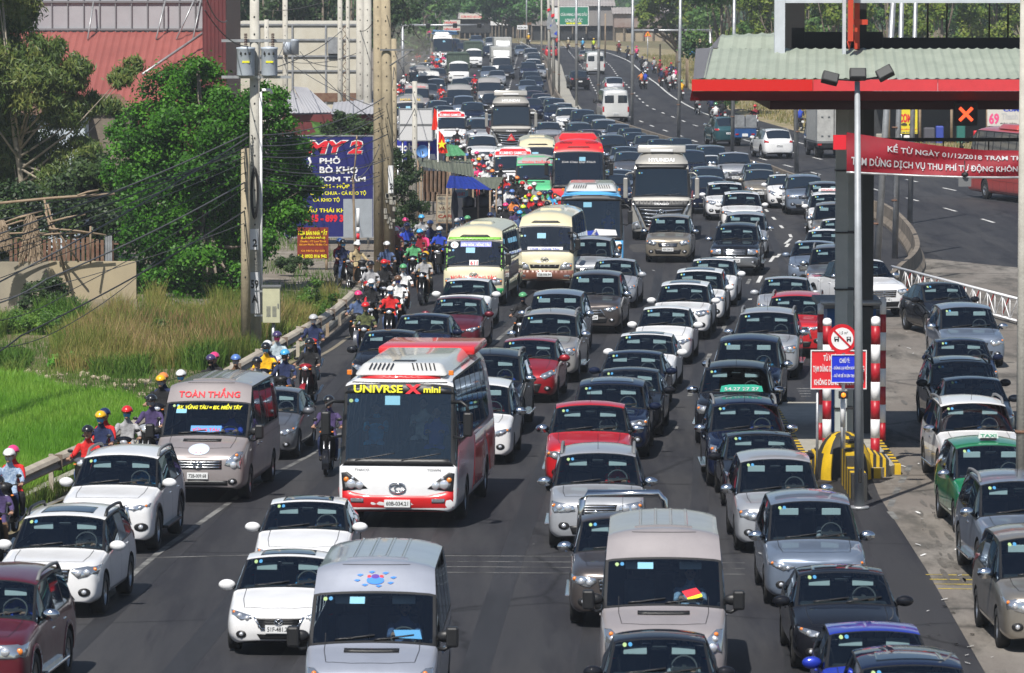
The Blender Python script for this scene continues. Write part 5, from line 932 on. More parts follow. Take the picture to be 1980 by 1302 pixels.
def build_shell(name,S,glass,paintm,frame=.03,**kw):
    """split the shell into body / windscreen / rear_window / side_window parts under one Empty"""
    bm=cage_mesh(S,glass,**kw)
    c=Car();c.root=thing(name);c.bvh=BVHTree.FromBMesh(bm)
    parts={}
    for mi in sorted({f.material_index for f in bm.faces if f.material_index>=2}):
        fs=[f for f in bm.faces if f.material_index==mi]
        n0=set(bm.faces)
        # inset each connected region; the rim turns into black frame
        r=bmesh.ops.inset_region(bm,faces=fs,thickness=frame,use_even_offset=True,use_boundary=True)
        for f in r['faces']:f.material_index=1
    gl=[f for f in bm.faces if f.material_index>=2]
    names={2:'windscreen',3:'rear_window'}
    for mi in sorted({f.material_index for f in gl}):
        for s in ((0,) if mi<4 else (1,-1)):
            fs=[f for f in gl if f.material_index==mi and (s==0 or f.calc_center_median().x*s>0)]
            if not fs:continue
            nb=NB();vm={}
            for f in fs:
                q=[]
                for v in f.verts:
                    if v not in vm:vm[v]=nb.verts.new(v.co+v.normal*.003)
                    q.append(vm[v])
                nf=nb.faces.new(q);nf.smooth=True
            parts.setdefault(names.get(mi,'side_window'),[]).append(obj(names.get(mi,'side_window'),nb,M_WS if mi==2 else M_SG,c.root))
    bmesh.ops.delete(bm,geom=gl,context='FACES')
    for f in bm.faces:f.smooth=True
    for e in bm.edges:
        if len(e.link_faces)==2:
            if e.calc_face_angle(0)>R(48):e.smooth=False
    for f in bm.faces:f.material_index=min(f.material_index,1)
    c.body=obj('body',bm,[paintm,M_TRIM],c.root);c.parts=parts
    return c
def cast(c,view,a,b,far=20):
    """view 'f'/'b': (x,z) from front/back; 'l'/'r': (y,z) from the sides (r = +x); 't': (x,y) from the top"""
    o,d={'f':((a,-far,b),(0,1,0)),'b':((a,far,b),(0,-1,0)),'r':((far,a,b),(-1,0,0)),'l':((-far,a,b),(1,0,0)),'t':((a,b,far),(0,0,-1))}[view]
    h=c.bvh.ray_cast(Vector(o),Vector(d));return (h[0],h[1]) if h[0] is not None else (None,None)
def patch(c,view,outline,off=.008,n=6,mi=0,bm=None,skirt=.02):
    """a raised panel with the given outline, laid on the shell"""
    own=bm is None;bm=bm or NB()
    P2=[Vector(p) for p in outline];pts=[]
    for i,p in enumerate(P2):
        q=P2[(i+1)%len(P2)];k=max(1,int((q-p).length/.12))
        pts+=[p.lerp(q,j/k) for j in range(k)]
    nb_=len(pts);lo=Vector((min(p.x for p in P2),min(p.y for p in P2)));hi=Vector((max(p.x for p in P2),max(p.y for p in P2)))
    st=max(.05,min(hi.x-lo.x,hi.y-lo.y)/n,max(hi.x-lo.x,hi.y-lo.y)/14)
    x=lo.x+st/2
    while x<hi.x:
        y=lo.y+st/2
        while y<hi.y:
            pts.append(Vector((x,y)));y+=st
        x+=st
    edges=[(i,(i+1)%nb_) for i in range(nb_)]
    V,E,F,*_=geometry.delaunay_2d_cdt(pts,edges,[],1,1e-5)
    vs=[]
    for p in V:
        h,nrm=cast(c,view,p.x,p.y)
        if h is None:vs.append(None);continue
        if nrm.dot({'f':Vector((0,-1,0)),'b':Vector((0,1,0)),'r':Vector((1,0,0)),'l':Vector((-1,0,0)),'t':Vector((0,0,1))}[view])<0:nrm=-nrm
        vs.append(bm.verts.new(h+nrm*off))
    nf=[]
    for f in F:
        q=[vs[i] for i in f]
        if None in q:continue
        try:g=bm.faces.new(q)
        except ValueError:continue
        g.material_index=mi;g.smooth=True;nf.append(g)
    bmesh.ops.recalc_face_normals(bm,faces=nf)
    d={'f':Vector((0,-1,0)),'b':Vector((0,1,0)),'r':Vector((1,0,0)),'l':Vector((-1,0,0)),'t':Vector((0,0,1))}[view]
    if nf and sum(f.normal.dot(d) for f in nf)<0:bmesh.ops.reverse_faces(bm,faces=nf)
    if skirt:
        be=[e for e in {e for f in nf for e in f.edges} if len(e.link_faces)==1]
        r=bmesh.ops.extrude_edge_only(bm,edges=be)
        ev=[g for g in r['geom'] if isinstance(g,bmesh.types.BMVert)]
        for v in ev:v.co-=d*skirt
        for g in r['geom']:
            if isinstance(g,bmesh.types.BMFace):g.material_index=mi;g.smooth=False
    return bm
def rect(x0,x1,z0,z1):return [(x0,z0),(x1,z0),(x1,z1),(x0,z1)]
def ell(cx,cz,rx,rz,n=16):return [(cx+rx*math.cos(2*math.pi*k/n),cz+rz*math.sin(2*math.pi*k/n)) for k in range(n)]
def mir(o):return [(-x,z) for x,z in o][::-1]
def wheel_part(root,x,y,r,w,spokes=8,dual=False):
    s=1 if x>0 else-1;bm=NB()
    ww=w*(2.1 if dual else 1)
    lathe(bm,[(r*.62,-ww/2),(r*.93,-ww/2),(r,-ww/2+.03),(r,ww/2-.03),(r*.93,ww/2),(r*.62,ww/2)],axis='x',seg=22)
    t=obj('wheel',bm,M_TYRE,root,(x-s*ww/2,y,r));bm=NB()
    o=s*(ww/2-.03)
    lathe(bm,[(r*.66,o+s*.012),(r*.62,o),(r*.57,o-s*.06)],axis='x',seg=20)
    lathe(bm,[(0.001,o-s*.05),(r*.6,o-s*.07)],axis='x',seg=20,mi=1)
    lathe(bm,[(0.001,o+s*.004),(r*.13,o),(r*.15,o-s*.05)],axis='x',seg=10)
    for k in range(spokes):
        a=2*math.pi*k/spokes;u=Vector((0,math.cos(a),math.sin(a)));v=Vector((0,-math.sin(a),math.cos(a)))
        q=[u*r*.1+v*r*.06,u*r*.62+v*r*.085,u*r*.62-v*r*.085,u*r*.1-v*r*.06]
        f0=[bm.verts.new(p+Vector((o-s*.008,0,0))) for p in q];f1=[bm.verts.new(p+Vector((o-s*.04,0,0))) for p in q]
        bm.faces.new(f0 if s<0 else f0[::-1])
        for i in range(4):bm.faces.new((f0[i],f0[(i+1)%4],f1[(i+1)%4],f1[i]))
    obj('rim',bm,[M_RIM,M_TRIM],t)
    return t
def mirror_part(root,x,y,z,m,big=0.,loop=True):
    bm=NB();s=1 if x>0 else-1
    if big:
        box(bm,-.09,.09,-.09,.09,-big,big,0,.035)
        tube(bm,[(0,0,-big*.8),(-s*.12,.02,-big-.04),(-s*.3,.10,-big-.02)],.03,6,0)
        if loop:tube(bm,[(0,0,big*.8),(-s*.02,.02,big+.12),(-s*.14,.06,big+.2),(-s*.34,.16,big+.18)],.036,8,0)
    else:
        ball(bm,(0,0,0),.145,.08,.092,14,10,0)
        for v in bm.verts:
            if v.co.y>.035:v.co.y=.035
        tube(bm,[(-s*.08,.01,-.04),(-s*.24,.04,-.09)],.032,8,1)
    return obj('wing_mirror',bm,[m,M_TRIM],root,(x,y,z))
def seats_part(root,ys,z,hw,hback=.62,lining=M_SEAT):
    for i,y in enumerate(ys):
        for x in ((-hw,hw) if i<1 or hback>.8 else (-hw,0,hw)):
            bm=NB();wd=.24 if i<1 else .2
            box(bm,x-wd,x+wd,y-.25,y+.22,z-.12,z+.06,0,.05)
            vs=box(bm,x-wd,x+wd,y+.16,y+.30,z,z+hback,0,.05)
            box(bm,x-.12,x+.12,y+.22,y+.30,z+hback+.02,z+hback+.2,0,.035)
            obj('seat',bm,lining,root)
def dash_part(root,y0,y1,z,hw,wheelx,wy,wz,tilt=25):
    bm=NB();box(bm,-hw,hw,y0,y1,z-.35,z,0,.04);obj('dashboard',bm,M_DASH,root)
    bm=NB();n=18;rr=.185;t=R(tilt)
    pts=[Vector((rr*math.cos(2*math.pi*k/n),rr*math.sin(2*math.pi*k/n)*math.sin(t),rr*math.sin(2*math.pi*k/n)*math.cos(t))) for k in range(n+1)]
    tube(bm,pts,.018,6,0,False);box(bm,-.17,.17,-.01,.01,-.03,.02);box(bm,-.03,.03,0,.3,-.03,.02)
    obj('steering_wheel',bm,mat('wheel_leather',(.07,.065,.06),.6),root,(wheelx,wy,wz))
def wiper_parts(c,y_unused,x0s,zb,ln,up):
    for x0 in x0s:
        bm=patch(c,'f',[(x0,zb),(x0+.012,zb+.02),(x0+ln,zb+up+.02),(x0+ln,zb+up)],.02,skirt=.01);obj('wiper',bm,M_TRIM,c.root)
def window_stickers(c,x,z,sc=1.,blue=True):
    bm=patch(c,'f',ell(x,z,.03*sc,.026*sc,10),.009,skirt=0);obj('inspection_sticker',bm,M_STK1,c.root)
    bm=patch(c,'f',ell(x+.08*sc,z+.006,.03*sc,.026*sc,10),.009,skirt=0);obj('inspection_sticker',bm,M_STK2,c.root)
def plate_part(c,view,x,z,w_=.36,h_=.12,txt=None,num=None):
    h,n=cast(c,view,x,z)
    sg=-1 if view=='f' else 1
    y=h.y+sg*.02;bm=NB();box(bm,x-w_/2,x+w_/2,y-.008,y+.008,z-h_/2,z+h_/2,0,.004)
    p=obj('number_plate',bm,M_PLATE,c.root)
    if txt:
        t=text(txt,w_*.84,h_*.55,M_INK,p,(x,y+sg*.011,z),.015,name='plate_number',rz=0 if view=='f' else math.pi)
    return p
def seam(c,view,pts,w=.012,m=M_TRIM,name='door_seam'):
    bm=NB()
    for a,b in zip(pts,pts[1:]):
        a,b=Vector(a),Vector(b);t=(b-a).normalized();nrm=Vector((-t.y,t.x))*w/2
        patch(c,view,[a-nrm,b-nrm,b+nrm,a+nrm],.003,n=2,bm=bm,skirt=0)
    return obj(name,bm,m,c.root)
def arch_trim(c,side,y,r,m,wd=.07):
    bm=NB();n=14;a0,a1=-.25,math.pi+.25
    for k in range(n):
        t0,t1=a0+(a1-a0)*k/n,a0+(a1-a0)*(k+1)/n
        pr=[(y+q*math.cos(t),r*.93+q*math.sin(t)) for q,t in ((r+.004,t0),(r+wd,t0),(r+wd,t1),(r+.004,t1))]
        patch(c,side,pr,.012,n=1,bm=bm,skirt=.02)
    return obj('wheel_arch_trim',bm,m,c.root)

def finish_car(c,k):
    """everything a passenger car carries; k: dict of dimensions"""
    root=c.root;W=k['W']/2;pm=k['pm'];r=k['r']
    for y in k['wy']:
        for s in (1,-1):wheel_part(root,s*(W-.015),y,r,.21+.03*(r>.34),k.get('spokes',10))
    # lamps
    for i,s in enumerate((1,-1)):
        h=k['head'] if s==1 else mir(k['head'])
        lp=obj('headlight',patch(c,'f',h,.012,skirt=.03),M_LAMP,root)
        for (bx,bz,br,mm) in k['bulbs']:
            hh,nn=cast(c,'f',s*bx,bz)
            if hh is None:continue
            bm=NB();lathe(bm,[(.001,-.03),(br*.8,-.026),(br,-.012),(br*1.08,0)],axis='y',seg=14)
            obj('turn_signal' if mm is M_AMBER else 'lamp_bulb',bm,mm,lp,(hh.x,hh.y-.006,hh.z))
        if k.get('fog'):
            fx,fz,fr=k['fog'][:3]
            bez=obj('fog_light_bezel',patch(c,'f',ell(s*fx,fz,fr*k.get('fogw',1.9),fr*1.35,14),.01,skirt=.02),M_TRIM,root)
            hh,nn=cast(c,'f',s*fx,fz)
            if hh:bm=NB();lathe(bm,[(.001,-.028),(fr*.7,-.024),(fr*.8,-.008)],axis='y',seg=12);obj('fog_light',bm,M_LENS,bez,(hh.x,hh.y-.004,hh.z))
        t=k['tail'] if s==1 else mir(k['tail'])
        obj('tail_light',patch(c,'b',t,.012,skirt=.03),M_REDL,root)
        mirror_part(root,s*(W+.085),k['my'],k['mz'],k.get('mm',pm))
        sd='r' if s==1 else 'l'
        for sm in k['seams']:seam(c,sd,sm)
        for (hy,hz) in k['handles']:
            hh,nn=cast(c,sd,hy,hz)
            if hh:bm=NB();box(bm,hh.x-.02,hh.x+.02,hy-.09,hy+.09,hz-.016,hz+.016,0,.012);obj('door_handle',bm,k.get('hm',pm),root)
        if k.get('clad'):
            for y in k['wy']:arch_trim(c,sd,y,k['ar'],k['clad'])
        if k.get('step'):
            bm=NB();box(bm,s*W-.09,s*W+.09,k['wy'][0]+.5,k['wy'][1]-.5,.36,.41,0,.015);obj('side_step',bm,k['step'],root)
        if k.get('rails'):
            x,y0,y1,z=k['rails'];bm=NB();n=8;pts=[]
            for j in range(n+1):
                yy=y0+(y1-y0)*j/n;hh,_=cast(c,'t',s*x,yy);zz=(hh.z if hh else z)+.085*(1 if 0<j<n else-.1);pts.append((s*x,yy,zz))
            tube(bm,pts,.03,8);obj('roof_rail',bm,k.get('railm',M_GREYM),root)
    hw=W*.70;y1=k['my']-.35*(k['L']<5.5);y0=.30
    for s in (1,-1):seam(c,'t',[(s*hw*.93,y0),(s*hw,y0+.4),(s*hw,y1)],.011,name='bonnet_seam')
    seam(c,'t',[(-hw*.93,y0),(-hw*.4,y0-.07),(hw*.4,y0-.07),(hw*.93,y0)],.011,name='bonnet_seam')
    g=obj('grille',patch(c,'f',k['grille'],.012,skirt=.02),M_TRIM,root)
    if k.get('bars'):
        z0,z1,xw,n=k['bars'][:4];mm=k['bars'][4]
        for j in range(n):
            z=z0+(z1-z0)*(j+.5)/n;hb=(z1-z0)/n*k.get('barw',.5)/2;sl=k.get('barsl',0)
            ww=xw-(.5-abs((j+.5)/n-.5))*0-sl*(z1-z)
            obj('grille_bar',patch(c,'f',rect(-ww,ww,z-hb,z+hb),.024,skirt=.02),mm,g)
    if k.get('surround'):
        for q in k['surround']:obj('grille_surround',patch(c,'f',q,.026,skirt=.03),k.get('surm',M_CHROME),g)
    obj('lower_intake',patch(c,'f',k['intake'],.010,skirt=.02),M_TRIM,root)
    ex,ez,er=k['emb'];hh,_=cast(c,'f',ex,ez)
    bm=NB();n=20;tube(bm,[(er*math.cos(2*math.pi*j/n),0,er*.68*math.sin(2*math.pi*j/n)) for j in range(n+1)],er*.13,6,0,False)
    st=k.get('embs','oval')
    if st=='oval':tube(bm,[(er*.45*math.cos(2*math.pi*j/n),0,er*.6*math.sin(2*math.pi*j/n)) for j in range(n+1)],er*.1,6,0,False)
    elif st=='wing':tube(bm,[(-er*.8,0,er*.35),(-er*.3,0,-er*.05),(0,0,-er*.4),(er*.3,0,-er*.05),(er*.8,0,er*.35)],er*.14,6)
    elif st=='h':
        for q in (-.4,.4):tube(bm,[(er*(q-.12),0,-er*.42),(er*(q+.12),0,er*.42)],er*.12,6)
        tube(bm,[(-er*.4,0,-er*.1),(er*.4,0,er*.1)],er*.12,6)
    else:lathe(bm,[(.001,-.004),(er*.95,0)],axis='y',seg=16)
    obj('emblem',bm,M_CHROME,root,(ex,hh.y-.04,ez))
    plate_part(c,'f',0,k['pz'],.44,.135,txt=k.get('ptx'));plate_part(c,'b',0,k['rpz'],txt=k.get('ptx'))
    wx,wz,wy_=k['wip'];wiper_parts(c,0,(-.56*W,.02),wz,.58,.06)
    window_stickers(c,k['stk'][0],k['stk'][1])
    dash_part(root,*k['dash']);seats_part(root,k['seats'],k['sz'],.37)
    for s in (1,-1):
        bm=NB();vx,vy,vz=k['visor'];box(bm,s*vx-.17,s*vx+.17,vy-.02,vy,vz-.19,vz-.07,0,.008);obj('sun_visor',bm,M_VISOR,root)
    bm=NB();box(bm,-.11,.11,k['visor'][1]-.05,k['visor'][1]-.02,k['visor'][2]-.12,k['visor'][2]-.06,0,.015);obj('rear_view_mirror',bm,M_TRIM,root)
    if k.get('antenna'):
        y=k['antenna'];hh,_=cast(c,'t',0,y);bm=NB();cyl(bm,(0,y,hh.z-.02),(0,y-.12,hh.z+.32),.006,.003,6);obj('antenna',bm,M_TRIM,root)
    if k.get('sunroof'):
        y0,y1,hw=k['sunroof'];obj('sunroof',patch(c,'t',[(-hw,y0),(hw,y0),(hw*.96,y1),(-hw*.96,y1)],.008,skirt=.01),M_FG,root)
    return c


def car_proto(kind,base,pm,**over):
    S,glass,ck,kk=base();kk=dict(kk);kk.update(over);kk['pm']=pm;
    c=build_shell(kk['name'],S,glass,pm,wheels=kk['wy'],wr=kk['ar'],frame=kk.get('frame',.03),**ck)
    finish_car(c,kk)
    if kk.get('extra'):kk['extra'](c,kk)
    t=freeze(c.root);TREES[kind]=(t,kk);PROTOS.append(t);return c
PM=paint('silver')
G4=lambda a,n,rear:{**{(a,'ws'):2,(rear,'ws'):3},**{(a+1+i,'sw'):4+i for i in range(n)}}
def sedan(L=4.5,W=1.74,H=1.47):
    f=L/4.5;w=W/2/.87;h=H/1.47
    S=[(0.00,.26,.60,.56,.56,.62,.46,.645),(0.09,.20,.79,.63,.75,.70,.58,.725),(0.42,.17,.865,.75,.82,.82,.70,.85),(0.85,.17,.87,.82,.835,.885,.74,.925),(1.25,.17,.865,.885,.84,.935,.765,.985),
         (2.02,.17,.865,.925,.845,1.375,.66,1.435),(2.62,.17,.87,.94,.845,1.405,.665,1.475),(3.22,.17,.87,.955,.84,1.35,.645,1.42),(3.85,.19,.865,.975,.825,1.06,.70,1.10),
         (4.36,.24,.82,.955,.76,1.01,.62,1.04),(4.5,.32,.70,.80,.66,.90,.54,.93)]
    S=[(y*f,a*1,b*w,c_*h,d*w,e*h,g*w,i*h) for y,a,b,c_,d,e,g,i in S]
    glass={(4,'ws'):2,(7,'ws'):3,(4,'sw'):4,(5,'sw'):5,(6,'sw'):6,(7,'sw'):7}
    k=dict(name='sedan',W=W,H=H*.975,L=L,r=.315,ar=.355,wy=(.83*f,3.45*f),head=[(.40,.60),(.60,.565),(.79,.66),(.80,.74),(.62,.70),(.42,.655)],
             bulbs=[(.52,.625,.042,M_LENS),(.65,.655,.042,M_LENS),(.755,.70,.026,M_AMBER)],fog=(.62,.36,.045),tail=[(.46,.82),(.80,.80),(.80,.92),(.48,.90)],
             my=1.62*f,mz=.985*h,seams=[[(1.42*f,.28),(1.40*f,.9*h)],[(2.5*f,.25),(2.52*f,.93*h)],[(3.35*f,.5),(3.42*f,.94*h)],[(1.42*f,.28),(3.1*f,.28)]],handles=[(2.35*f,.80*h),(3.22*f,.83*h)],
             grille=[(-.36,.50),(.36,.50),(.40,.635),(-.40,.635)],bars=(.515,.63,.35,3,M_CHROME),intake=[(-.44,.255),(.44,.255),(.50,.40),(-.50,.40)],emb=(0,.60,.062),pz=.45,rpz=.62,ptx='51F-481.25',
             wip=(0,.99*h,0),stk=(-.50*w,1.335*h),dash=(1.45*f,1.78*f,.97*h,.68*w,.36,1.95*f,1.0*h),seats=(2.35*f,3.1*f),sz=.5,visor=(.35,2.10*f,1.37*h),ws=(2.02*f,1.42*h),rw=(3.22*f,1.40*h))
    return S,glass,dict(),k
def hatch(L=3.9,W=1.68,H=1.49):
    f=L/3.9;w=W/2/.84;h=H/1.49
    S=[(0.00,.26,.58,.58,.55,.64,.46,.67),(0.08,.20,.76,.66,.73,.74,.58,.77),(0.36,.17,.835,.80,.79,.86,.68,.89),(0.75,.17,.84,.87,.81,.935,.72,.98),(1.05,.17,.835,.93,.815,.985,.755,1.035),
         (1.78,.17,.835,.95,.82,1.40,.65,1.46),(2.3,.17,.84,.96,.82,1.43,.655,1.49),(2.95,.17,.84,.99,.81,1.41,.64,1.465),(3.5,.19,.83,1.02,.78,1.30,.62,1.35),
         (3.80,.24,.80,.98,.74,1.02,.62,1.05),(3.9,.32,.70,.72,.66,.86,.54,.88)]
    S=[(y*f,a,b*w,c_*h,d*w,e*h,g*w,i*h) for y,a,b,c_,d,e,g,i in S]
    glass={(4,'ws'):2,(8,'ws'):3,(4,'sw'):4,(5,'sw'):5,(6,'sw'):6,(7,'sw'):7}
    k=dict(name='hatchback',W=W,H=H*.98,L=L,r=.30,ar=.34,wy=(.75*f,3.2*f),head=[(.40,.66),(.54,.59),(.77,.70),(.78,.82),(.66,.80),(.46,.72)],
             bulbs=[(.54,.665,.045,M_LENS),(.66,.72,.045,M_LENS),(.74,.78,.026,M_AMBER)],fog=(.60,.37,.045),tail=[(.56,.84),(.78,.82),(.76,1.05),(.60,1.03)],
             my=1.4*f,mz=1.03*h,seams=[[(1.2*f,.28),(1.18*f,.93*h)],[(2.25*f,.25),(2.27*f,.95*h)],[(2.95*f,.5),(3.05*f,.97*h)],[(1.2*f,.28),(2.8*f,.28)]],handles=[(2.08*f,.84*h),(2.85*f,.87*h)],
             grille=[(-.30,.58),(.30,.58),(.32,.64),(-.32,.64)],bars=None,intake=[(-.36,.27),(.36,.27),(.46,.49),(-.46,.49)],emb=(0,.665,.055),embs='wing',pz=.46,rpz=.66,ptx='60A-315.86',
             wip=(0,1.03*h,0),stk=(-.49*w,1.36*h),dash=(1.25*f,1.58*f,1.0*h,.64*w,.34,1.75*f,1.03*h),seats=(2.1*f,2.85*f),sz=.52,visor=(.34,1.88*f,1.40*h),ws=(1.78*f,1.44*h),rw=(3.5*f,1.33*h))
    return S,glass,dict(),k
def suv(L=4.7,W=1.84,H=1.74,hood=1.0,boxy=0.):
    f=L/4.7;w=W/2/.92;h=H/1.74;g_=hood
    S=[(0.00,.30,.76,.72*g_,.73,.84*g_,.62,.87*g_),(0.07,.26,.885,.82*g_,.85,.93*g_,.71,.965*g_),(0.42,.24,.92,.93*g_,.885,.995*g_,.78,1.03*g_),(0.85,.24,.92,.98*g_,.885,1.035*g_,.80,1.07*g_),(1.22,.24,.915,1.02*g_,.89,1.075*g_,.82,1.12*g_),
         (1.92,.24,.915,1.06,.89,1.59,.72,1.66),(2.6,.24,.92,1.07,.89,1.64,.735,1.725),(3.35,.24,.92,1.09,.885,1.64,.725,1.725),(4.1,.26,.915,1.12,.87,1.58,.70,1.67),
         (4.55,.30,.88,1.08,.83,1.15,.70,1.18),(4.7,.38,.76,.80,.72,.95,.60,.97)]
    S=[(y*f,a,b*w,c_*(h if i_>4 else 1),d*w,e*(h if i_>4 else 1),g*w,i*(h if i_>4 else 1)) for i_,(y,a,b,c_,d,e,g,i) in enumerate(S)]
    glass={(4,'ws'):2,(8,'ws'):3,(4,'sw'):4,(5,'sw'):5,(6,'sw'):6,(7,'sw'):7}
    k=dict(name='suv',W=W,H=H*.98,L=L,r=.36,ar=.405,wy=(.88*f,3.62*f),head=[(.44,.80),(.56,.70),(.86,.76),(.87,.90),(.68,.89),(.46,.86)],
             bulbs=[(.56,.785,.055,M_LENS),(.70,.80,.055,M_LENS),(.82,.84,.035,M_AMBER)],fog=(.66,.46,.055),tail=[(.60,.98),(.86,.95),(.84,1.12),(.64,1.10)],
             my=1.55*f,mz=1.14*g_,seams=[[(1.4*f,.36),(1.38*f,1.02)],[(2.5*f,.32),(2.52*f,1.05)],[(3.42*f,.6),(3.46*f,1.06)],[(1.4*f,.36),(3.2*f,.36)]],handles=[(2.32*f,.95),(3.28*f,.97)],
             grille=[(-.38,.64),(.38,.64),(.42,.85),(-.42,.85)],bars=(.65,.84,.38,3,M_CHROME),intake=[(-.46,.34),(.46,.34),(.52,.50),(-.52,.50)],emb=(0,.735,.075),pz=.56,rpz=.80,ptx='60A-428.16',
             wip=(0,1.13*g_,0),stk=(-.56*w,1.53*h),dash=(1.45*f,1.78*f,1.1*g_,.72*w,.38,1.95*f,1.15*g_),seats=(2.35*f,3.15*f,3.8*f),sz=.68,visor=(.38,2.02*f,1.58*h),
             rails=(.69*w,2.15*f,4.0*f,1.7*h),ws=(1.92*f,1.63*h),rw=(4.1*f,1.64*h),spokes=6)
    return S,glass,dict(boxy=True),k
def mpv(L=4.6,W=1.79,H=1.74):
    S,glass,ck,k=suv(L,W,H,.97);f=L/4.7;h=H/1.74;w=W/1.84
    S=[list(s) for s in S]
    for i,dy in ((3,-.05),(4,-.12)):S[i][0]+=dy
    S[5][0]+=.05
    for s in S:s[1]-=.05
    S=[tuple(s) for s in S];k=dict(k);k.update(name='people_carrier',r=.32,ar=.36,rails=None,fog=(.64,.42,.05),grille=[(-.34,.60),(.34,.60),(.38,.74),(-.38,.74)],bars=(.61,.735,.34,3,M_CHROME),spokes=8,emb=(0,.69,.065),
        head=[(.42,.74),(.52,.64),(.80,.70),(.845,.86),(.66,.85),(.48,.79)],bulbs=[(.54,.715,.048,M_LENS),(.68,.75,.045,M_LENS),(.785,.80,.03,M_AMBER)],pz=.50,tail=[(.66,.90),(.85,.88),(.83,1.30),(.70,1.28)])
    return S,glass,ck,k
def van_base(L=5.8,W=1.98,H=2.36):
    S=[(0.00,.34,.86,.84,.80,.92,.68,.95),(0.10,.28,.95,.98,.90,1.06,.76,1.10),(0.45,.26,.98,1.10,.95,1.17,.88,1.21),(0.88,.26,.985,1.20,.965,1.28,.93,1.33),
         (1.62,.26,.985,1.28,.97,1.98,.90,2.02),(1.98,.26,.985,1.30,.97,2.31,.87,2.42),(2.9,.26,.985,1.30,.97,2.30,.86,2.40),(3.9,.26,.985,1.30,.97,2.30,.86,2.40),(4.8,.26,.985,1.30,.97,2.30,.86,2.40),
         (5.6,.28,.985,1.30,.97,2.28,.85,2.38),(5.78,.32,.97,1.28,.93,2.22,.76,2.30),(5.84,.42,.93,1.2,.89,2.08,.72,2.14)]
    glass={(3,'ws'):2,(3,'sw'):4,(4,'sw'):5,(5,'sw'):6,(6,'sw'):7,(7,'sw'):8,(8,'sw'):9}
    k=dict(name='van',W=1.97,H=2.36,L=5.84,r=.345,ar=.39,wy=(1.0,4.6),frame=.045,head=[(.56,.80),(.88,.72),(.90,1.06),(.80,1.06),(.60,.90)],
             bulbs=[(.74,.80,.07,M_LENS),(.78,.93,.045,M_LENS),(.80,1.0,.035,M_AMBER)],fog=(.72,.46,.05),tail=[(.84,.75),(.95,.75),(.95,1.15),(.84,1.15)],
             my=1.05,mz=1.35,seams=[[(1.25,.36),(1.2,1.28)],[(2.35,.32),(2.35,1.3)],[(1.25,.34),(3.6,.34)],[(3.65,.32),(3.65,1.3)],[(2.4,1.15),(5.5,1.15)]],handles=[(2.15,1.05),(2.6,1.05)],
             grille=[(-.50,.72),(.50,.72),(.50,.90),(-.50,.90)],bars=(.73,.89,.48,3,M_CHROME),intake=[(-.62,.38),(.62,.38),(.62,.48),(-.62,.48)],emb=(0,.81,.09),pz=.58,rpz=.62,ptx='72B-009.68',
             wip=(0,1.36,0),stk=(-.72,1.90),dash=(1.05,1.55,1.25,.82,.42,1.68,1.32,45),seats=(2.2,3.2,4.1,4.9),sz=.95,visor=(.42,1.72,2.0),ws=(1.62,2.0),rw=(5.84,2.1),spokes=5)
    return S,glass,dict(boxy=True,tc=(1.98,)),k
def van_extra(c,k):
    obj('bonnet_vent',patch(c,'f',rect(-.40,.40,1.235,1.275),.012,skirt=.01),M_TRIM,c.root)
    for s in (1,-1):
        mirror_part(c.root,s*1.16,.98,1.42,M_TRIM,.15,False)
        obj('rear_window',patch(c,'b',rect(s*.48-.33,s*.48+.33,1.4,1.95),.008),M_FG,c.root)
    for x in (-.36,-.12,.12,.36):
        obj('roof_rib',patch(c,'t',rect(x-.02,x+.02,2.5,5.4),.016,skirt=.02),k['pm'],c.root)
    obj('roof_rib',patch(c,'t',rect(-.45,.45,2.42,2.50),.02,skirt=.02),k['pm'],c.root)
    seam(c,'f',[(-.86,2.36),(.86,2.36)],.008,name='brow_seam')
def bus_S(L,W,H,zc,zw,yr=.45,n=6,rake=.28,nose=.0,belt=None):
    """zc: windscreen base, zw: its top"""
    w=W/2;b=belt or zc+.12
    S=[(0.0,.38,w*.84,zc-.38,w*.82,zc-.30,w*.74,zc-.27),(0.05+nose,.34,w*.965,zc-.16,w*.94,zc-.10,w*.86,zc-.07),(0.10+nose,.32,w,zc-.02,w*.985,zc+.02,w*.93,zc+.05),
         (0.14+rake+nose,.30,w,b,w*.985,zw,w*.91,zw+.05),(0.14+rake+yr+nose,.30,w,b,w*.985,H-.20,w*.85,H-.03)]
    y0=0.14+rake+yr+nose+.35
    for i in range(n):S.append((y0+(L-.35-y0)*i/(n-1),.30,w,b,w*.985,H-.17,w*.84,H))
    S+=[(L-.08,.34,w*.985,b,w*.95,H-.3,w*.76,H-.14),(L,.42,w*.94,b-.1,w*.90,H-.5,w*.72,H-.42)]
    g={(2,'ws'):2,(2,'sw'):4}
    for i in range(3,3+n):g[(i,'sw')]=5+min(i-3,8)
    return S,g
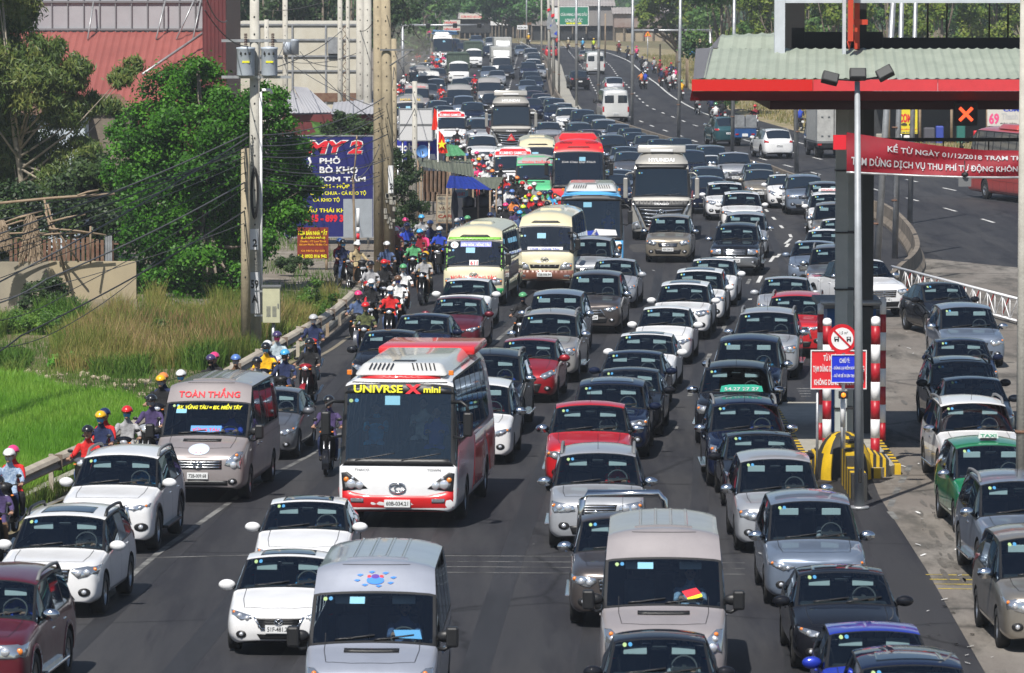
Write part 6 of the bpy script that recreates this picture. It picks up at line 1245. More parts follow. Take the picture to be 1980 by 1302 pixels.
def finish_bus(c,k):
    root=c.root;W=k['W']/2
    for i,y in enumerate(k['wy']):
        for s in (1,-1):wheel_part(root,s*(W-.03),y,k['r'],.24,8)
    for s in (1,-1):
        h=k['head'] if s==1 else mir(k['head'])
        if k.get('headback'):obj('headlight_surround',patch(c,'f',k['headback'] if s==1 else mir(k['headback']),.010),M_TRIM,root)
        lp=obj('headlight',patch(c,'f',h,.016,skirt=.03),M_LAMP if not k.get('headdark') else M_GREYM,root)
        for (bx,bz,br,mm) in k['bulbs']:
            hh,nn=cast(c,'f',s*bx,bz)
            if hh is None:continue
            bm=NB();lathe(bm,[(.001,-.03),(br*.8,-.026),(br,-.012),(br*1.08,0)],axis='y',seg=14);obj('turn_signal' if mm is M_AMBER else 'lamp_bulb',bm,mm,lp,(hh.x,hh.y-.01,hh.z))
        if k.get('fogr'):obj('fog_light',patch(c,'f',k['fogr'] if s==1 else mir(k['fogr']),.016),M_LAMP,root)
        obj('tail_light',patch(c,'b',rect(s*W*.84-.07,s*W*.84+.07,.9,1.4),.012),M_REDL,root)
        mirror_part(root,s*(W+k.get('mo',.14)),k.get('my',-.02),k['mz'],k.get('mm',M_TRIM),k['mb'])
        sd='r' if s==1 else 'l'
        for y0 in k.get('bays',()):seam(c,sd,[(y0,.45),(y0+.95,.45),(y0+.95,.95),(y0,.95),(y0,.45)])
        seam(c,sd,[(1.0,.42),(1.0,1.1)])
    if k.get('ped'):obj('windscreen_apron',patch(c,'f',k['ped'],.012),M_TRIM,root)
    if k.get('band'):obj('windscreen_header',patch(c,'f',k['band'],.014,skirt=.01),M_TRIM,root)
    if k.get('grille'):obj('grille',patch(c,'f',k['grille'],.012),M_TRIM,root)
    if k.get('skirtp'):
        for (vw,ol,mm,nm) in k['skirtp']:obj(nm,patch(c,vw,ol,.007,n=8,skirt=.01),mm,root)
    obj('rear_window',patch(c,'b',rect(-W*.7,W*.7,k['zw']-.9,k['zw']-.1),.01),M_FG,root)
    plate_part(c,'f',0,k['pz'],.46,.15,k.get('ptx'));plate_part(c,'b',0,.8,.46,.15)
    ex,ez,er=k['emb'];hh,_=cast(c,'f',ex,ez);n=20;bm=NB()
    tube(bm,[(er*math.cos(2*math.pi*j/n),0,er*.62*math.sin(2*math.pi*j/n)) for j in range(n+1)],er*.11,6,0,False)
    if k.get('embs')=='h':
        for q in (-.35,.35):tube(bm,[(er*(q-.12),0,-er*.4),(er*(q+.12),0,er*.4)],er*.1,6)
        tube(bm,[(-er*.35,0,-er*.1),(er*.35,0,er*.1)],er*.1,6)
    else:tube(bm,[(er*(.1+.42*math.cos(a)),0,er*.45*math.sin(a)) for a in [R(50+26*j) for j in range(11)]],er*.11,6)
    obj('emblem',bm,M_CHROME,root,(ex,hh.y-.03,ez))
    wz=k['zc']+.12;wiper_parts(c,0,(-W*.72,W*.05),wz,W*.66,.14)
    window_stickers(c,-W*.80,k['zw']-.34,1.4)
    obj('permit_sticker',patch(c,'f',rect(k.get('px',-.28),k.get('px',-.28)+.3,k['zw']-.42,k['zw']-.24),.010,skirt=0),M_STK3,root)
    zs=k['zc']+.1;dash_part(root,.45,.95,zs,W*.88,W*.5,1.15,zs+.12,55)
    if not k.get('noseats'):seats_part(root,[1.5+.85*i for i in range(k.get('rows',6))],zs-.1,W*.55,.85)
    if k.get('extra'):k['extra'](c,k)
def bus_proto(kind,k,pm):
    S,g=bus_S(k['L'],k['W'],k['H'],k['zc'],k['zw'],n=k.get('n',6),rake=k.get('rake',.28),nose=k.get('nose',0),belt=k.get('belt'))
    c=build_shell(k['name'],S,g,pm,wheels=k['wy'],wr=k['r']+.06,frame=k.get('frame',.06),boxy=True,cre=.7)
    k['pm']=pm;finish_bus(c,k);k['ws']=(.42,k['zw']);k['rw']=(k['L'],k['zw'])
    t=freeze(c.root);TREES[kind]=(t,k);PROTOS.append(t);return c
def curve_fn(c,view,x0,z0,off=.02,wave=0):
    def fn(a,b):
        h,n=cast(c,view,x0+a,z0+b)
        if h is None:return Vector((x0+a,0,z0+b))
        return h+Vector({'f':(0,-1,0),'b':(0,1,0),'r':(1,0,0),'l':(-1,0,0),'t':(0,0,1)}[view])*off
    return fn
def roof_ac(c,x,y0,y1,z,m,slots=True):
    bm=NB();n=6;prof=[]
    r=bmesh.ops.create_cube(bm,size=1);vs=r['verts']
    for v in vs:
        top=v.co.z>0;v.co=Vector((math.copysign(x*(.82 if top else 1),v.co.x),(y0+(.35 if top else 0)) if v.co.y<0 else (y1-(.2 if top else 0)),z+(.24 if top else 0)))
    bmesh.ops.bevel(bm,geom=list(bm.edges),offset=.07,segments=3,affect='EDGES',profile=.5)
    a=obj('roof_air_conditioner',bm,m,c.root,auto=40)
    if slots:
        for s in (1,-1):
            for j in range(6):
                bm=NB();xx=s*(x*.25+j*.085);yy=y0+.10+.26;
                p=[(xx,y0+.13,z+.105),(xx+.028,y0+.13,z+.105),(xx+.028-s*.05,y0+.3,z+.225),(xx-s*.05,y0+.3,z+.225)]
                poly(bm,[(q[0],q[1]-.012,q[2]+.012) for q in p]);obj('vent_slot',bm,M_TRIM,a)
        bm=NB();box(bm,-.22,.22,y0+.6,y0+.95,z+.236,z+.25);obj('roof_fan',bm,M_TRIM,a)
    return a
# ---- prototypes ----
_LP=len(bpy.data.objects)
def rack_extra(c,k):pass
car_proto('sedan',sedan,PM)
car_proto('sedan_b',lambda:sedan(4.45,1.70,1.49),PM,grille=[(-.34,.545),(.34,.545),(.40,.62),(-.40,.62)],bars=(.55,.615,.36,1,M_CHROME),intake=[(-.50,.26),(.50,.26),(.42,.44),(-.42,.44)],ptx='60A-451.07',emb=(0,.585,.055),spokes=12,hm=M_CHROME)
car_proto('sedan_c',lambda:sedan(4.65,1.80,1.46),PM,sunroof=(2.25,3.0,.46),grille=[(-.30,.47),(.30,.47),(.40,.62),(-.40,.62)],bars=(.48,.61,.34,4,M_TRIM),surround=[[(-.42,.63),(-.30,.455),(-.27,.46),(-.385,.63)],[(.42,.63),(.385,.63),(.27,.46),(.30,.455)],[(-.3,.445),(.3,.445),(.3,.465),(-.3,.465)]],
          intake=[(-.30,.28),(.30,.28),(.36,.37),(-.36,.37)],embs='wing',emb=(0,.565,.07),head=[(.44,.615),(.62,.585),(.79,.66),(.80,.72),(.64,.70),(.46,.66)],ptx='51F-481.25')
car_proto('hatch',hatch,PM)
def soft(b):
    S,g,ck,k=b;return S,g,{},k
car_proto('crossover',lambda:soft(suv(4.55,1.82,1.66,.96)),PM,sunroof=(2.15,2.85,.48),rails=None,clad=M_TRIM,ptx='51G-320.74')
car_proto('crossover_r',lambda:suv(4.57,1.82,1.68,.97),PM,sunroof=(2.15,2.8,.46),railm=M_TRIM,intake=[(-.5,.34),(.5,.34),(.42,.46),(-.42,.46)],ptx='51H-117.60')
car_proto('suv_new',lambda:suv(4.8,1.86,1.8,1.06),PM,head=[(.42,.86),(.58,.83),(.84,.89),(.85,.95),(.66,.93),(.46,.90)],bulbs=[(.56,.865,.03,M_LENS),(.68,.885,.03,M_LENS),(.79,.915,.025,M_AMBER)],
          grille=[(-.38,.76),(.38,.76),(.42,.92),(-.42,.92)],bars=(.77,.91,.38,3,M_CHROME),surround=[[(-.44,.92),(-.52,.60),(-.47,.60),(-.39,.92)],[(.44,.92),(.39,.92),(.47,.60),(.52,.60)]],fog=(.70,.52,.06),fogw=2.2,step=M_TRIM,clad=M_TRIM,r=.385,ar=.43,ptx='60A-527.33')
car_proto('suv_old',lambda:suv(4.75,1.85,1.82,1.05),PM,head=[(.40,.78),(.80,.74),(.86,.86),(.84,.95),(.60,.92),(.44,.88)],bulbs=[(.54,.835,.07,M_LENS),(.70,.85,.06,M_LENS),(.81,.88,.035,M_AMBER)],
          grille=[(-.34,.74),(.34,.74),(.38,.90),(-.38,.90)],bars=(.75,.89,.34,3,M_CHROME),fog=(.62,.50,.055),step=M_CHROME,hm=M_CHROME,mm=M_CHROME,r=.385,ar=.43,antenna=2.3,ptx='72A-183.25')
car_proto('suv_boxy',lambda:suv(4.95,1.82,1.84,1.10),PM,head=[(.46,.78),(.86,.78),(.87,.98),(.48,.98)],bulbs=[(.60,.88,.065,M_LENS),(.80,.88,.05,M_AMBER)],grille=[(-.42,.76),(.42,.76),(.44,.97),(-.44,.97)],bars=(.77,.96,.40,4,M_CHROME),
          fog=(.66,.50,.05),step=M_CHROME,mm=M_CHROME,hm=M_CHROME,r=.385,ar=.43,clad=PM,ptx='51A-889.36')
car_proto('mpv',mpv,PM,mm=M_CHROME,hm=M_CHROME,ptx='60A-204.51',clad=None)
car_proto('mpv_b',lambda:mpv(4.72,1.82,1.78),PM,mm=M_CHROME,hm=M_CHROME,grille=[(-.44,.54),(.44,.54),(.30,.74),(-.30,.74)],bars=(.60,.735,.33,2,M_CHROME),head=[(.38,.72),(.60,.66),(.84,.76),(.85,.84),(.60,.79),(.42,.765)],bulbs=[(.52,.71,.035,M_LENS),(.66,.735,.035,M_LENS),(.79,.79,.026,M_AMBER)],
          surround=[[(-.45,.54),(-.31,.74),(-.27,.74),(-.41,.54)],[(.45,.54),(.41,.54),(.27,.74),(.31,.74)]],ptx='70A-112.04')
car_proto('sedan_d',lambda:sedan(4.6,1.79,1.45),PM,grille=[(-.42,.50),(.42,.50),(.50,.66),(-.50,.66)],bars=(.51,.655,.44,5,M_GREYM),surround=[[(-.52,.665),(.52,.665),(.50,.685),(-.50,.685)]],head=[(.50,.66),(.56,.60),(.80,.68),(.81,.76),(.62,.735)],bulbs=[(.62,.665,.035,M_LENS),(.73,.70,.03,M_LENS)],emb=(0,.60,.07),embs='h',intake=[(-.52,.26),(.52,.26),(.34,.40),(-.34,.40)],spokes=5,ptx='51A-705.62')
car_proto('suv_e',lambda:suv(4.6,1.85,1.70,1.0),PM,grille=[(-.30,.50),(.30,.50),(.48,.80),(-.48,.80)],bars=(.60,.79,.36,2,M_TRIM),surround=[[(-.50,.80),(-.31,.50),(-.27,.50),(-.45,.80)],[(.50,.80),(.45,.80),(.27,.50),(.31,.50)]],head=[(.50,.84),(.54,.76),(.86,.80),(.87,.88)],bulbs=[(.62,.81,.04,M_LENS),(.76,.83,.04,M_LENS)],emb=(0,.68,.08),embs='wing',clad=M_TRIM,railm=M_TRIM,spokes=5,sunroof=(2.2,3.1,.5),ptx='51H-226.09')
car_proto('mpv_c',lambda:mpv(4.5,1.76,1.80),PM,grille=[(-.40,.62),(.40,.62),(.36,.76),(-.36,.76)],bars=(.63,.75,.34,1,M_CHROME),head=[(.44,.80),(.46,.62),(.80,.66),(.83,.84)],bulbs=[(.56,.70,.06,M_LENS),(.70,.72,.05,M_LENS),(.79,.78,.03,M_AMBER)],spokes=6,ptx='61A-338.40')
def pickup_base():
    S,g,ck,k=suv(5.2,1.85,1.78,1.06);S=[list(s) for s in S]
    ys=[0,.1,.46,.92,1.3,2.0,2.5,3.15,3.6,5.05,5.2]
    for s,y in zip(S,ys):s[0]=y
    S[7][5]=1.60;S[7][7]=1.68
    S[8]=[3.62,.30,.92,1.08,.88,1.12,.70,1.13];S[9]=[5.05,.34,.90,1.06,.87,1.10,.70,1.11];S[10]=[5.2,.42,.84,.90,.82,1.02,.66,1.04]
    g={(4,'ws'):2,(7,'ws'):3,(4,'sw'):4,(5,'sw'):5,(6,'sw'):6,(7,'sw'):7}
    k=dict(k);k.update(name='pickup_truck',L=5.2,wy=(.95,4.15),rails=None,r=.375,ar=.42,seats=(2.4,3.0),ws=(2.0,1.66),rw=(3.15,1.66),visor=(.38,2.1,1.62),
        seams=[[(1.5,.36),(1.48,1.02)],[(2.5,.32),(2.52,1.05)],[(3.4,.5),(3.45,1.06)],[(1.5,.36),(3.4,.36)],[(3.7,.5),(3.7,1.05)]],step=M_CHROME,clad=M_TRIM,mm=M_CHROME,antenna=2.35,ptx='60C-277.45')
    return [tuple(s) for s in S],g,ck,k
def bed_extra(c,k):
    obj('load_bed',patch(c,'t',rect(-.70,.70,3.78,5.05),.012,skirt=.01),M_TRIM,c.root)
    if k.get('bar'):
        bm=NB()
        for y,z in ((3.9,1.92),(4.12,1.88)):tube(bm,[(-.80,y+.1,1.1),(-.74,y,z-.12),(-.64,y,z),(.64,y,z),(.74,y,z-.12),(.80,y+.1,1.1)],.06,8)
        for x in (-.4,-.13,.13,.4):tube(bm,[(x,3.9,1.92),(x,4.12,1.88)],.03,6)
        tube(bm,[(-.78,4.1,1.5),(-.80,4.9,1.16)],.035,8);tube(bm,[(.78,4.1,1.5),(.80,4.9,1.16)],.035,8)
        obj('roll_bar',bm,M_CHROME,c.root)
car_proto('pickup',pickup_base,PM,extra=bed_extra)
car_proto('pickup_bar',pickup_base,PM,extra=bed_extra,bar=1)
car_proto('van',van_base,PM,extra=van_extra,mz=1.42,mm=M_TRIM)
# small country bus, rounded
K=dict(name='minibus',L=7.0,W=2.04,H=2.72,zc=1.28,zw=2.22,wy=(1.25,5.2),r=.39,n=7,belt=1.42,mz=1.62,mb=.2,mo=.13,rows=6,
         head=[(.50,.72),(.92,.74),(.94,.94),(.70,.98),(.56,.88)],bulbs=[(.66,.82,.08,M_LENS),(.82,.84,.06,M_LENS),(.90,.86,.035,M_AMBER)],
         grille=[(-.48,.78),(.48,.78),(.52,.90),(-.52,.90)],fogr=rect(.66,.86,.46,.54),emb=(0,1.06,.13),embs='h',pz=.56,ptx='72B-006.94',
         extra=lambda c,k:(obj('roof_vent',patch(c,'f',[(-.50,2.33),(.50,2.33),(.40,2.39),(-.40,2.39)],.02),M_TRIM,c.root),roof_ac(c,.45,2.2,3.4,2.52,k['pm'],False)))
bus_proto('minibus',K,PM)
def town_extra(c,k):
    r=c.root
    roof_ac(c,.95,.60,5.3,3.0,k.get('acm',paint('pearl')))
    for s in (1,-1):
        bm=NB();box(bm,s*1.02-.05,s*1.02+.05,.50,.56,3.02,3.12,0,.012);obj('marker_lamp',bm,M_AMBER,r)
K=dict(name='bus',L=8.3,W=2.40,H=3.12,zc=1.22,zw=2.86,wy=(2.0,6.2),r=.42,n=8,belt=1.62,mz=2.1,mb=.24,mo=.22,my=-.12,rows=7,rake=.22,frame=.05,
         headback=[(.60,.80),(1.10,.74),(1.13,1.10),(1.02,1.12),(.82,.98)],head=[(.68,.82),(1.04,.80),(1.06,.92),(.80,.94)],bulbs=[(.76,.86,.075,M_LENS),(.93,.88,.09,M_LENS),(1.03,.97,.05,M_AMBER),(.90,1.0,.03,M_LENS)],
         ped=[(-1.12,1.24),(1.12,1.24),(1.0,1.38),(-1.0,1.38)],band=[(-1.09,2.66),(1.09,2.66),(1.07,2.88),(-1.07,2.88)],fogr=rect(.68,.94,.52,.60),emb=(0,.82,.16),pz=.50,ptx='60B-034.21',headdark=True,extra=town_extra)
bus_proto('bus',dict(K),PM)
def coach_extra(c,k):
    r=c.root
    for s in (1,-1):
        for j in range(9):
            x=s*(.34+j*.062);obj('vent_slot',patch(c,'f',[(x,3.28),(x+.03,3.28),(x+.03-s*.05,3.37),(x-s*.05,3.37)],.02,skirt=0),M_TRIM,r)
        bm=NB();h,_=cast(c,'f',s*.98,3.10);box(bm,s*.98-.05,s*.98+.05,h.y-.02,h.y+.05,3.04,3.16,0,.012);obj('marker_lamp',bm,M_AMBER,r)
    obj('brow_intake',patch(c,'f',[(-.52,3.12),(.52,3.12),(.44,3.16),(-.44,3.16)],.02),M_TRIM,r)
    roof_ac(c,.9,3.4,6.2,3.42,k['pm'],False)
K2=dict(name='coach',L=11.6,W=2.48,H=3.50,zc=1.30,zw=2.95,wy=(2.6,8.6),r=.5,n=10,belt=1.75,mz=2.2,mb=.28,mo=.2,my=-.2,rows=0,noseats=True,rake=.35,bays=(3.8,4.8,5.8,6.8),
          headback=[(.60,.80),(1.12,.74),(1.15,1.10),(1.04,1.12),(.82,.98)],head=[(.68,.82),(1.06,.80),(1.08,.92),(.80,.94)],bulbs=[(.76,.86,.075,M_LENS),(.93,.88,.09,M_LENS),(1.05,.98,.05,M_AMBER)],
          ped=[(-1.15,1.32),(1.15,1.32),(1.05,1.48),(-1.05,1.48)],emb=(0,.9,.16),embs='h',pz=.55,extra=coach_extra,px=.0)
bus_proto('coach',K2,PM)
# tractor unit of a heavy lorry with a low drop-side trailer
def lorry_extra(c,k):
    r=c.root;W=1.22
    bm=patch(c,'f',[(-1.08,1.36),(1.08,1.36),(1.14,1.62),(-1.14,1.62)],.02);obj('nose_panel',bm,M_TRIM,r)
    # V-shaped face: black mesh with five bright bars and two swept horns
    g=obj('grille',patch(c,'f',[(-.62,.56),(.62,.56),(.98,1.36),(-.98,1.36)],.02),M_TRIM,r)
    for j in range(5):
        z=.64+j*.15;hw=.64+j*.055
        bm=NB();h,_=cast(c,'f',0,z);n=8
        tube(bm,[(hw*(2*i/n-1),h.y-.04+.05*abs(2*i/n-1)**2,z+.05*(1-(2*i/n-1)**2)*-1+.03) for i in range(n+1)],.036,6);obj('grille_bar',bm,M_CHROME,g)
    for s in (1,-1):
        q=[(.66,.50),(.78,.50),(1.20,1.58),(1.06,1.46)];obj('grille_horn',patch(c,'f',q if s==1 else mir(q),.06,skirt=.06),paint('bronze') if False else M_RIM,g)
        q=[(.84,.52),(1.14,.46),(1.18,.72),(.94,.80)];lp=obj('headlight',patch(c,'f',q if s==1 else mir(q),.03),M_LAMP,r)
        bm=NB();h,_=cast(c,'f',s*1.0,.63);lathe(bm,[(.001,-.05),(.07,-.045),(.08,-.01)],axis='y',seg=14);obj('lamp_bulb',bm,M_LENS,lp,(s*1.0,h.y-.01,.63))
        mirror_part(r,s*1.46,-.10,2.15,k['pm'],.42)
    h,_=cast(c,'f',0,1.16);bm=NB();n=20;tube(bm,[(.2*math.cos(2*math.pi*j/n),h.y-.1,1.14+.12*math.sin(2*math.pi*j/n)) for j in range(n+1)],.025,6,0,False)
    for q in (-.07,.07):tube(bm,[(q-.03,h.y-.1,1.06),(q+.03,h.y-.1,1.22)],.02,6)
    tube(bm,[(-.08,h.y-.1,1.12),(.08,h.y-.1,1.16)],.02,6);obj('emblem',bm,M_CHROME,r)
    obj('windscreen_header',patch(c,'f',[(-1.12,2.93),(1.12,2.93),(1.08,3.10),(-1.08,3.10)],.03,skirt=.05),M_TRIM,r)
    bm=NB();vs=box(bm,-.98,.98,.75,2.0,3.55,3.86,0,.05)
    for v in bm.verts:
        if v.co.z>3.7 and v.co.y<1.2:v.co.y+=.25
    obj('wind_deflector',bm,k['pm'],r,auto=40)
    bm=NB();box(bm,-.46,.46,.66,.72,3.60,3.70,0,.02);obj('roof_light_bar',bm,M_WHITE,r)
    text('HYUNDAI',1.05,.15,M_WHITE,r,(0,0,0),.03,fn=curve_fn(c,'f',0,3.28,.03));text('TRAGO',.62,.085,M_WHITE,r,(0,0,0),.03,fn=curve_fn(c,'f',0,1.50,.05))
    bm=NB();box(bm,-1.15,1.15,.12,.5,.32,.48,0,.04);obj('bumper',bm,M_GREYM,r)
    # trailer
    bm=NB();box(bm,-1.22,1.22,2.9,11.5,1.12,1.30);box(bm,-.45,.45,2.2,11.4,.7,1.12);t=obj('trailer_deck',bm,mat('trailer_red',(.16,.03,.025),.7,var=.4),r)
    bm=NB()
    for s in (1,-1):box(bm,s*1.2-.03,s*1.2+.03,2.9,11.5,1.30,1.55)
    box(bm,-1.2,1.2,2.87,2.93,1.30,2.0);obj('side_board',bm,mat('trailer_red',(.16,.03,.025)),r)
    bm=NB();cyl(bm,(-1.2,2.5,1.0),(-1.2,2.5,1.01),.1)
    for y in (3.4,9.0,10.2):
        for s in (1,-1):wheel_part(r,s*1.2,y,.5,.28,6)
K3=dict(name='heavy_lorry',L=2.35,W=2.46,H=3.62,zc=1.72,zw=2.95,wy=(1.35,),r=.5,n=3,belt=1.8,mz=2.4,mb=.1,noseats=True,rake=.12,
          head=rect(.84,1.1,.5,.7),bulbs=[],emb=(0,2.0,.01),pz=.42,extra=lorry_extra)
def lorry_proto():
    k=K3;S,g=bus_S(k['L'],k['W'],k['H'],k['zc'],k['zw'],n=3,rake=.12,belt=1.8)
    for q in list(g):
        if q[0]>3:del g[q]
    c=build_shell(k['name'],S,g,PM,wheels=k['wy'],wr=.58,frame=.06,boxy=True,cre=.7);k['pm']=PM
    for s in (1,-1):wheel_part(c.root,s*1.2,1.35,.5,.3,6)
    wiper_parts(c,0,(-.8,.1),1.84,.7,.06);window_stickers(c,-.9,2.75,1.2);lorry_extra(c,k)
    dash_part(c.root,.4,.8,1.85,1.05,.55,1.0,1.95,50)
    k['ws']=(.3,2.95);k['rw']=(2.3,2.9);k['L']=11.5;t=freeze(c.root);TREES['heavy_lorry']=(t,k);PROTOS.append(t)
lorry_proto()
# light lorry: cab plus canvas-covered or boxed cargo body
def light_lorry(kind,cargo,cm,ch=2.9,cab='white'):
    k=dict(name='light_lorry',L=2.0,W=1.96,H=2.28,zc=1.22,zw=2.02,wy=(1.15,));S,g=bus_S(2.0,1.96,2.28,1.22,2.02,n=3,rake=.30,yr=.15,belt=1.3)
    for q in list(g):
        if q[0]>3:del g[q]
    c=build_shell(k['name'],S,g,PM,wheels=(1.15,),wr=.46,frame=.04,boxy=True,cre=.6);r=c.root
    for s in (1,-1):wheel_part(r,s*.95,1.15,.40,.24,6);wheel_part(r,s*.95,4.9,.40,.24,6,True)
    for s in (1,-1):
        q=rect(.62,.90,.62,.80);obj('headlight',patch(c,'f',q if s==1 else mir(q),.015),M_LAMP,r);mirror_part(r,s*1.14,-.05,1.75,M_TRIM,.15)
    obj('grille',patch(c,'f',rect(-.5,.5,.86,.94),.012),M_TRIM,r);obj('lower_intake',patch(c,'f',rect(-.5,.5,.45,.58),.012),M_TRIM,r);plate_part(c,'f',0,.56,.4,.14)
    wiper_parts(c,0,(-.6,.05),1.32,.55,.06);window_stickers(c,-.74,1.9);dash_part(r,.45,.8,1.3,.8,.42,.95,1.4,50)
    bm=NB();box(bm,-.9,.9,2.1,6.4,.62,.86);obj('chassis',bm,M_TRIM,r)
    bm=NB();box(bm,-1.02,1.02,2.1,6.45,.86,.96);
    if cargo=='tarp':
        for s in (1,-1):box(bm,s*1.0-.03,s*1.0+.03,2.1,6.45,.96,1.5)
        obj('cargo_bed',bm,mat('cargo_green',(.03,.06,.04),.7,var=.3),r)
        bm=NB();n=10;rows=[]
        for j in range(9):
            y=2.12+j*.54;rows.append([bm.verts.new((-1.04*math.cos(math.pi*i/n) if False else-1.05+2.1*i/n,y,(ch-.12 if i in (0,n) else ch+(.04 if j%2 else-.02)))) for i in range(n+1)])
            rows[-1]=[bm.verts.new((-1.05,y,1.4))]+rows[-1]+[bm.verts.new((1.05,y,1.4))]
        for a,b in zip(rows,rows[1:]):
            for i in range(len(a)-1):bm.faces.new((a[i],a[i+1],b[i+1],b[i]))
        bm.faces.new(rows[0]);bm.faces.new(rows[-1][::-1]);bmesh.ops.recalc_face_normals(bm,faces=bm.faces);obj('tarpaulin',bm,cm,r)
        bm=NB()
        for i in range(11):box(bm,-1.0+i*.2-.02,-1.0+i*.2+.02,2.08,2.1,2.2,ch-.1)
        box(bm,-1.04,1.04,2.07,2.1,ch-.16,ch-.08);obj('headboard',bm,mat('cargo_green2',(.02,.04,.03),.7),r)
    else:
        obj('cargo_bed',bm,M_GREYM,r);bm=NB();box(bm,-1.04,1.04,2.12,6.45,.96,ch,0,.03);bx=obj('cargo_box',bm,cm,r)
        for s in (1,-1):
            for y in (2.12,6.45):bm=NB();box(bm,s*1.04-.03,s*1.04+.03,y-.03,y+.03,.96,ch+.01);obj('corner_post',bm,M_RIM,bx)
        bm=NB();box(bm,-.02,.02,6.46,6.48,1.0,ch);obj('door_gap',bm,M_TRIM,bx)
        for z in (1.3,2.4):
            for x in (-.7,-.3,.3,.7):bm=NB();box(bm,x-.06,x+.06,6.455,6.49,z-.03,z+.03);obj('door_hinge',bm,M_RIM,bx)
        for s in (1,-1):bm=NB();box(bm,s*.85-.12,s*.85+.12,6.46,6.5,.74,.84);obj('tail_light',bm,M_REDL,r)
        if ch>2.6:bm=NB();v=box(bm,-.8,.8,.7,1.7,2.2,2.75,0,.04);[setattr(q.co,'y',q.co.y+.5) for q in bm.verts if q.co.z>2.5 and q.co.y<1.2];obj('wind_deflector',bm,PM,r,auto=40)
    k['pm']=PM;k['ws']=(.42,2.02);k['rw']=(6.45,ch);k['L']=6.5;t=freeze(r);TREES[kind]=(t,k);PROTOS.append(t)
light_lorry('lorry_tarp','tarp',mat('tarp_green',(.07,.10,.075),.8,var=.3,bump=.4,bscale=3),3.0)
light_lorry('lorry_box','box',mat('box_grey',(.42,.42,.40),.5,var=.15),3.1)
# three-wheeled delivery cart with a canvas canopy
def tricycle():
    r=thing('delivery_tricycle');bm=NB();box(bm,-.72,.72,1.1,3.0,.55,1.15,0,.03);obj('cargo_tub',bm,mat('cart_blue',(.015,.07,.22),.4,var=.2),r)
    bm=NB();n=8;rows=[]
    for y in (.2,1.2,2.2,3.05):rows.append([bm.verts.new((-.80*math.cos(math.pi*i/n),y,2.0+.28*math.sin(math.pi*i/n))) for i in range(n+1)])
    for a,b in zip(rows,rows[1:]):
        for i in range(n):bm.faces.new((a[i],a[i+1],b[i+1],b[i]))
    bmesh.ops.solidify(bm,geom=bm.faces,thickness=.04);obj('canopy',bm,mat('cart_canvas',(.03,.03,.035),.8),r)
    bm=NB()
    for s in (-.38,.38):box(bm,s-.34,s+.34,2.98,3.02,1.18,1.98)
    obj('canvas_door',bm,mat('cart_door',(.22,.23,.24),.6,var=.3),r)
    bm=NB()
    for x in (-.74,.74):
        for y in (1.1,3.0):cyl(bm,(x,y,1.1),(x,y,2.05),.02)
    box(bm,-.76,.76,1.1,3.02,1.14,1.2);obj('frame',bm,M_RIM,r)
    for s in (1,-1):wheel_part(r,s*.62,2.3,.30,.14,6);bm=NB();box(bm,s*.5-.1,s*.5+.1,3.0,3.03,.72,.80);obj('tail_light',bm,M_REDL,r)
    wheel_part(r,.07,.35,.30,.14,6);bm=NB();box(bm,-.25,.25,.2,1.1,.5,.8,0,.08);tube(bm,[(0,.35,.5),(0,.25,1.05),(-.35,.4,1.1)],.03);tube(bm,[(0,.25,1.05),(.35,.4,1.1)],.03);obj('front_frame',bm,mat('cart_blue',(.015,.07,.22)),r)
    bm=NB();box(bm,-.18,.18,3.01,3.03,.62,.80);obj('number_plate',bm,M_PLATE,r)
    t=freeze(r);TREES['tricycle']=(t,dict(ws=(.2,2.2),rw=(3.05,2.28),L=3.05,W=1.6,H=2.3));PROTOS.append(t)
tricycle()
# ======================= people and motorbikes =======================
C_SH=mat('cloth_shirt',(.3,.3,.3),.8);C_TR=mat('cloth_trousers',(.03,.035,.05),.8);C_SK=mat('skin',(.42,.24,.16),.55);C_DK=mat('hair_shoes',(.015,.013,.012),.6)
C_HE=mat('helmet_shell',(.5,.5,.5),.25,0,.8);C_MK=mat('face_mask',(.25,.55,.75),.7)
CLOTH={'white':(.75,.75,.74),'grey':(.35,.35,.36),'black':(.012,.012,.014),'navy':(.015,.025,.08),'red':(.60,.02,.02),'maroon':(.22,.01,.02),'pink':(.75,.05,.20),'yellow':(.80,.45,.01),'lime':(.60,.75,.03),
 'blue':(.10,.20,.50),'denim':(.07,.11,.22),'lightdenim':(.40,.48,.52),'plaid':(.25,.35,.50),'camo':(.10,.13,.05),'tan':(.40,.32,.18),'purple':(.06,.04,.12),'orange':(.75,.25,.06),'green':(.10,.35,.15),'skyblue':(.08,.40,.70),'brown':(.15,.08,.04),'silver':(.5,.5,.5),'khaki':(.42,.34,.20)}
def cloth(n,helmet=False):
    k=('helmet_' if helmet else 'cloth_')+n
    if k in MC:return MC[k]
    c=CLOTH[n]
    if helmet:return mat(k,c,.25,0,.9)
    if n=='camo':return mat(k,(.16,.18,.06),.85,vscale=14,col2=(.02,.03,.015))
    if n=='plaid':return mat(k,(.45,.55,.65),.85,vscale=30,col2=(.12,.2,.36))
    return mat(k,c,.85,var=.25,vscale=8,bump=.6,bscale=9)
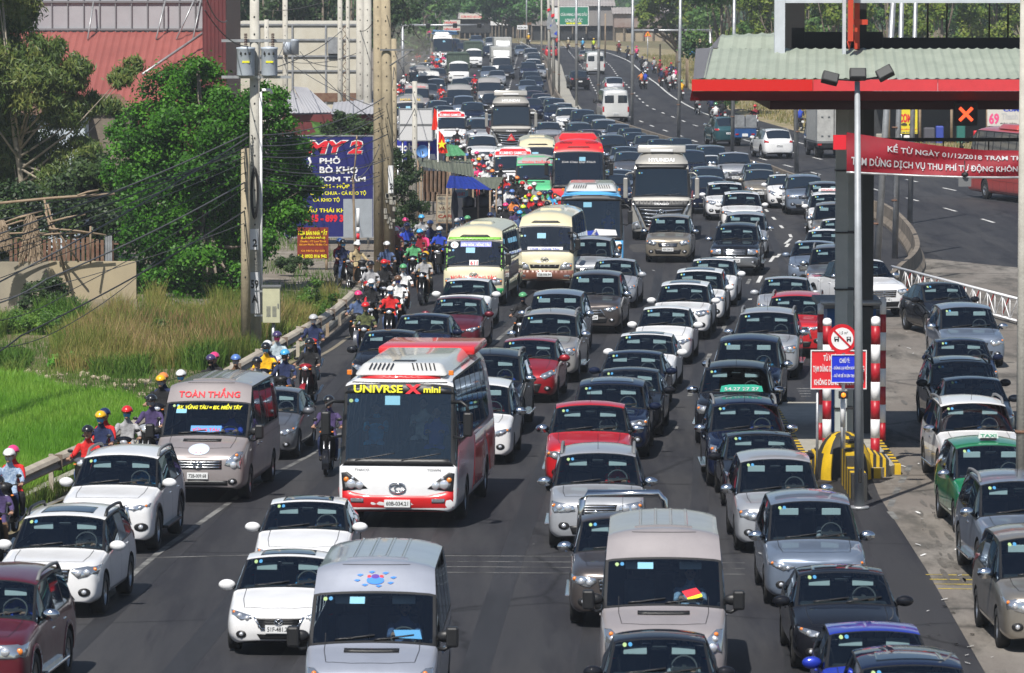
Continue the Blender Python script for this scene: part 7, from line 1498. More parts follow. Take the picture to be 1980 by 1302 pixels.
def person_mesh(J,E,head,hands,name='person',hipz=.80,lean=0):
    """J: {joint: (x,y,z,r)}; E: bone list; returns a mesh: 0 shirt 1 trousers 2 skin 3 dark"""
    me=bpy.data.meshes.new(name);keys=list(J);me.from_pydata([J[k][:3] for k in keys],[(keys.index(a),keys.index(b)) for a,b in E],[])
    o=bpy.data.objects.new(name,me);COL.objects.link(o)
    sm=o.modifiers.new('skin','SKIN');sm.branch_smoothing=.6
    for i,k in enumerate(keys):
        r=J[k][3];me.skin_vertices[0].data[i].radius=(r,r) if isinstance(r,float) else r
    me.skin_vertices[0].data[keys.index('hip')].use_root=True
    ss=o.modifiers.new('sub','SUBSURF');ss.levels=2;ss.render_levels=2
    m2=ev_mesh(o);bpy.data.objects.remove(o);bm=NB();bm.from_mesh(m2)
    seg=[]
    kindof=lambda a,b:3 if 'toe' in (a[:3],b[:3]) else 1 if {a[:3],b[:3]} & {'kne','ank'} else 2 if {a[:3],b[:3]} & {'han','hea'} else 0
    for a,b in E:seg.append((Vector(J[a][:3]),Vector(J[b][:3]),kindof(a,b)))
    for f in bm.faces:
        c=f.calc_center_median();best=(9,0)
        for a,b,k in seg:
            t=max(0,min(1,(c-a).dot(b-a)/max((b-a).length_squared,1e-6)));d=(c-a.lerp(b,t)).length
            if k==2 and t<.72 and a.z<J['neck'][2]:k=0
            if d<best[0]:best=(d,k)
        if best[1]==1 and c.z>hipz+.05:best=(0,0)
        f.material_index=best[1];f.smooth=True
        if best[1]==0 and c.z<hipz-.01:f.material_index=1
    h=Vector(head)
    ball(bm,h,.078,.095,.118,16,12,2);ball(bm,h+Vector((0,-.095,-.012)),.014,.02,.024,8,6,2)
    ball(bm,h+Vector((0,-.07,-.085)),.04,.035,.03,10,6,2);ball(bm,h+Vector((0,-.087,-.055)),.024,.008,.008,8,4,3)
    for s in (1,-1):ball(bm,h+Vector((s*.03,-.086,.012)),.012,.008,.008,8,6,3);ball(bm,h+Vector((s*.079,0,0)),.012,.022,.03,8,6,2)
    ball(bm,h+Vector((0,.018,.03)),.086,.095,.105,14,10,3)
    for (hx,hy,hz,bar) in hands:
        s=1 if hx>0 else-1;p=Vector((hx,hy,hz))
        ball(bm,p+Vector((0,0,.005)),.042,.045,.022,10,8,2)
        for j,L in enumerate((.052,.058,.054,.043)):
            x=hx+s*(.030-j*.021)
            if bar:pts=[(x,hy-.035,hz+.012),(x,hy-.035-L*.55,hz-.004),(x,hy-.03-L*.55,hz-.034),(x,hy-.005-L*.3,hz-.05)]
            else:pts=[(x,hy-.035,hz+.006),(x,hy-.04-L*.6,hz),(x,hy-.045-L*1.0,hz-.018)]
            tube(bm,pts,[.0095,.009,.0085,.007][:len(pts)],6,2)
        tube(bm,[(hx-s*.035,hy+.015,hz-.002),(hx-s*.058,hy-.02,hz-.018),(hx-s*.045,hy-.05,hz-.03)],[.011,.010,.008],6,2)
    me=bpy.data.meshes.new(name);bm.to_mesh(me);bm.free();return me
def person_proto(kind,J,E,head,hands,gear=True,hipz=.8):
    me=person_mesh(J,E,head,hands,hipz=hipz);o=link('person',me,[C_SH,C_TR,C_SK,C_DK]);h=Vector(head)
    bm=NB()
    r=bmesh.ops.create_uvsphere(bm,u_segments=20,v_segments=14,radius=1)
    bmesh.ops.delete(bm,geom=[v for v in bm.verts if v.co.z<-.22-.25*v.co.y*.0-(.1 if v.co.y>0 else 0)],context='VERTS')
    for v in bm.verts:v.co=h+Vector((v.co.x*.128,v.co.y*.15+.008,v.co.z*.128+.045));
    bmesh.ops.solidify(bm,geom=bm.faces,thickness=.012)
    prism(bm,[(-.09,h.y-.10),(-.06,h.y-.175),(0,h.y-.20),(.06,h.y-.175),(.09,h.y-.10)],h.z+.042,h.z+.052)
    for f in bm.faces:f.smooth=True
    he=obj('helmet',bm,C_HE,o)
    bm=NB();bmesh.ops.create_uvsphere(bm,u_segments=16,v_segments=12,radius=1)
    bmesh.ops.delete(bm,geom=[v for v in bm.verts if v.co.z>.12 or v.co.y>-.15 or v.co.z<-.97],context='VERTS')
    for v in bm.verts:v.co=h+Vector((v.co.x*.084,v.co.y*.112,v.co.z*.125));
    for f in bm.faces:f.smooth=True
    obj('face_mask',bm,C_MK,o)
    t=freeze(o);TREES[kind]=(t,dict());PROTOS.append(t);return t
EB=[('hip','spine'),('spine','chest'),('chest','neck'),('neck','head'),('chest','shoL'),('shoL','elbL'),('elbL','hanL'),('chest','shoR'),('shoR','elbR'),('elbR','hanR'),
      ('hip','kneL'),('kneL','ankL'),('ankL','toeL'),('hip','kneR'),('kneR','ankR'),('ankR','toeR')]
def mkJ(hip,spine,chest,neck,head,sho,elb,han,kne,ank,toe,rs=1.):
    J=dict(hip=(*hip,(.165,.13)),spine=(*spine,(.15,.11)),chest=(*chest,(.175,.115)),neck=(*neck,.055),head=(*head,.06))
    for s,q in ((1,'L'),(-1,'R')):
        for n,p,r in (('sho',sho,.072),('elb',elb,.052),('han',han,.032),('kne',kne,.078),('ank',ank,.052),('toe',toe,.042)):J[n+q]=(s*p[0],p[1],p[2],r)
    return J
J1=mkJ((0,.14,.83),(0,.12,1.02),(0,.04,1.24),(0,.01,1.40),(0,-.01,1.50),(.175,.04,1.29),(.28,-.12,1.10),(.315,-.36,1.04),(.17,-.30,.76),(.16,-.16,.36),(.16,-.32,.30))
person_proto('rider',J1,EB,(0,-.02,1.545),[(.315,-.40,1.045,1),(-.315,-.40,1.045,1)])
J2=mkJ((0,.50,.87),(0,.49,1.06),(0,.43,1.27),(0,.41,1.43),(0,.40,1.52),(.165,.43,1.31),(.22,.30,1.09),(.15,.16,1.0),(.22,.12,.80),(.21,.26,.42),(.21,.12,.37))
person_proto('pillion',J2,EB,(0,.385,1.57),[(.14,.12,1.0,0),(-.14,.12,1.0,0)])
J3=mkJ((0,0,.55),(0,.03,.75),(0,.05,.98),(0,.04,1.14),(0,.03,1.24),(.175,.04,1.03),(.22,-.14,.86),(.14,-.36,.95),(.15,-.45,.62),(.14,-.62,.30),(.14,-.76,.26))
person_proto('car_driver',J3,EB,(0,.02,1.29),[(.14,-.40,.955,1),(-.14,-.40,.955,1)],hipz=.55)
J4=mkJ((0,0,.92),(0,-.01,1.10),(0,-.01,1.32),(0,-.01,1.48),(0,-.02,1.57),(.18,0,1.38),(.24,.02,1.10),(.24,-.06,.86),(.10,-.04,.50),(.11,.03,.09),(.12,-.12,.045))
person_proto('stander',J4,EB,(0,-.03,1.62),[(.24,-.08,.82,0),(-.24,-.08,.82,0)],hipz=.92)

C_BK=mat('bike_paint',(.5,.02,.02),.3,0,.9)
def bike_proto(kind,scooter):
    r=thing('motorbike');W=.29
    for y,nm in ((-.76,'front_wheel'),(.52,'rear_wheel')):
        bm=NB();lathe(bm,[(W*.78,-.035),(W*.95,-.045),(W,-.02),(W,.02),(W*.95,.045),(W*.78,.035)],axis='x',seg=20);t=obj(nm,bm,M_TYRE,r,(0,y,W))
        bm=NB();lathe(bm,[(W*.80,-.03),(W*.72,-.02),(W*.72,.02),(W*.80,.03)],axis='x',seg=20);lathe(bm,[(.001,-.05),(.05,-.05),(.05,.05),(.001,.05)],axis='x',seg=10)
        for j in range(6):a=j*math.pi/3;tube(bm,[(0,0,0),(0,W*.75*math.cos(a),W*.75*math.sin(a))],.012,5)
        obj('rim',bm,M_RIM,t)
    # front: fork, mudguard, leg shield, headlamp cowl
    bm=NB()
    for s in (1,-1):tube(bm,[(s*.065,-.76,W),(s*.06,-.52,.86)],.018,6)
    tube(bm,[(0,-.52,.84),(0,-.45,1.02)],.03,6);obj('front_fork',bm,M_RIM,r)
    bm=NB();n=8;rows=[]
    for j in range(n+1):
        a=R(-20+150*j/n);c=Vector((0,-.76-(W+.035)*math.cos(a)*1.0,W+(W+.035)*math.sin(a)));rows.append([bm.verts.new(c+Vector((x,0,-abs(x)*.35))) for x in (-.07,-.035,0,.035,.07)])
    for a,b in zip(rows,rows[1:]):
        for i in range(4):bm.faces.new((a[i],a[i+1],b[i+1],b[i])).smooth=True
    obj('front_mudguard',bm,C_BK,r)
    wsh=.24 if scooter else .17
    prof=[(-.60,.98,.11),(-.66,.86,.155),(-.62,.70,wsh),(-.54,.52,wsh*1.05),(-.48,.36,wsh*.8)];bm=NB();rows=[]
    for (y,z,wd) in prof:rows.append([bm.verts.new((x*wd,y+.17*abs(x)**1.5*(1 if abs(x)>.1 else 0),z+.02*abs(x))) for x in (-1,-.6,-.25,0,.25,.6,1)])
    for a,b in zip(rows,rows[1:]):
        for i in range(6):bm.faces.new((a[i],b[i],b[i+1],a[i+1])).smooth=True
    bmesh.ops.solidify(bm,geom=bm.faces,thickness=.02);obj('leg_shield',bm,C_BK,r)
    bm=NB();ball(bm,(0,-.52,1.02),.17,.10,.075,14,8);ball(bm,(0,-.57,.99),.11,.08,.09,12,8);obj('handlebar_cowl',bm,C_BK if not scooter else M_TRIM,r)
    bm=NB();ball(bm,(0,-.625,.965 if not scooter else .80),.085 if not scooter else .12,.04,.06,14,8);hl=obj('headlight',bm,M_LENS,r)
    for s in (1,-1):
        bm=NB();ball(bm,(s*(.13 if not scooter else .17),-.60,.95 if not scooter else .84),.035,.03,.02,8,6);obj('turn_signal',bm,M_AMBER,r)
        bm=NB();tube(bm,[(s*.2,-.42,1.05),(s*.24,-.44,1.18)],.008,5);ball(bm,(s*.27,-.43,1.21),.062,.02,.04,10,6);obj('wing_mirror',bm,M_TRIM,r)
    bm=NB();tube(bm,[(-.36,-.37,1.03),(-.25,-.41,1.035),(-.1,-.47,1.03),(0,-.48,1.02),(.1,-.47,1.03),(.25,-.41,1.035),(.36,-.37,1.03)],[.018,.018,.013,.013,.013,.018,.018],6);obj('handlebar',bm,M_TRIM,r)
    # body: tunnel, side fairings, seat, tail
    bm=NB();S_=[(-.40,.44,.10,.12),(-.15,.42,.09,.12),(.05,.58,.11,.16),(.30,.66,.15,.15),(.60,.74,.13,.11),(.84,.84,.06,.05)]
    rows=[[bm.verts.new((hx*math.cos(2*math.pi*k/10),y,z+hz*math.sin(2*math.pi*k/10))) for k in range(10)] for y,z,hx,hz in S_]
    for a,b in zip(rows,rows[1:]):
        for k in range(10):bm.faces.new((a[k],a[(k+1)%10],b[(k+1)%10],b[k])).smooth=True
    bm.faces.new(rows[0][::-1]);bm.faces.new(rows[-1]);obj('side_fairing',bm,C_BK,r)
    bm=NB();rows=[[bm.verts.new((hx*math.cos(2*math.pi*k/10),y,z+.035*math.sin(2*math.pi*k/10))) for k in range(10)] for y,z,hx in ((-.08,.735,.08),(.05,.765,.115),(.35,.80,.13),(.62,.83,.12),(.76,.84,.06))]
    for a,b in zip(rows,rows[1:]):
        for k in range(10):bm.faces.new((a[k],a[(k+1)%10],b[(k+1)%10],b[k])).smooth=True
    bm.faces.new(rows[0][::-1]);bm.faces.new(rows[-1]);obj('seat',bm,M_TRIM,r)
    bm=NB();box(bm,-.11,.11,-.18,.3,.26,.48,0,.05);tube(bm,[(-.11,.3,.33),(-.11,.52,W)],.02);tube(bm,[(.11,.3,.33),(.11,.52,W)],.02);obj('engine',bm,M_GREYM,r)
    bm=NB();tube(bm,[(.12,-.1,.28),(.15,.2,.25),(.16,.35,.30),(.165,.80,.42)],[.016,.018,.045,.04],8);obj('exhaust',bm,M_RIM,r)
    bm=NB();tube(bm,[(.11,.62,.86),(.10,.86,.90),(-.10,.86,.90),(-.11,.62,.86)],.013,5);obj('grab_rail',bm,M_RIM,r)
    bm=NB();box(bm,-.075,.075,.85,.88,.76,.82,0,.01);obj('tail_light',bm,M_REDL,r)
    bm=NB();prism(bm,[(-.07,.55),(.07,.55),(.08,.74),(-.08,.74)],.86,.90,axis='y');tail=obj('rear_mudguard',bm,M_TRIM,r)
    bm=NB();box(bm,-.09,.09,.90,.91,.56,.70);obj('number_plate',bm,M_PLATE,r)
    t=freeze(r);TREES[kind]=(t,dict());PROTOS.append(t)
bike_proto('bike',False);bike_proto('scooter',True)
# ======================= traffic =======================
def sstep(a,b,x):t=max(0,min(1,(x-a)/(b-a)));return t*t*(3-2*t)
def yaw_at(x,D):
    if D<130:base=5.0 if x<-5 else (1.5+3.5*sstep(105,130,D))
    else:base=5.3
    if x>4 and D<125:base=-.5+5*sstep(110,125,D)
    base=base*(1-sstep(185,235,D))+(-1.6)*sstep(225,290,D)
    base+=-2.5*sstep(560,700,D)
    return base
CATS={'sedan_d':'car','suv_e':'suv','mpv_c':'minivan','sedan':'car','sedan_b':'car','sedan_c':'car','hatch':'hatchback','crossover':'crossover','crossover_r':'crossover','suv_new':'suv','suv_old':'suv','suv_boxy':'suv','mpv':'minivan','mpv_b':'minivan','pickup':'pickup truck',
        'pickup_bar':'pickup truck','van':'van','minibus':'minibus','bus':'bus','coach':'coach','heavy_lorry':'lorry','lorry_tarp':'lorry','lorry_box':'lorry','tricycle':'cargo tricycle'}
WORD={'palepink':'pale pinkish grey','brightsilver':'silver','bluesilver':'blue-grey','busred':'bright red','navy':'dark navy','dust':'dusty grey','champagne':'pinkish grey','pearl':'off-white','darkred':'deep red','grey':'dark grey','bronze':'bronze','beige':'beige','brown':'dark brown','olive':'dark olive','limegreen':'cream and green','skyblue':'blue and white','salmon':'faded red'}
VEH=[];VLOG=[];DLOG=[]
def place_vehicle(kind,col,px,py,label=None,yaw=None,back=False,near=None,group='vehicles queuing on the highway',extra=None,dy=0.):
    if label is None and not back:vs_={'sedan':['sedan','sedan_d','sedan_b'],'suv_old':['suv_old','suv_e','suv_boxy'],'mpv':['mpv','mpv_c','mpv_b'],'suv_new':['suv_new','suv_e']}.get(kind,[kind]);kind=vs_[int(px+py)%len(vs_)]
    t,k=TREES[kind]
    yl,zl=k['rw'] if back else k['ws']
    w_=P(px,py,zl)
    ps=yaw_at(w_.x,w_.y) if yaw is None else yaw
    rz=-R(ps)+(math.pi if back else 0)
    d=Vector((-math.sin(rz),math.cos(rz),0));p=w_-d*yl;p.z=.012
    D=w_.y;sw={'paint_silver':paint(col)}
    if kind in ('bus','coach','minibus'):sw['windscreen_glass']=M_WSB
    if D>235:sw['windscreen_glass']=M_FG;sw['side_glass']=M_FG
    random.seed(int(px*7+py));sc_=(random.uniform(.97,1.03),random.uniform(.965,1.03),random.uniform(.965,1.035)) if kind not in ('bus','van','coach','heavy_lorry') else (1,1,1)
    skip=()
    if D>235:skip=('seat','dashboard','steering_wheel','sun_visor','rear_view_mirror','door_handle')
    if D>380:skip=skip+('inspection_sticker','wiper','door_seam','plate_number','fog_light_bezel','lamp_bulb','turn_signal','emblem','grille_bar','antenna','sunroof','roof_rib','vent_slot')
    o=clone(t,None,sw,skip);o.location=p;o.rotation_euler=(0,0,rz);o.scale=sc_;c=CATS[kind]
    tag(o,label or f"{WORD.get(col, col)} {c}",c,group)
    VEH.append(o);VLOG.append((o,kind,p.copy(),rz,k,px,py,label is not None,col))
    return o
V=place_vehicle
T_={}
# --- nearest rows ---
V('suv_boxy','maroon',-20,1124,'maroon suv cut by the left edge of the frame, chrome mirror and side steps')
V('crossover_r','white',124,999,'white crossover with black roof rails and sunroof behind the maroon suv')
V('suv_new','white',234,884,'big white suv with dark windscreen in front of the grey passenger van')
T_['van1']=V('van','champagne',404,777,'pinkish grey passenger van with red lettering over its windscreen beside the guardrail')
V('sedan_b','grey',524,755,'grey saloon half hidden behind the lettered passenger van')
V('sedan_c','white',595,968,'white saloon with black glass roof in front of the red and white bus')
V('sedan_c','white',556,1075,'white saloon with dark mesh grille beside the silver van at the bottom')
T_['van0']=V('van','brightsilver',725,1146,'silver high-roof van with a blue round emblem above the windscreen, at the bottom edge')
T_['town']=V('bus','white',773,743,'white and red bus with yellow lettering across the top of its windscreen',yaw=5.2)
V('suv_old','silver',1156,878,'silver suv with bonnet scoop in front of the red pickup')
V('pickup','red',1141,791,'bright red pickup with black mirrors and two roof rails')
V('crossover','navy',1182,746,'dark navy crossover just behind the red pickup')
V('sedan','black',1218,720,'black saloon squeezed between two dark navy cars in the centre lane')
V('sedan','navy',1226,681,'dark navy saloon following a white saloon with sunroof, centre lane')
V('sedan_c','white',1250,649,'white saloon with sunroof, nearest of the chain of white cars')
V('sedan_b','white',1288,599,'white saloon without sunroof, second of the chain of white cars')
V('crossover','white',1323,551,'white crossover with sunroof and black lower bumper in the chain of white cars')
V('crossover','white',1352,529,'white crossover fourth in the chain of white cars, driver visible')
V('sedan_c','white',1379,505,'white saloon with sunroof, farthest of the chain of white cars')
T_['ev']=V('suv_boxy','black',1425,437,'black suv with silver lower body and wide chrome grille')
V('mpv','silver',1441,414,'silver minivan right behind the black suv with chrome grille')
V('crossover','white',1434,375,'white crossover with yellow toy on the dashboard, right of the silver lorry')
V('crossover','white',1402,356,'white crossover with black grille beside the silver lorry')
V('crossover','navy',1368,345,None);V('suv_old','grey',1368,325,None)
V('mpv','grey',1376,283,None);V('hatch','white',1376,304,'small white hatchback half hidden by the silver pickup')
V('pickup','silver',1419,300,'silver pickup with chrome mirrors beside the median barrier')
V('sedan','grey',1466,319,None);V('sedan_b','bronze',1469,331,'brownish silver saloon with readable number plate near the median')
V('hatch','white',1516,341,'white hatchback tucked behind the silver suv near the median')
V('suv_old','bluesilver',1555,340,'silver-blue suv with roof rails near the end of the median')
V('mpv','grey',1597,354,None)
T_['taxi1']=V('suv_new','white',1604,376,'white suv with a white advertising sign on its roof, left of the toll column')
V('mpv','beige',1612,398,None);V('sedan_b','white',1622,424,None)
V('sedan','white',1598,449,'white saloon partly hidden by the toll column')
V('sedan','bluesilver',1574,470,None);V('suv_old','grey',1613,478,'grey suv with roof rails directly left of the toll column')
V('pickup','white',1668,508,'white pickup turning behind the toll column',yaw=-16)
V('sedan_b','black',1822,553,'black saloon seen from its side at the white folding barrier',yaw=-10)
V('mpv','bluesilver',1868,592,'silver-blue minivan behind the black saloon in the right lane',yaw=-2)
V('sedan','navy',1858,656,None,yaw=-1);V('suv_old','black',1860,703,None,yaw=-1);V('sedan','grey',1881,731,None,yaw=-1)
V('suv_old','white',1882,779,'white suv in front of the green taxi in the right toll lane',yaw=-2)
T_['taxi2']=V('mpv','green',1917,862,'green minivan taxi with lit-style roof sign in the right toll lane',yaw=-2)
V('suv_old','bluesilver',1972,936,'silver-blue suv behind the grey pole at the right edge',yaw=-2)
V('mpv','beige',2014,1048,'brownish silver minivan cut by the right edge of the frame',yaw=-2)
T_['van2']=V('van','palepink',1283,1080,'pale pinkish grey high-roof van with a red and yellow card on its dashboard')
V('sedan','black',1275,1238,'black saloon with chrome mirrors at the bottom edge, centre right')
V('pickup_bar','brown',1204,1004,'dark pickup with a chrome roll bar hidden behind the pale van',yaw=1.5)
V('mpv_b','bluesilver',1567,972,'silver-blue minivan with chrome mirrors left of the light mast')
V('sedan_c','black',1627,1104,'black saloon with black mirrors in front of the silver-blue minivan')
V('hatch','blue',1691,1223,'bright blue hatchback at the bottom edge')
V('crossover','navy',1763,1283,'dark car roof cut by the bottom edge, right of the bright blue hatchback')
V('mpv','silver',1500,890,'silver-green minivan in front of the black saloon, left of the striped crash cushion')
V('sedan','black',1470,838,None);T_['taxi3']=V('suv_old','navy',1441,779,'dark navy suv with a green phone-number taxi sign on its roof')
V('suv_old','black',1423,710,None);V('mpv_b','navy',1447,663,'dark navy minivan with black mirrors in front of the silver suv, toll lane')
V('suv_old','silver',1483,606,'silver suv with two roof rails beside the red suv at the toll booth')
V('suv_new','red',1540,572,'red suv beside the toll booth');V('sedan','silver',1519,538,'silver saloon behind the red suv at the toll booth')
V('mpv_b','white',921,744,'white minivan right beside the red and white bus');V('suv_old','black',945,694,'black suv behind the white minivan, right of the red and white bus')
V('hatch','darkred',1024,663,'shiny red hatchback in the middle of the queue');V('suv_old','dust',1063,610,'brownish grey suv with roof rails behind the shiny red hatchback')
V('mpv','bluesilver',1077,573,'silver-blue minivan right behind the brownish grey suv');V('mpv_b','brown',1152,534,'dark brown-grey minivan with chrome mirrors in mid picture')
V('sedan_b','silver',1190,506,'silver saloon beside the dark brown-grey minivan');V('mpv','silver',1142,465,'silver minivan between the cream minibus and the blue bus')
T_['mini1']=V('minibus','cream',1055,437,'plain cream minibus with brown bumper behind the numbered minibus')
T_['mini2']=V('minibus','cream',918,462,'cream and green minibus with route card 611 in its windscreen')
V('hatch','white',904,543,'white hatchback in front of the numbered green minibus');V('sedan_b','maroon',887,577,'maroon saloon with chrome grille in front of the white hatchback')
V('sedan','navy',820,611,'dark navy saloon beside the maroon saloon');V('sedan','black',752,646,'black saloon with light blue papers on its dashboard behind the red and white bus')
V('mpv','bronze',1296,421,'bronze minivan with wide nose in front of the silver lorry')
T_['blue']=V('bus','skyblue',1143,379,'light blue and white bus beside the silver lorry',yaw=1.2);T_['lorry1']=V('heavy_lorry','lorrysilver',1279,326,'huge silver lorry with white lettering above its cab, nearer of two')
T_['red']=V('coach','busred',1119,294,'bright red coach behind the light blue bus');T_['lorry2']=V('heavy_lorry','lorrysilver',988,206,'silver lorry farther back with a red warning triangle on its grille')
T_['gvan']=V('van','mint',1036,320,'mint green van with grey brow and red lettering left of the red coach')
T_['k1']=V('van','white',992,303,'white van with bright red brow behind the mint green van');T_['k2']=V('van','white',871,228,'white van with bright red brow beside the flags, farther back')
V('suv_new','white',932,266,'white suv in front of the farther silver lorry');V('minibus','cream',1040,284,'cream minibus mostly hidden behind the red coach')
for a in [('sedan','silver',1060,237),('suv_old','grey',1120,240),('sedan','maroon',1140,252),('suv_new','white',1099,210),('mpv','navy',1128,215),('mpv','black',1150,224),('mpv','silver',1168,233),('sedan','white',1157,229),
          ('sedan_b','bluesilver',1196,242),('sedan','black',1219,250),('sedan','navy',1228,258),('sedan','grey',1252,263),('sedan_b','navy',1276,271),('suv_old','black',1184,267),('hatch','bluesilver',1207,284),('sedan','grey',1216,296),('sedan','bluesilver',1194,330),('sedan_b','navy',1188,341),
          ('sedan','silver',1339,281),('sedan','black',1314,268),('mpv','navy',914,199),('mpv','bluesilver',897,189),('sedan','silver',846,197),('sedan','grey',857,206),('sedan','navy',827,187),('sedan_b','bluesilver',1008,230),('sedan','navy',1074,205),
          ('suv_old','grey',843,155),('suv_old','brown',846,133),('sedan','navy',890,153),('sedan','bluesilver',945,129),('sedan','silver',961,137),('sedan','black',978,126),('hatch','white',959,165),('sedan','navy',946,173),('sedan_b','black',952,182),
          ('suv_new','white',872,105),('sedan','white',822,123),('mpv','silver',878,77),('pickup','bluesilver',921,70),('mpv','silver',950,74),('sedan','bluesilver',1008,88),('suv_old','silver',1027,95),('hatch','white',1032,102),('sedan','navy',1033,108),
          ('suv_new','white',1031,116),('sedan','silver',1039,126),('suv_old','navy',1022,123),('suv_old','black',1028,140),('sedan','bluesilver',1020,155),('sedan','navy',1032,148),('sedan','navy',1033,167),('sedan','maroon',1032,176),('sedan','maroon',1047,181),
          ('hatch','white',1057,189),('mpv','navy',1072,192),('sedan_b','white',1088,200),('sedan','navy',1029,192),('sedan','silver',941,238),('mpv','silver',925,232),('suv_old','black',950,224),('sedan','grey',873,99),('sedan','navy',895,84),('sedan','black',868,190),('pickup','grey',827,163),('sedan','bluesilver',910,150),
          ('suv_old','black',842,92),('sedan','silver',912,84),('sedan','navy',945,90),('sedan','silver',1322,300),('mpv','navy',1335,296)]:
    V(*a)
T_['dal']=V('minibus','dust',793,198,'grey minibus with yellow lettering behind the white panel sign');T_['tt2']=V('van','champagne',806,172,'grey passenger van with red lettering, far left lane')
V('van','dust',888,174);V('van','pearl',829,147);V('minibus','dust',812,140);V('van','dust',946,160)
V('lorry_tarp','white',887,124,'white lorry with dark green slatted cargo bed, nearer of the two');V('lorry_tarp','white',916,97,'white lorry with dark green cargo bed, farther of the two')
V('lorry_box','white',970,113,'white box lorry with an air deflector on its cab');V('lorry_box','white',973,93,'white and beige box lorry just behind the other box lorry');V('coach','white',856,75,'white coach far back in the left lanes',dy=0)
V('van','navy',870,86)
# --- right carriageway, driving away ---
gr='vehicles driving away on the right carriageway'
for a in [('sedan','beige',1132,99,'beige saloon driving away far up the right carriageway'),('van','pearl',1152,106,'white van with dark rear window driving away far up the road'),('pickup','black',1119,139,'black pickup driving away, right of the median'),('mpv','silver',1188,152,'silver minivan with red tail lights ahead of the white van'),
          ('van','pearl',1191,181,'white van with two rear windows driving away beside the median'),('hatch','red',1066,92,'red car half hidden by the median poles'),('suv_boxy','teal',1406,229,'dark green and silver suv driving away beside the cargo tricycle'),('suv_new','white',1503,251,'white suv with red tail lights driving away beyond the median'),
          ('tricycle','white',1441,213,'blue three-wheeled cargo cart with grey canvas doors'),('lorry_box','grey',1612,204,'box lorry with worn grey rear doors on the right carriageway'),('coach','salmon',2076,279,'red coach with orange roof unit cut by the right edge')]:
    yw={1066:-3,1132:-3,1152:-3,1406:-6.5,1503:-8,1441:-6,1612:-4,2076:-14}.get(a[2],-4)
    V(a[0],a[1],a[2],a[3],a[4],yaw=yw,back=True,group=gr)
# roof signs, brows, lettering on particular vehicles
def vproto(o):return next(v for v in VLOG if v[0]==o)
class PC:pass
def surf(o):
    c=PC();b=[x for x in CM.get(o.name,[]) if x.name.split('.')[0]=='body'][0];bm=NB();bm.from_mesh(b.data)
    for x in CM.get(o.name,[]):
        if x.name.split('.')[0] in ('windscreen',):bm.from_mesh(x.data)
    c.bvh=BVHTree.FromBMesh(bm);bm.free();c.root=o;return c
CM=children_map()
o=T_['van1'];c=surf(o)
text('TOÀN THẮNG',1.30,.19,M_RED,o,(0,0,0),.02,fn=curve_fn(c,'f',0,2.17,.025));text('BX. VŨNG TÀU = BX. MIỀN TÂY',1.38,.11,M_YEL,o,(0,0,0),.03,.2,fn=curve_fn(c,'f',.04,1.90,.02))
obj('destination_card',patch(c,'f',rect(-.30,.35,1.40,1.52),.012,skirt=0),mat('card_blue',(.10,.30,.62),.5),o);text('VŨNG TÀU',.58,.075,M_RED,o,(0,0,0),.02,fn=curve_fn(c,'f',.02,1.46,.02))
obj('permit_sticker',patch(c,'f',rect(-.66,-.44,1.76,1.84),.010,skirt=0),M_STK3,o)
e=obj('bonnet_emblem',patch(c,'f',ell(0,1.10,.22,.10,20),.012,skirt=0),mat('card_pale',(.55,.62,.75),.5),o);text('TT',.2,.11,M_RED,o,(0,0,0),.04,fn=curve_fn(c,'f',0,1.11,.022))
o=T_['van0'];c=surf(o)
e=NB()
for kk_ in range(8):
    a=kk_*math.pi/4+.2;cx_,cz_=.27*math.cos(a),2.17+.095*math.sin(a);patch(c,'f',[(cx_-.05,cz_),(cx_,cz_+.012),(cx_+.05,cz_+.004),(cx_,cz_-.02)],.012,bm=e,skirt=0,mi=0)
patch(c,'f',ell(0,2.15,.13,.055,18),.012,bm=e,skirt=0,mi=0);patch(c,'f',ell(0,2.20,.06,.03,12),.014,bm=e,skirt=0,mi=1)
for s in (1,-1):patch(c,'f',ell(s*.09,2.20,.03,.02,10),.014,bm=e,skirt=0,mi=2)
obj('brow_emblem',e,[mat('emblem_blue',(.03,.22,.75),.4),mat('emblem_purple',(.08,.02,.30),.4),M_RED],o)
obj('dashboard_card',patch(c,'f',[(.34,1.40),(.72,1.38),(.68,1.50),(.30,1.50)],.012,skirt=0),M_STK2,o);obj('permit_sticker',patch(c,'f',rect(-.36,-.14,1.84,1.93),.010,skirt=0),M_STK3,o)
o=T_['van2'];c=surf(o)
obj('dashboard_card',patch(c,'f',[(.36,1.44),(.58,1.50),(.50,1.58),(.28,1.53)],.012,skirt=0),M_RED,o);obj('dashboard_card',patch(c,'f',[(.38,1.40),(.60,1.46),(.58,1.50),(.36,1.44)],.012,skirt=0),M_YEL,o);obj('permit_sticker',patch(c,'f',rect(-.40,-.16,1.84,1.93),.010,skirt=0),M_STK3,o)
o=T_['town'];c=surf(o)
text('UNIVRSE',.98,.155,M_YEL,o,(0,0,0),.03,fn=curve_fn(c,'f',-.42,2.76,.04));text('X',.32,.19,M_RED,o,(0,0,0),.06,fn=curve_fn(c,'f',.28,2.76,.04));text('mini',.34,.12,M_YEL,o,(0,0,0),.03,fn=curve_fn(c,'f',.66,2.75,.04))
text('THACO',.30,.05,M_GREYM,o,(0,0,0),.02,fn=curve_fn(c,'f',-.72,1.17,.02));text('TOWN',.28,.05,M_GREYM,o,(0,0,0),.02,fn=curve_fn(c,'f',.72,1.17,.02))
PR=paint('busred')
obj('brow_stripe',patch(c,'f',[(-.80,2.94),(.80,2.94),(.76,3.03),(-.76,3.03)],.010),PR,o)
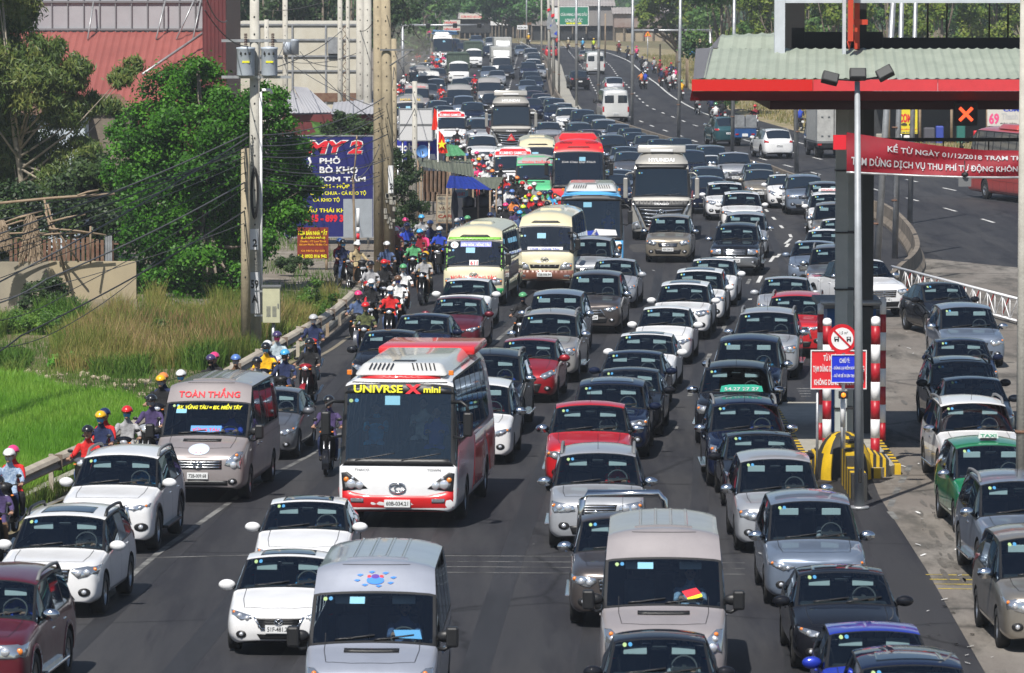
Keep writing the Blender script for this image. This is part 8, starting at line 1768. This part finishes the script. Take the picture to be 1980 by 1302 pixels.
obj('lower_bumper',patch(c,'f',[(-1.17,.34),(1.17,.34),(1.19,.80),(1.1,.78),(.80,.70),(.60,.66),(-.60,.66),(-.80,.70),(-1.1,.78),(-1.19,.80)],.006,n=10,skirt=.01),PR,o)
obj('number_plate',(lambda b:(box(b,-.26,.26,-.09,-.07,.43,.58,0,.004),b)[1])(NB()),M_PLATE,o)
text('60B-034.21',.44,.08,M_INK,o,(0,-.095,.505),.015,name='plate_number')
for s_ in ('r','l'):
    obj('side_panel',patch(c,s_,[(3.1,.36),(8.1,.36),(8.1,1.55),(3.6,1.55)],.006,n=8,skirt=.01),PR,o)
    obj('side_panel',patch(c,s_,[(3.6,2.80),(8.1,2.80),(8.1,2.98),(3.6,2.98)],.006,n=8,skirt=.01),PR,o)
bm=NB();box(bm,-1.02,1.02,5.4,8.0,3.06,3.24,0,.06);obj('roof_fairing',bm,PR,o,auto=40)
o=T_['mini2'];c=surf(o);GR=mat('lime_trim',(.22,.55,.06),.35,0,.8);GD=mat('green_trim',(.02,.33,.10),.35,0,.8)
obj('windscreen_surround',patch(c,'f',[(-1.0,1.20),(-.90,1.20),(-.88,2.24),(.88,2.24),(.90,1.20),(1.0,1.20),(.98,2.32),(-.98,2.32)],.010,n=10),GR,o)
for s_ in ('r','l'):
    obj('side_stripe',patch(c,s_,rect(.75,6.8,2.36,2.46),.008,n=8),GR,o);obj('side_panel',patch(c,s_,rect(.3,6.9,.36,.80),.006,n=8),GD,o);obj('side_advert',patch(c,s_,rect(1.8,5.2,.85,1.34),.006,n=8),mat('advert_mauve',(.20,.07,.12),.5,vscale=2,col2=(.10,.12,.10)),o)
obj('front_bumper',patch(c,'f',rect(-.98,.98,.34,.62),.012,n=8),GD,o)
obj('route_board',patch(c,'f',rect(-.46,.56,2.00,2.17),.02,skirt=0),mat('board_violet',(.22,.24,.75),.5),o);text('BIÊN HÒA - VŨNG TÀU',.96,.12,M_WHITE,o,(0,0,0),.03,fn=curve_fn(c,'f',.05,2.085,.03))
obj('route_card',patch(c,'f',rect(-.15,.15,1.38,1.56),.02,skirt=0),M_PLATE,o);text('611',.24,.13,M_RED,o,(0,0,0),.03,fn=curve_fn(c,'f',0,1.47,.03))
obj('route_disc',patch(c,'f',ell(-.66,2.06,.13,.11,18),.02,skirt=0),M_PLATE,o);text('611',.13,.06,M_RED,o,(0,0,0),.02,fn=curve_fn(c,'f',-.66,2.07,.03))
text('NGÔI SAO VŨNG TÀU',1.5,.17,M_RED,o,(0,0,0),.03,fn=curve_fn(c,'f',0,1.00,.06))
o=T_['mini1'];c=surf(o);obj('front_bumper',patch(c,'f',rect(-.99,.99,.34,.70),.012,n=8),mat('bumper_brown',(.22,.09,.06),.35,0,.8),o)
obj('route_board',patch(c,'f',rect(-.60,.62,1.40,1.50),.02,skirt=0),M_PLATE,o);text('HCM - VŨNG TÀU',1.0,.07,M_BLUEL,o,(0,0,0),.02,fn=curve_fn(c,'f',0,1.45,.03))
obj('number_plate',(lambda b:(box(b,-.26,.26,-.09,-.07,.48,.62,0,.004),b)[1])(NB()),M_PLATE,o);text('72B-006.94',.44,.08,M_INK,o,(0,-.095,.55),.015,name='plate_number')
o=T_['blue'];c=surf(o);obj('lower_front',patch(c,'f',[(-1.18,.36),(1.18,.36),(1.19,1.20),(-1.19,1.20)],.005,n=10),M_WHITE,o)
for s_ in ('r','l'):obj('side_panel',patch(c,s_,rect(.3,8.1,.36,1.55),.005,n=8),M_WHITE,o)
obj('dashboard_cloth',patch(c,'f',[(-.9,1.42),(.3,1.40),(.2,1.62),(-.3,1.55)],.02,skirt=0),mat('cloth_blue',(.02,.06,.45),.8),o);obj('dashboard_cloth',patch(c,'f',[(.0,1.42),(.95,1.42),(.9,1.62),(.15,1.66)],.02,skirt=0),M_WHITE,o)
text('TOWN',.28,.05,M_GREYM,o,(0,0,0),.02,fn=curve_fn(c,'f',.72,1.12,.03))
o=T_['ev'];c=surf(o);obj('front_bumper',patch(c,'f',rect(-.88,.88,.34,.70),.014,n=8),M_RIM,o)
for s_ in ('r','l'):obj('lower_panel',patch(c,s_,rect(1.45,3.3,.34,.62),.01,n=8),M_RIM,o)
o=T_['red'];c=surf(o);text('Kính Chào Quý Khách',1.5,.12,mat('letter_gold',(.5,.45,.2),.5),o,(0,0,0),.01,.2,fn=curve_fn(c,'f',0,2.48,.03))
bm=NB();h_,_=cast(c,'f',0,2.1)
for z in range(8):
    a_,_=cast(c,'f',0,1.5+z*.18);b_,_=cast(c,'f',0,1.68+z*.18)
    if a_ and b_:box(bm,-.015,.015,min(a_.y,b_.y)-.03,max(a_.y,b_.y)-.01,a_.z,b_.z)
obj('windscreen_divider',bm,M_TRIM,o)
for s_ in ('r','l'):obj('side_panel',patch(c,s_,rect(1.2,11.3,.36,1.6),.005,n=8),mat('coach_grey',(.3,.27,.27),.4),o)
for key,tx in (('gvan','TOÀN THẮNG'),('tt2','TOÀN THẮNG'),('k1','KUMHO SAMCO'),('k2','KUMHO SAMCO'),('dal','HOA MAI')):
    o=T_[key];c=surf(o)
    if key=='dal':text(tx,1.3,.16,mat('letter_ochre',(.65,.45,.08),.5),o,(0,0,0),.03,fn=curve_fn(c,'f',0,2.42,.03));continue
    mm=mat('brow_grey',(.36,.35,.34),.5) if key[0] in 'gt' else mat('brow_red',(.78,.02,.03),.4)
    obj('brow_panel',patch(c,'f',[(-.86,2.04),(.86,2.04),(.84,2.34),(-.84,2.34)],.014,n=6),mm,o)
    if key=='gvan':obj('roof_panel',patch(c,'t',rect(-.86,.86,2.0,5.6),.012,n=6),mm,o)
    text(tx,1.3,.15,M_WHITE if key[0]=='k' else M_RED,o,(0,0,0),.025,fn=curve_fn(c,'f',0,2.16,.03))
o=T_['lorry2'];bm=NB();
for (q,mi) in (([(-.26,0),(.26,0),(0,.45)],0),([(-.13,.07),(.13,.07),(0,.29)],1)):f=[bm.verts.new((a,-.24-.01*mi,.92+b)) for a,b in q];bm.faces.new(f).material_index=mi
obj('warning_triangle',bm,[M_RED,mat('reflector_pale',(.6,.35,.25),.4)],o)
# scoop and stripe on two near cars; roof signs as things of their own
def roof_sign(key,name,w_,h_,m,tx,tm,y,label,sz=.8):
    o=T_[key];v=vproto(o);c=surf(o);hh,_=cast(c,'t',0,y);M=Matrix.Translation(v[2]) @ Matrix.Rotation(v[3],4,'Z')
    p=M @ Vector((0,y,hh.z));t=thing(name,p,v[3],label,'taxi sign' if 'TAX' in tx or '27' in tx else 'roof sign')
    bm=NB();prism(bm,[(-w_/2,.02),(w_/2,.02),(w_/2*.94,h_*.8),(w_*.3,h_),(-w_*.3,h_),(-w_/2*.94,h_*.8)],-.05,.05,axis='y');obj('sign_board',bm,m,t)
    bm=NB();box(bm,-w_*.4,w_*.4,-.08,.08,-.01,.03);obj('base',bm,M_TRIM,t);text(tx,w_*sz,h_*.42,tm,t,(0,-.056,h_*.5),.02)
roof_sign('taxi3','taxi_sign',.95,.17,mat('sign_mint',(.05,.50,.34),.5),'54.27 27 27',M_WHITE,3.6,'mint green taxi sign with a white phone number on the dark suv roof')
roof_sign('taxi2','taxi_sign',.40,.15,M_WHITE,'TAXI',mat('letter_green',(.02,.35,.18),.5),2.4,'small white taxi sign with green letters on the green minivan')
roof_sign('taxi1','roof_sign',.9,.15,M_WHITE,'VINASUN',M_RED,2.5,'long white sign on the roof of the white suv left of the toll column')
# a few drivers that the photo shows behind the wheel
for key_,k_ in (('town',3),('town',5),('town',0),('mini2',0),('mini1',0),('blue',0)):
    v=vproto(T_[key_]);M=Matrix.Translation(v[2]) @ Matrix.Rotation(v[3],4,'Z');zf_=v[4]['zc']-.62+.02*k_;dx_=[.62,-.55,-.2,-.62,.2,.25][k_];yy_=[1.55,1.6,2.4,1.7,2.5,2.45][k_];d=clone(TREES['car_driver'][0],None,{'cloth_shirt':cloth(['blue','white','red','skyblue','tan','white'][k_])},('helmet','face_mask'));d.location=M @ Vector((dx_,yy_,zf_+.3));d.rotation_euler=(0,0,v[3]);tag(d,{'town0':'driver at the wheel of the white and red bus','town3':'passenger in light blue at the front left of the white and red bus','town5':'passenger in white standing-height seat in the middle of the white and red bus','mini20':'driver at the wheel of the numbered green minibus','mini10':'driver at the wheel of the plain cream minibus','blue0':'driver at the wheel of the light blue bus'}[key_+str(k_)],'person')
DRV=[('van1','blue',.42,2.05,.42),('van0','denim',.42,2.05,.42),('van2','plaid',.42,2.05,.42)]
for key,shirt,dx,y,z in DRV:
    v=vproto(T_[key]);M=Matrix.Translation(v[2]) @ Matrix.Rotation(v[3],4,'Z');d=clone(TREES['car_driver'][0],None,{'cloth_shirt':cloth(shirt)},('helmet','face_mask'));d.location=M @ Vector((dx,y,z));d.rotation_euler=(0,0,v[3])
    tag(d,{'van1':'driver in blue shirt at the wheel of the lettered passenger van','van0':'driver at the wheel of the silver van at the bottom edge','van2':'driver in patterned shirt at the wheel of the pale high-roof van'}[key],'person')

SHC=['white','grey','denim','blue','black','skyblue','red','plaid']
used_={id(T_[q[0]]) for q in DRV};nd=0
for v in sorted(VLOG,key=lambda q:-q[6]):
    if id(v[0]) in used_ or v[1] in ('bus','coach','minibus','heavy_lorry','lorry_tarp','lorry_box','tricycle','van') or v[2].y>150 or v[0].get('group','').startswith('vehicles driving'):continue
    if nd>=30:break
    dk=v[4]['dash'];M=Matrix.Translation(v[2]) @ Matrix.Rotation(v[3],4,'Z');d=clone(TREES['car_driver'][0],None,{'cloth_shirt':cloth(SHC[nd%8])},('helmet','face_mask'));d.location=M @ Vector((dk[4],dk[5]+.42,dk[6]-.92));d.rotation_euler=(0,0,v[3]);d.scale=(.95,.95,.92);nd+=1
    DLOG.append((d,v))
# ---------------- motorbikes and riders ----------------
BLOG=[]
def B(px,py,shirt,helmet,bike,mask='skyblue',pil=None,yaw=None,back=False,kind=None,label=None):
    w_=P(px,py,1.66);ps=yaw_at(w_.x,w_.y) if yaw is None else yaw
    rz=-R(ps)+(math.pi if back else 0)+random.uniform(-.08,.08);p=Vector((w_.x,w_.y,.012));far=w_.y>420
    kd=kind or random.choice(['bike','scooter'])
    skip=('turn_signal','rim','grab_rail','exhaust','engine') if far else ()
    b=clone(TREES[kd][0],None,{'bike_paint':paint(bike)},skip);b.location=p;b.rotation_euler=(0,0,rz)
    g='motorbikes driving away on the right' if back else 'motorbikes along the left verge'
    tag(b,None,'motorbike',g);BLOG.append([b,px,py,f"{WORD.get(bike, bike)} {'scooter' if kd == 'scooter' else 'motorbike'} of rider in {shirt}",1])
    tr=random.choice(['black','navy','denim','brown','black']);sk=() if mask else ('face_mask',)
    r=clone(TREES['rider'][0],None,{'cloth_shirt':cloth(shirt),'cloth_trousers':cloth(tr),'helmet_shell':cloth(helmet,True),'face_mask':cloth(mask or 'grey')},sk);r.location=p;r.rotation_euler=(0,0,rz)
    tag(r,None,'person','motorbike riders');BLOG.append([r,px,py,label or f"rider in {shirt}, {helmet} helmet",0])
    if pil:
        q=clone(TREES['pillion'][0],None,{'cloth_shirt':cloth(pil[0]),'cloth_trousers':cloth('black'),'helmet_shell':cloth(pil[1],True)},('face_mask',));q.location=p;q.rotation_euler=(0,0,rz)
        tag(q,None,'person','motorbike passengers');BLOG.append([q,px,py,f"passenger in {pil[0]}, {pil[1]} helmet",0])
for a in [(18,873,'plaid','white','navy','grey',('red','pink')),(-4,925,'purple','black','black','grey'),(170,828,'red','black','grey',None),(195,800,'navy','yellow','navy','skyblue',('red','navy')),
          (293,768,'purple','black','silver','grey'),(311,730,'black','yellow','black','grey',('navy','orange')),(408,690,'black','purple','black','black',('black','pink')),(497,695,'grey','black','navy',None),(514,667,'yellow','black','black','skyblue',('navy','white')),(536,645,'lightdenim','purple','white','pink'),
          (551,680,'navy','skyblue','teal','brown'),(599,658,'black','black','darkred','grey'),(606,612,'navy','silver','red','white'),(636,770,'purple','black','black',None),(707,588,'camo','red','black',None),(693,566,'denim','pink','grey',None),(718,543,'black','white','black','skyblue'),
          (717,508,'grey','black','red',None),(755,557,'red','white','black','skyblue'),(770,536,'white','brown','black','blue'),(780,514,'white','green','black','grey'),(820,492,'grey','black','black','skyblue',('tan','yellow')),(663,466,'navy','black','black','skyblue',('maroon','blue'),-14),(690,470,'tan','white','grey',None,None,-20),
          (787,434,'blue','navy','teal',None),(812,446,'maroon','skyblue','red','pink',('pink','grey'),12),(832,429,'navy','blue','black',None),(815,418,'grey','skyblue','black',None),(765,443,'brown','white','black',None,('pink','pink')),(784,424,'navy','pink','black',None),(884,425,'white','silver','grey','skyblue'),(893,423,'white','navy','black','grey'),
          (1011,569,'black','green','black','purple'),(978,395,'black','pink','black','skyblue'),(991,381,'orange','silver','red','skyblue'),(1016,388,'navy','silver','black','skyblue'),(1023,377,'red','red','black','skyblue'),(1025,363,'lime','red','grey','green'),(1054,372,'tan','navy','red',None),(1010,353,'black','red','black',None),(1000,343,'black','orange','red','black'),
          (992,345,'black','black','darkred','black'),(980,362,'white','purple','white','skyblue'),(990,369,'navy','blue','navy','skyblue'),(970,352,'navy','black','blue','yellow'),(976,340,'red','grey','black',None),(952,330,'blue','orange','black','skyblue'),(957,335,'navy','black','black','skyblue'),(936,321,'white','red','black','skyblue'),(945,325,'white','silver','black','pink'),
          (927,318,'pink','red','red',None),(919,316,'grey','white','black',None),(926,307,'navy','yellow','black',None),(914,310,'red','red','black',None),(922,295,'grey','pink','black',None),(908,288,'black','black','black',None),(902,299,'navy','blue','navy','skyblue'),(884,250,'black','silver','darkred',None),(875,273,'blue','navy','black','skyblue'),(866,272,'navy','skyblue','black',None),
          (919,253,'white','grey','black','blue'),(891,283,'black','white','black',None),(1012,399,'green','lime','red','skyblue'),(998,402,'purple','purple','black','skyblue'),(948,414,'red','navy','black',None),(904,420,'green','green','grey',None),(1045,395,'brown','red','black',None),(1064,370,'skyblue','navy','black',None),
          (798,116,'white','white','grey',None),(808,101,'red','white','black',None),(826,101,'navy','silver','black',None),(836,103,'red','red','black',None),(843,102,'grey','silver','black',None),(829,112,'black','white','black',None),(838,115,'maroon','red','black',None),(846,108,'skyblue','navy','black',None),(852,111,'red','white','red',None),(851,101,'white','white','grey',None),
          (856,105,'pink','red','black',None),(835,121,'grey','pink','black',None),(843,120,'red','red','red',None),(849,118,'navy','orange','black',None),(857,116,'white','grey','black',None),(823,118,'navy','yellow','black',None),(827,126,'red','silver','black',None),(780,147,'white','white','grey',None),(785,145,'grey','red','black',None),(788,160,'pink','white','red',None),(792,146,'brown','grey','black',None),
          (772,165,'red','red','black',None),(768,163,'grey','white','black',None),(770,178,'white','silver','grey',None),(764,172,'red','white','black',None),(781,172,'navy','navy','black',None),(829,56,'pink','white','black',None),(918,146,'red','pink','red',None),(893,101,'white','white','grey',None),(853,165,'red','white','red',None),(857,178,'red','grey','red',None),(1005,410,'denim','skyblue','black','skyblue'),(1036,384,'black','white','black','skyblue'),(1043,374,'maroon','orange','black','skyblue'),(1033,355,'grey','white','black',None),(1017,343,'white','navy','red',None),(968,320,'black','maroon','black',None),(958,312,'red','black','black',None),(949,300,'white','red','black','skyblue'),(934,300,'navy','white','navy',None),(1058,392,'yellow','black','black','skyblue'),(967,372,'grey','silver','black','skyblue'),(748,470,'denim','white','red',None),(743,505,'black','red','black','skyblue'),(850,441,'blue','white','black','skyblue'),(800,462,'green','black','black','skyblue'),(246,790,'grey','red','black','skyblue'),(350,720,'navy','white','black','skyblue'),(456,690,'brown','blue','red','grey')]:
    B(*a)
for a in [(1022,65,'yellow','white','black'),(1077,71,'red','red','black'),(1099,74,'khaki','white','grey'),(1127,75,'skyblue','white','black'),(1148,75,'lime','yellow','grey'),(1197,80,'maroon','white','black'),(1214,90,'black','navy','black'),(1231,90,'pink','pink','black'),(1242,110,'black','purple','black'),(1249,115,'silver','navy','white'),
          (1265,112,'grey','maroon','red'),(1276,117,'maroon','red','black'),(1240,138,'orange','black','grey'),(1248,138,'blue','white','grey'),(1279,134,'navy','pink','red'),(1289,131,'maroon','red','black'),(1298,122,'navy','red','white'),(1294,142,'grey','navy','yellow'),(1303,138,'white','white','red'),(1306,131,'pink','navy','white'),(1318,156,'yellow','green','white'),
          (1349,180,'grey','black','black'),(1376,186,'navy','white','black'),(1384,200,'white','green','black'),(1397,194,'black','black','red'),(1460,204,'maroon','red','black'),(1547,206,'blue','grey','black'),(1588,236,'maroon','white','red')]:
    B(a[0],a[1],a[2],a[3],a[4] if a[4] in PAINTS else 'beige',None,None,-6 if a[0]>1200 else-12,True)
# ---- labels that single each vehicle, bike and rider out: add the nearest landmark until no two read alike ----
LM=[(773,840,'the red and white bus'),(918,480,'the numbered green minibus'),(1055,480,'the cream minibus'),(1143,430,'the light blue bus'),(1279,360,'the nearer silver lorry'),(988,240,'the farther silver lorry'),(1119,310,'the red coach'),(404,840,'the lettered passenger van'),(234,940,'the big white suv'),
      (124,1060,'the white crossover'),(600,700,'the pale cabinet and utility pole'),(870,240,'the van beside the flags'),(992,310,'the farther red-browed van'),(1036,340,'the mint green van'),(810,250,'the white panel sign'),(887,140,'the nearer tarp lorry'),(916,105,'the farther tarp lorry'),(970,120,'the white box lorry'),(856,85,'the white coach'),
      (1065,130,'the median poles'),(1152,115,'the far white van'),(1119,155,'the black pickup driving away'),(1191,200,'the two-windowed white van'),(1503,275,'the white suv driving away'),(1406,250,'the dark green suv'),(1592,235,'the grey box lorry'),(1252,65,'the yellow warning sign'),(1110,40,'the green billboard'),(1640,450,'the toll column'),(1640,720,'the toll signs'),
      (1882,800,'the white suv in the right toll lane'),(1441,800,'the taxi-signed suv'),(1483,640,'the silver suv at the toll booth'),(900,350,'the corrugated stall roofs'),(860,400,'the painted cafe board'),(735,450,'the twin utility poles'),(1425,480,'the chrome-grilled black suv'),(945,300,'the white suv by the stalls'),(1555,370,'the silver-blue suv by the median'),(1360,200,'the red canopy edge')]
def rel(px,py,q):
    dx,dy=px-q[0],py-q[1]
    if abs(dx)>abs(dy)*1.3:return ('right of ' if dx>0 else 'left of ')+q[2]
    return ('in front of ' if dy>0 else 'behind ')+q[2]
def resolve(items):
    txt=[None]*len(items);use={}
    near=[sorted(LM,key=lambda q:(q[0]-i[1])**2+(q[1]-i[2])**2) for i in items]
    seen=set()
    for n,it in enumerate(items):
        base=it[3];dup=sum(1 for j in items if j[3]==base)>1;cands=[base] if not dup else []
        R_=[rel(it[1],it[2],q) for q in near[n][:6]]
        cands+=[f"{base}, {a}" for a in R_[:2]]+[f"{base}, {R_[0]} and {a}" for a in R_[1:6]]+[f"{base}, {R_[1]} and {a}" for a in R_[2:6]]+[f"{base}, {R_[2]} and {a}" for a in R_[3:6]]
        b2=base.split(' of rider')[0].split(', ')[0];cands+=[f"{b2}, {R_[0]} and {a}" for a in R_[1:6]]+[f"{b2}, {R_[1]} and {a}" for a in R_[2:6]]
        ok=[c_ for c_ in cands if c_ not in seen and 4<=len(c_.split())<=16] or [c_ for c_ in cands if c_ not in seen] or cands
        seen.add(ok[0]);it[0]['label']=ok[0]
resolve([[q[0],q[5],q[6],f"{WORD.get(q[8], q[8])} {CATS[q[1]]} in the queue"] for q in VLOG if not q[7]])
resolve([b[:4] for b in BLOG])

seen_=set()
for d,v in DLOG:
    b=' '.join(v[0]['label'].split()[:12]).rstrip(',');b=f"driver of the {b}"
    while b.split()[-1] in ('the','of','in','and','a','its','with','at','on','behind','by'):b=' '.join(b.split()[:-1])
    tag(d,b,'person','drivers seen dimly through windscreens')
# ---- drop the prototypes, air ----
for t_ in PROTOS:drop(t_)
for o_ in list(bpy.data.objects):
    if o_.type=='MESH' and not o_.data.polygons:bpy.data.objects.remove(o_)
HAZE=.00029
if HAZE:
    bm=NB();box(bm,-420,420,-30,2300,-1.2,75);m=bpy.data.materials.new('haze_air');m.use_nodes=True;N,L=nodes_of(m);N.clear();pv=N.new('ShaderNodeVolumePrincipled');out=N.new('ShaderNodeOutputMaterial');pv.inputs['Color'].default_value=(.80,.86,.93,1);pv.inputs['Density'].default_value=HAZE;pv.inputs['Anisotropy'].default_value=.2;L.new(pv.outputs[0],out.inputs['Volume'])
    obj('haze',bm,m,kind='stuff')

bm=NB();ball(bm,(-11.2,545,1.6),3.2,40,3.6,20,12);m=bpy.data.materials.new('road_dust');m.use_nodes=True;N,L=nodes_of(m);N.clear();pv=N.new('ShaderNodeVolumePrincipled');out=N.new('ShaderNodeOutputMaterial');pv.inputs['Color'].default_value=(.85,.78,.66,1);pv.inputs['Density'].default_value=.009;L.new(pv.outputs[0],out.inputs['Volume']);obj('dust_cloud',bm,m,kind='stuff')
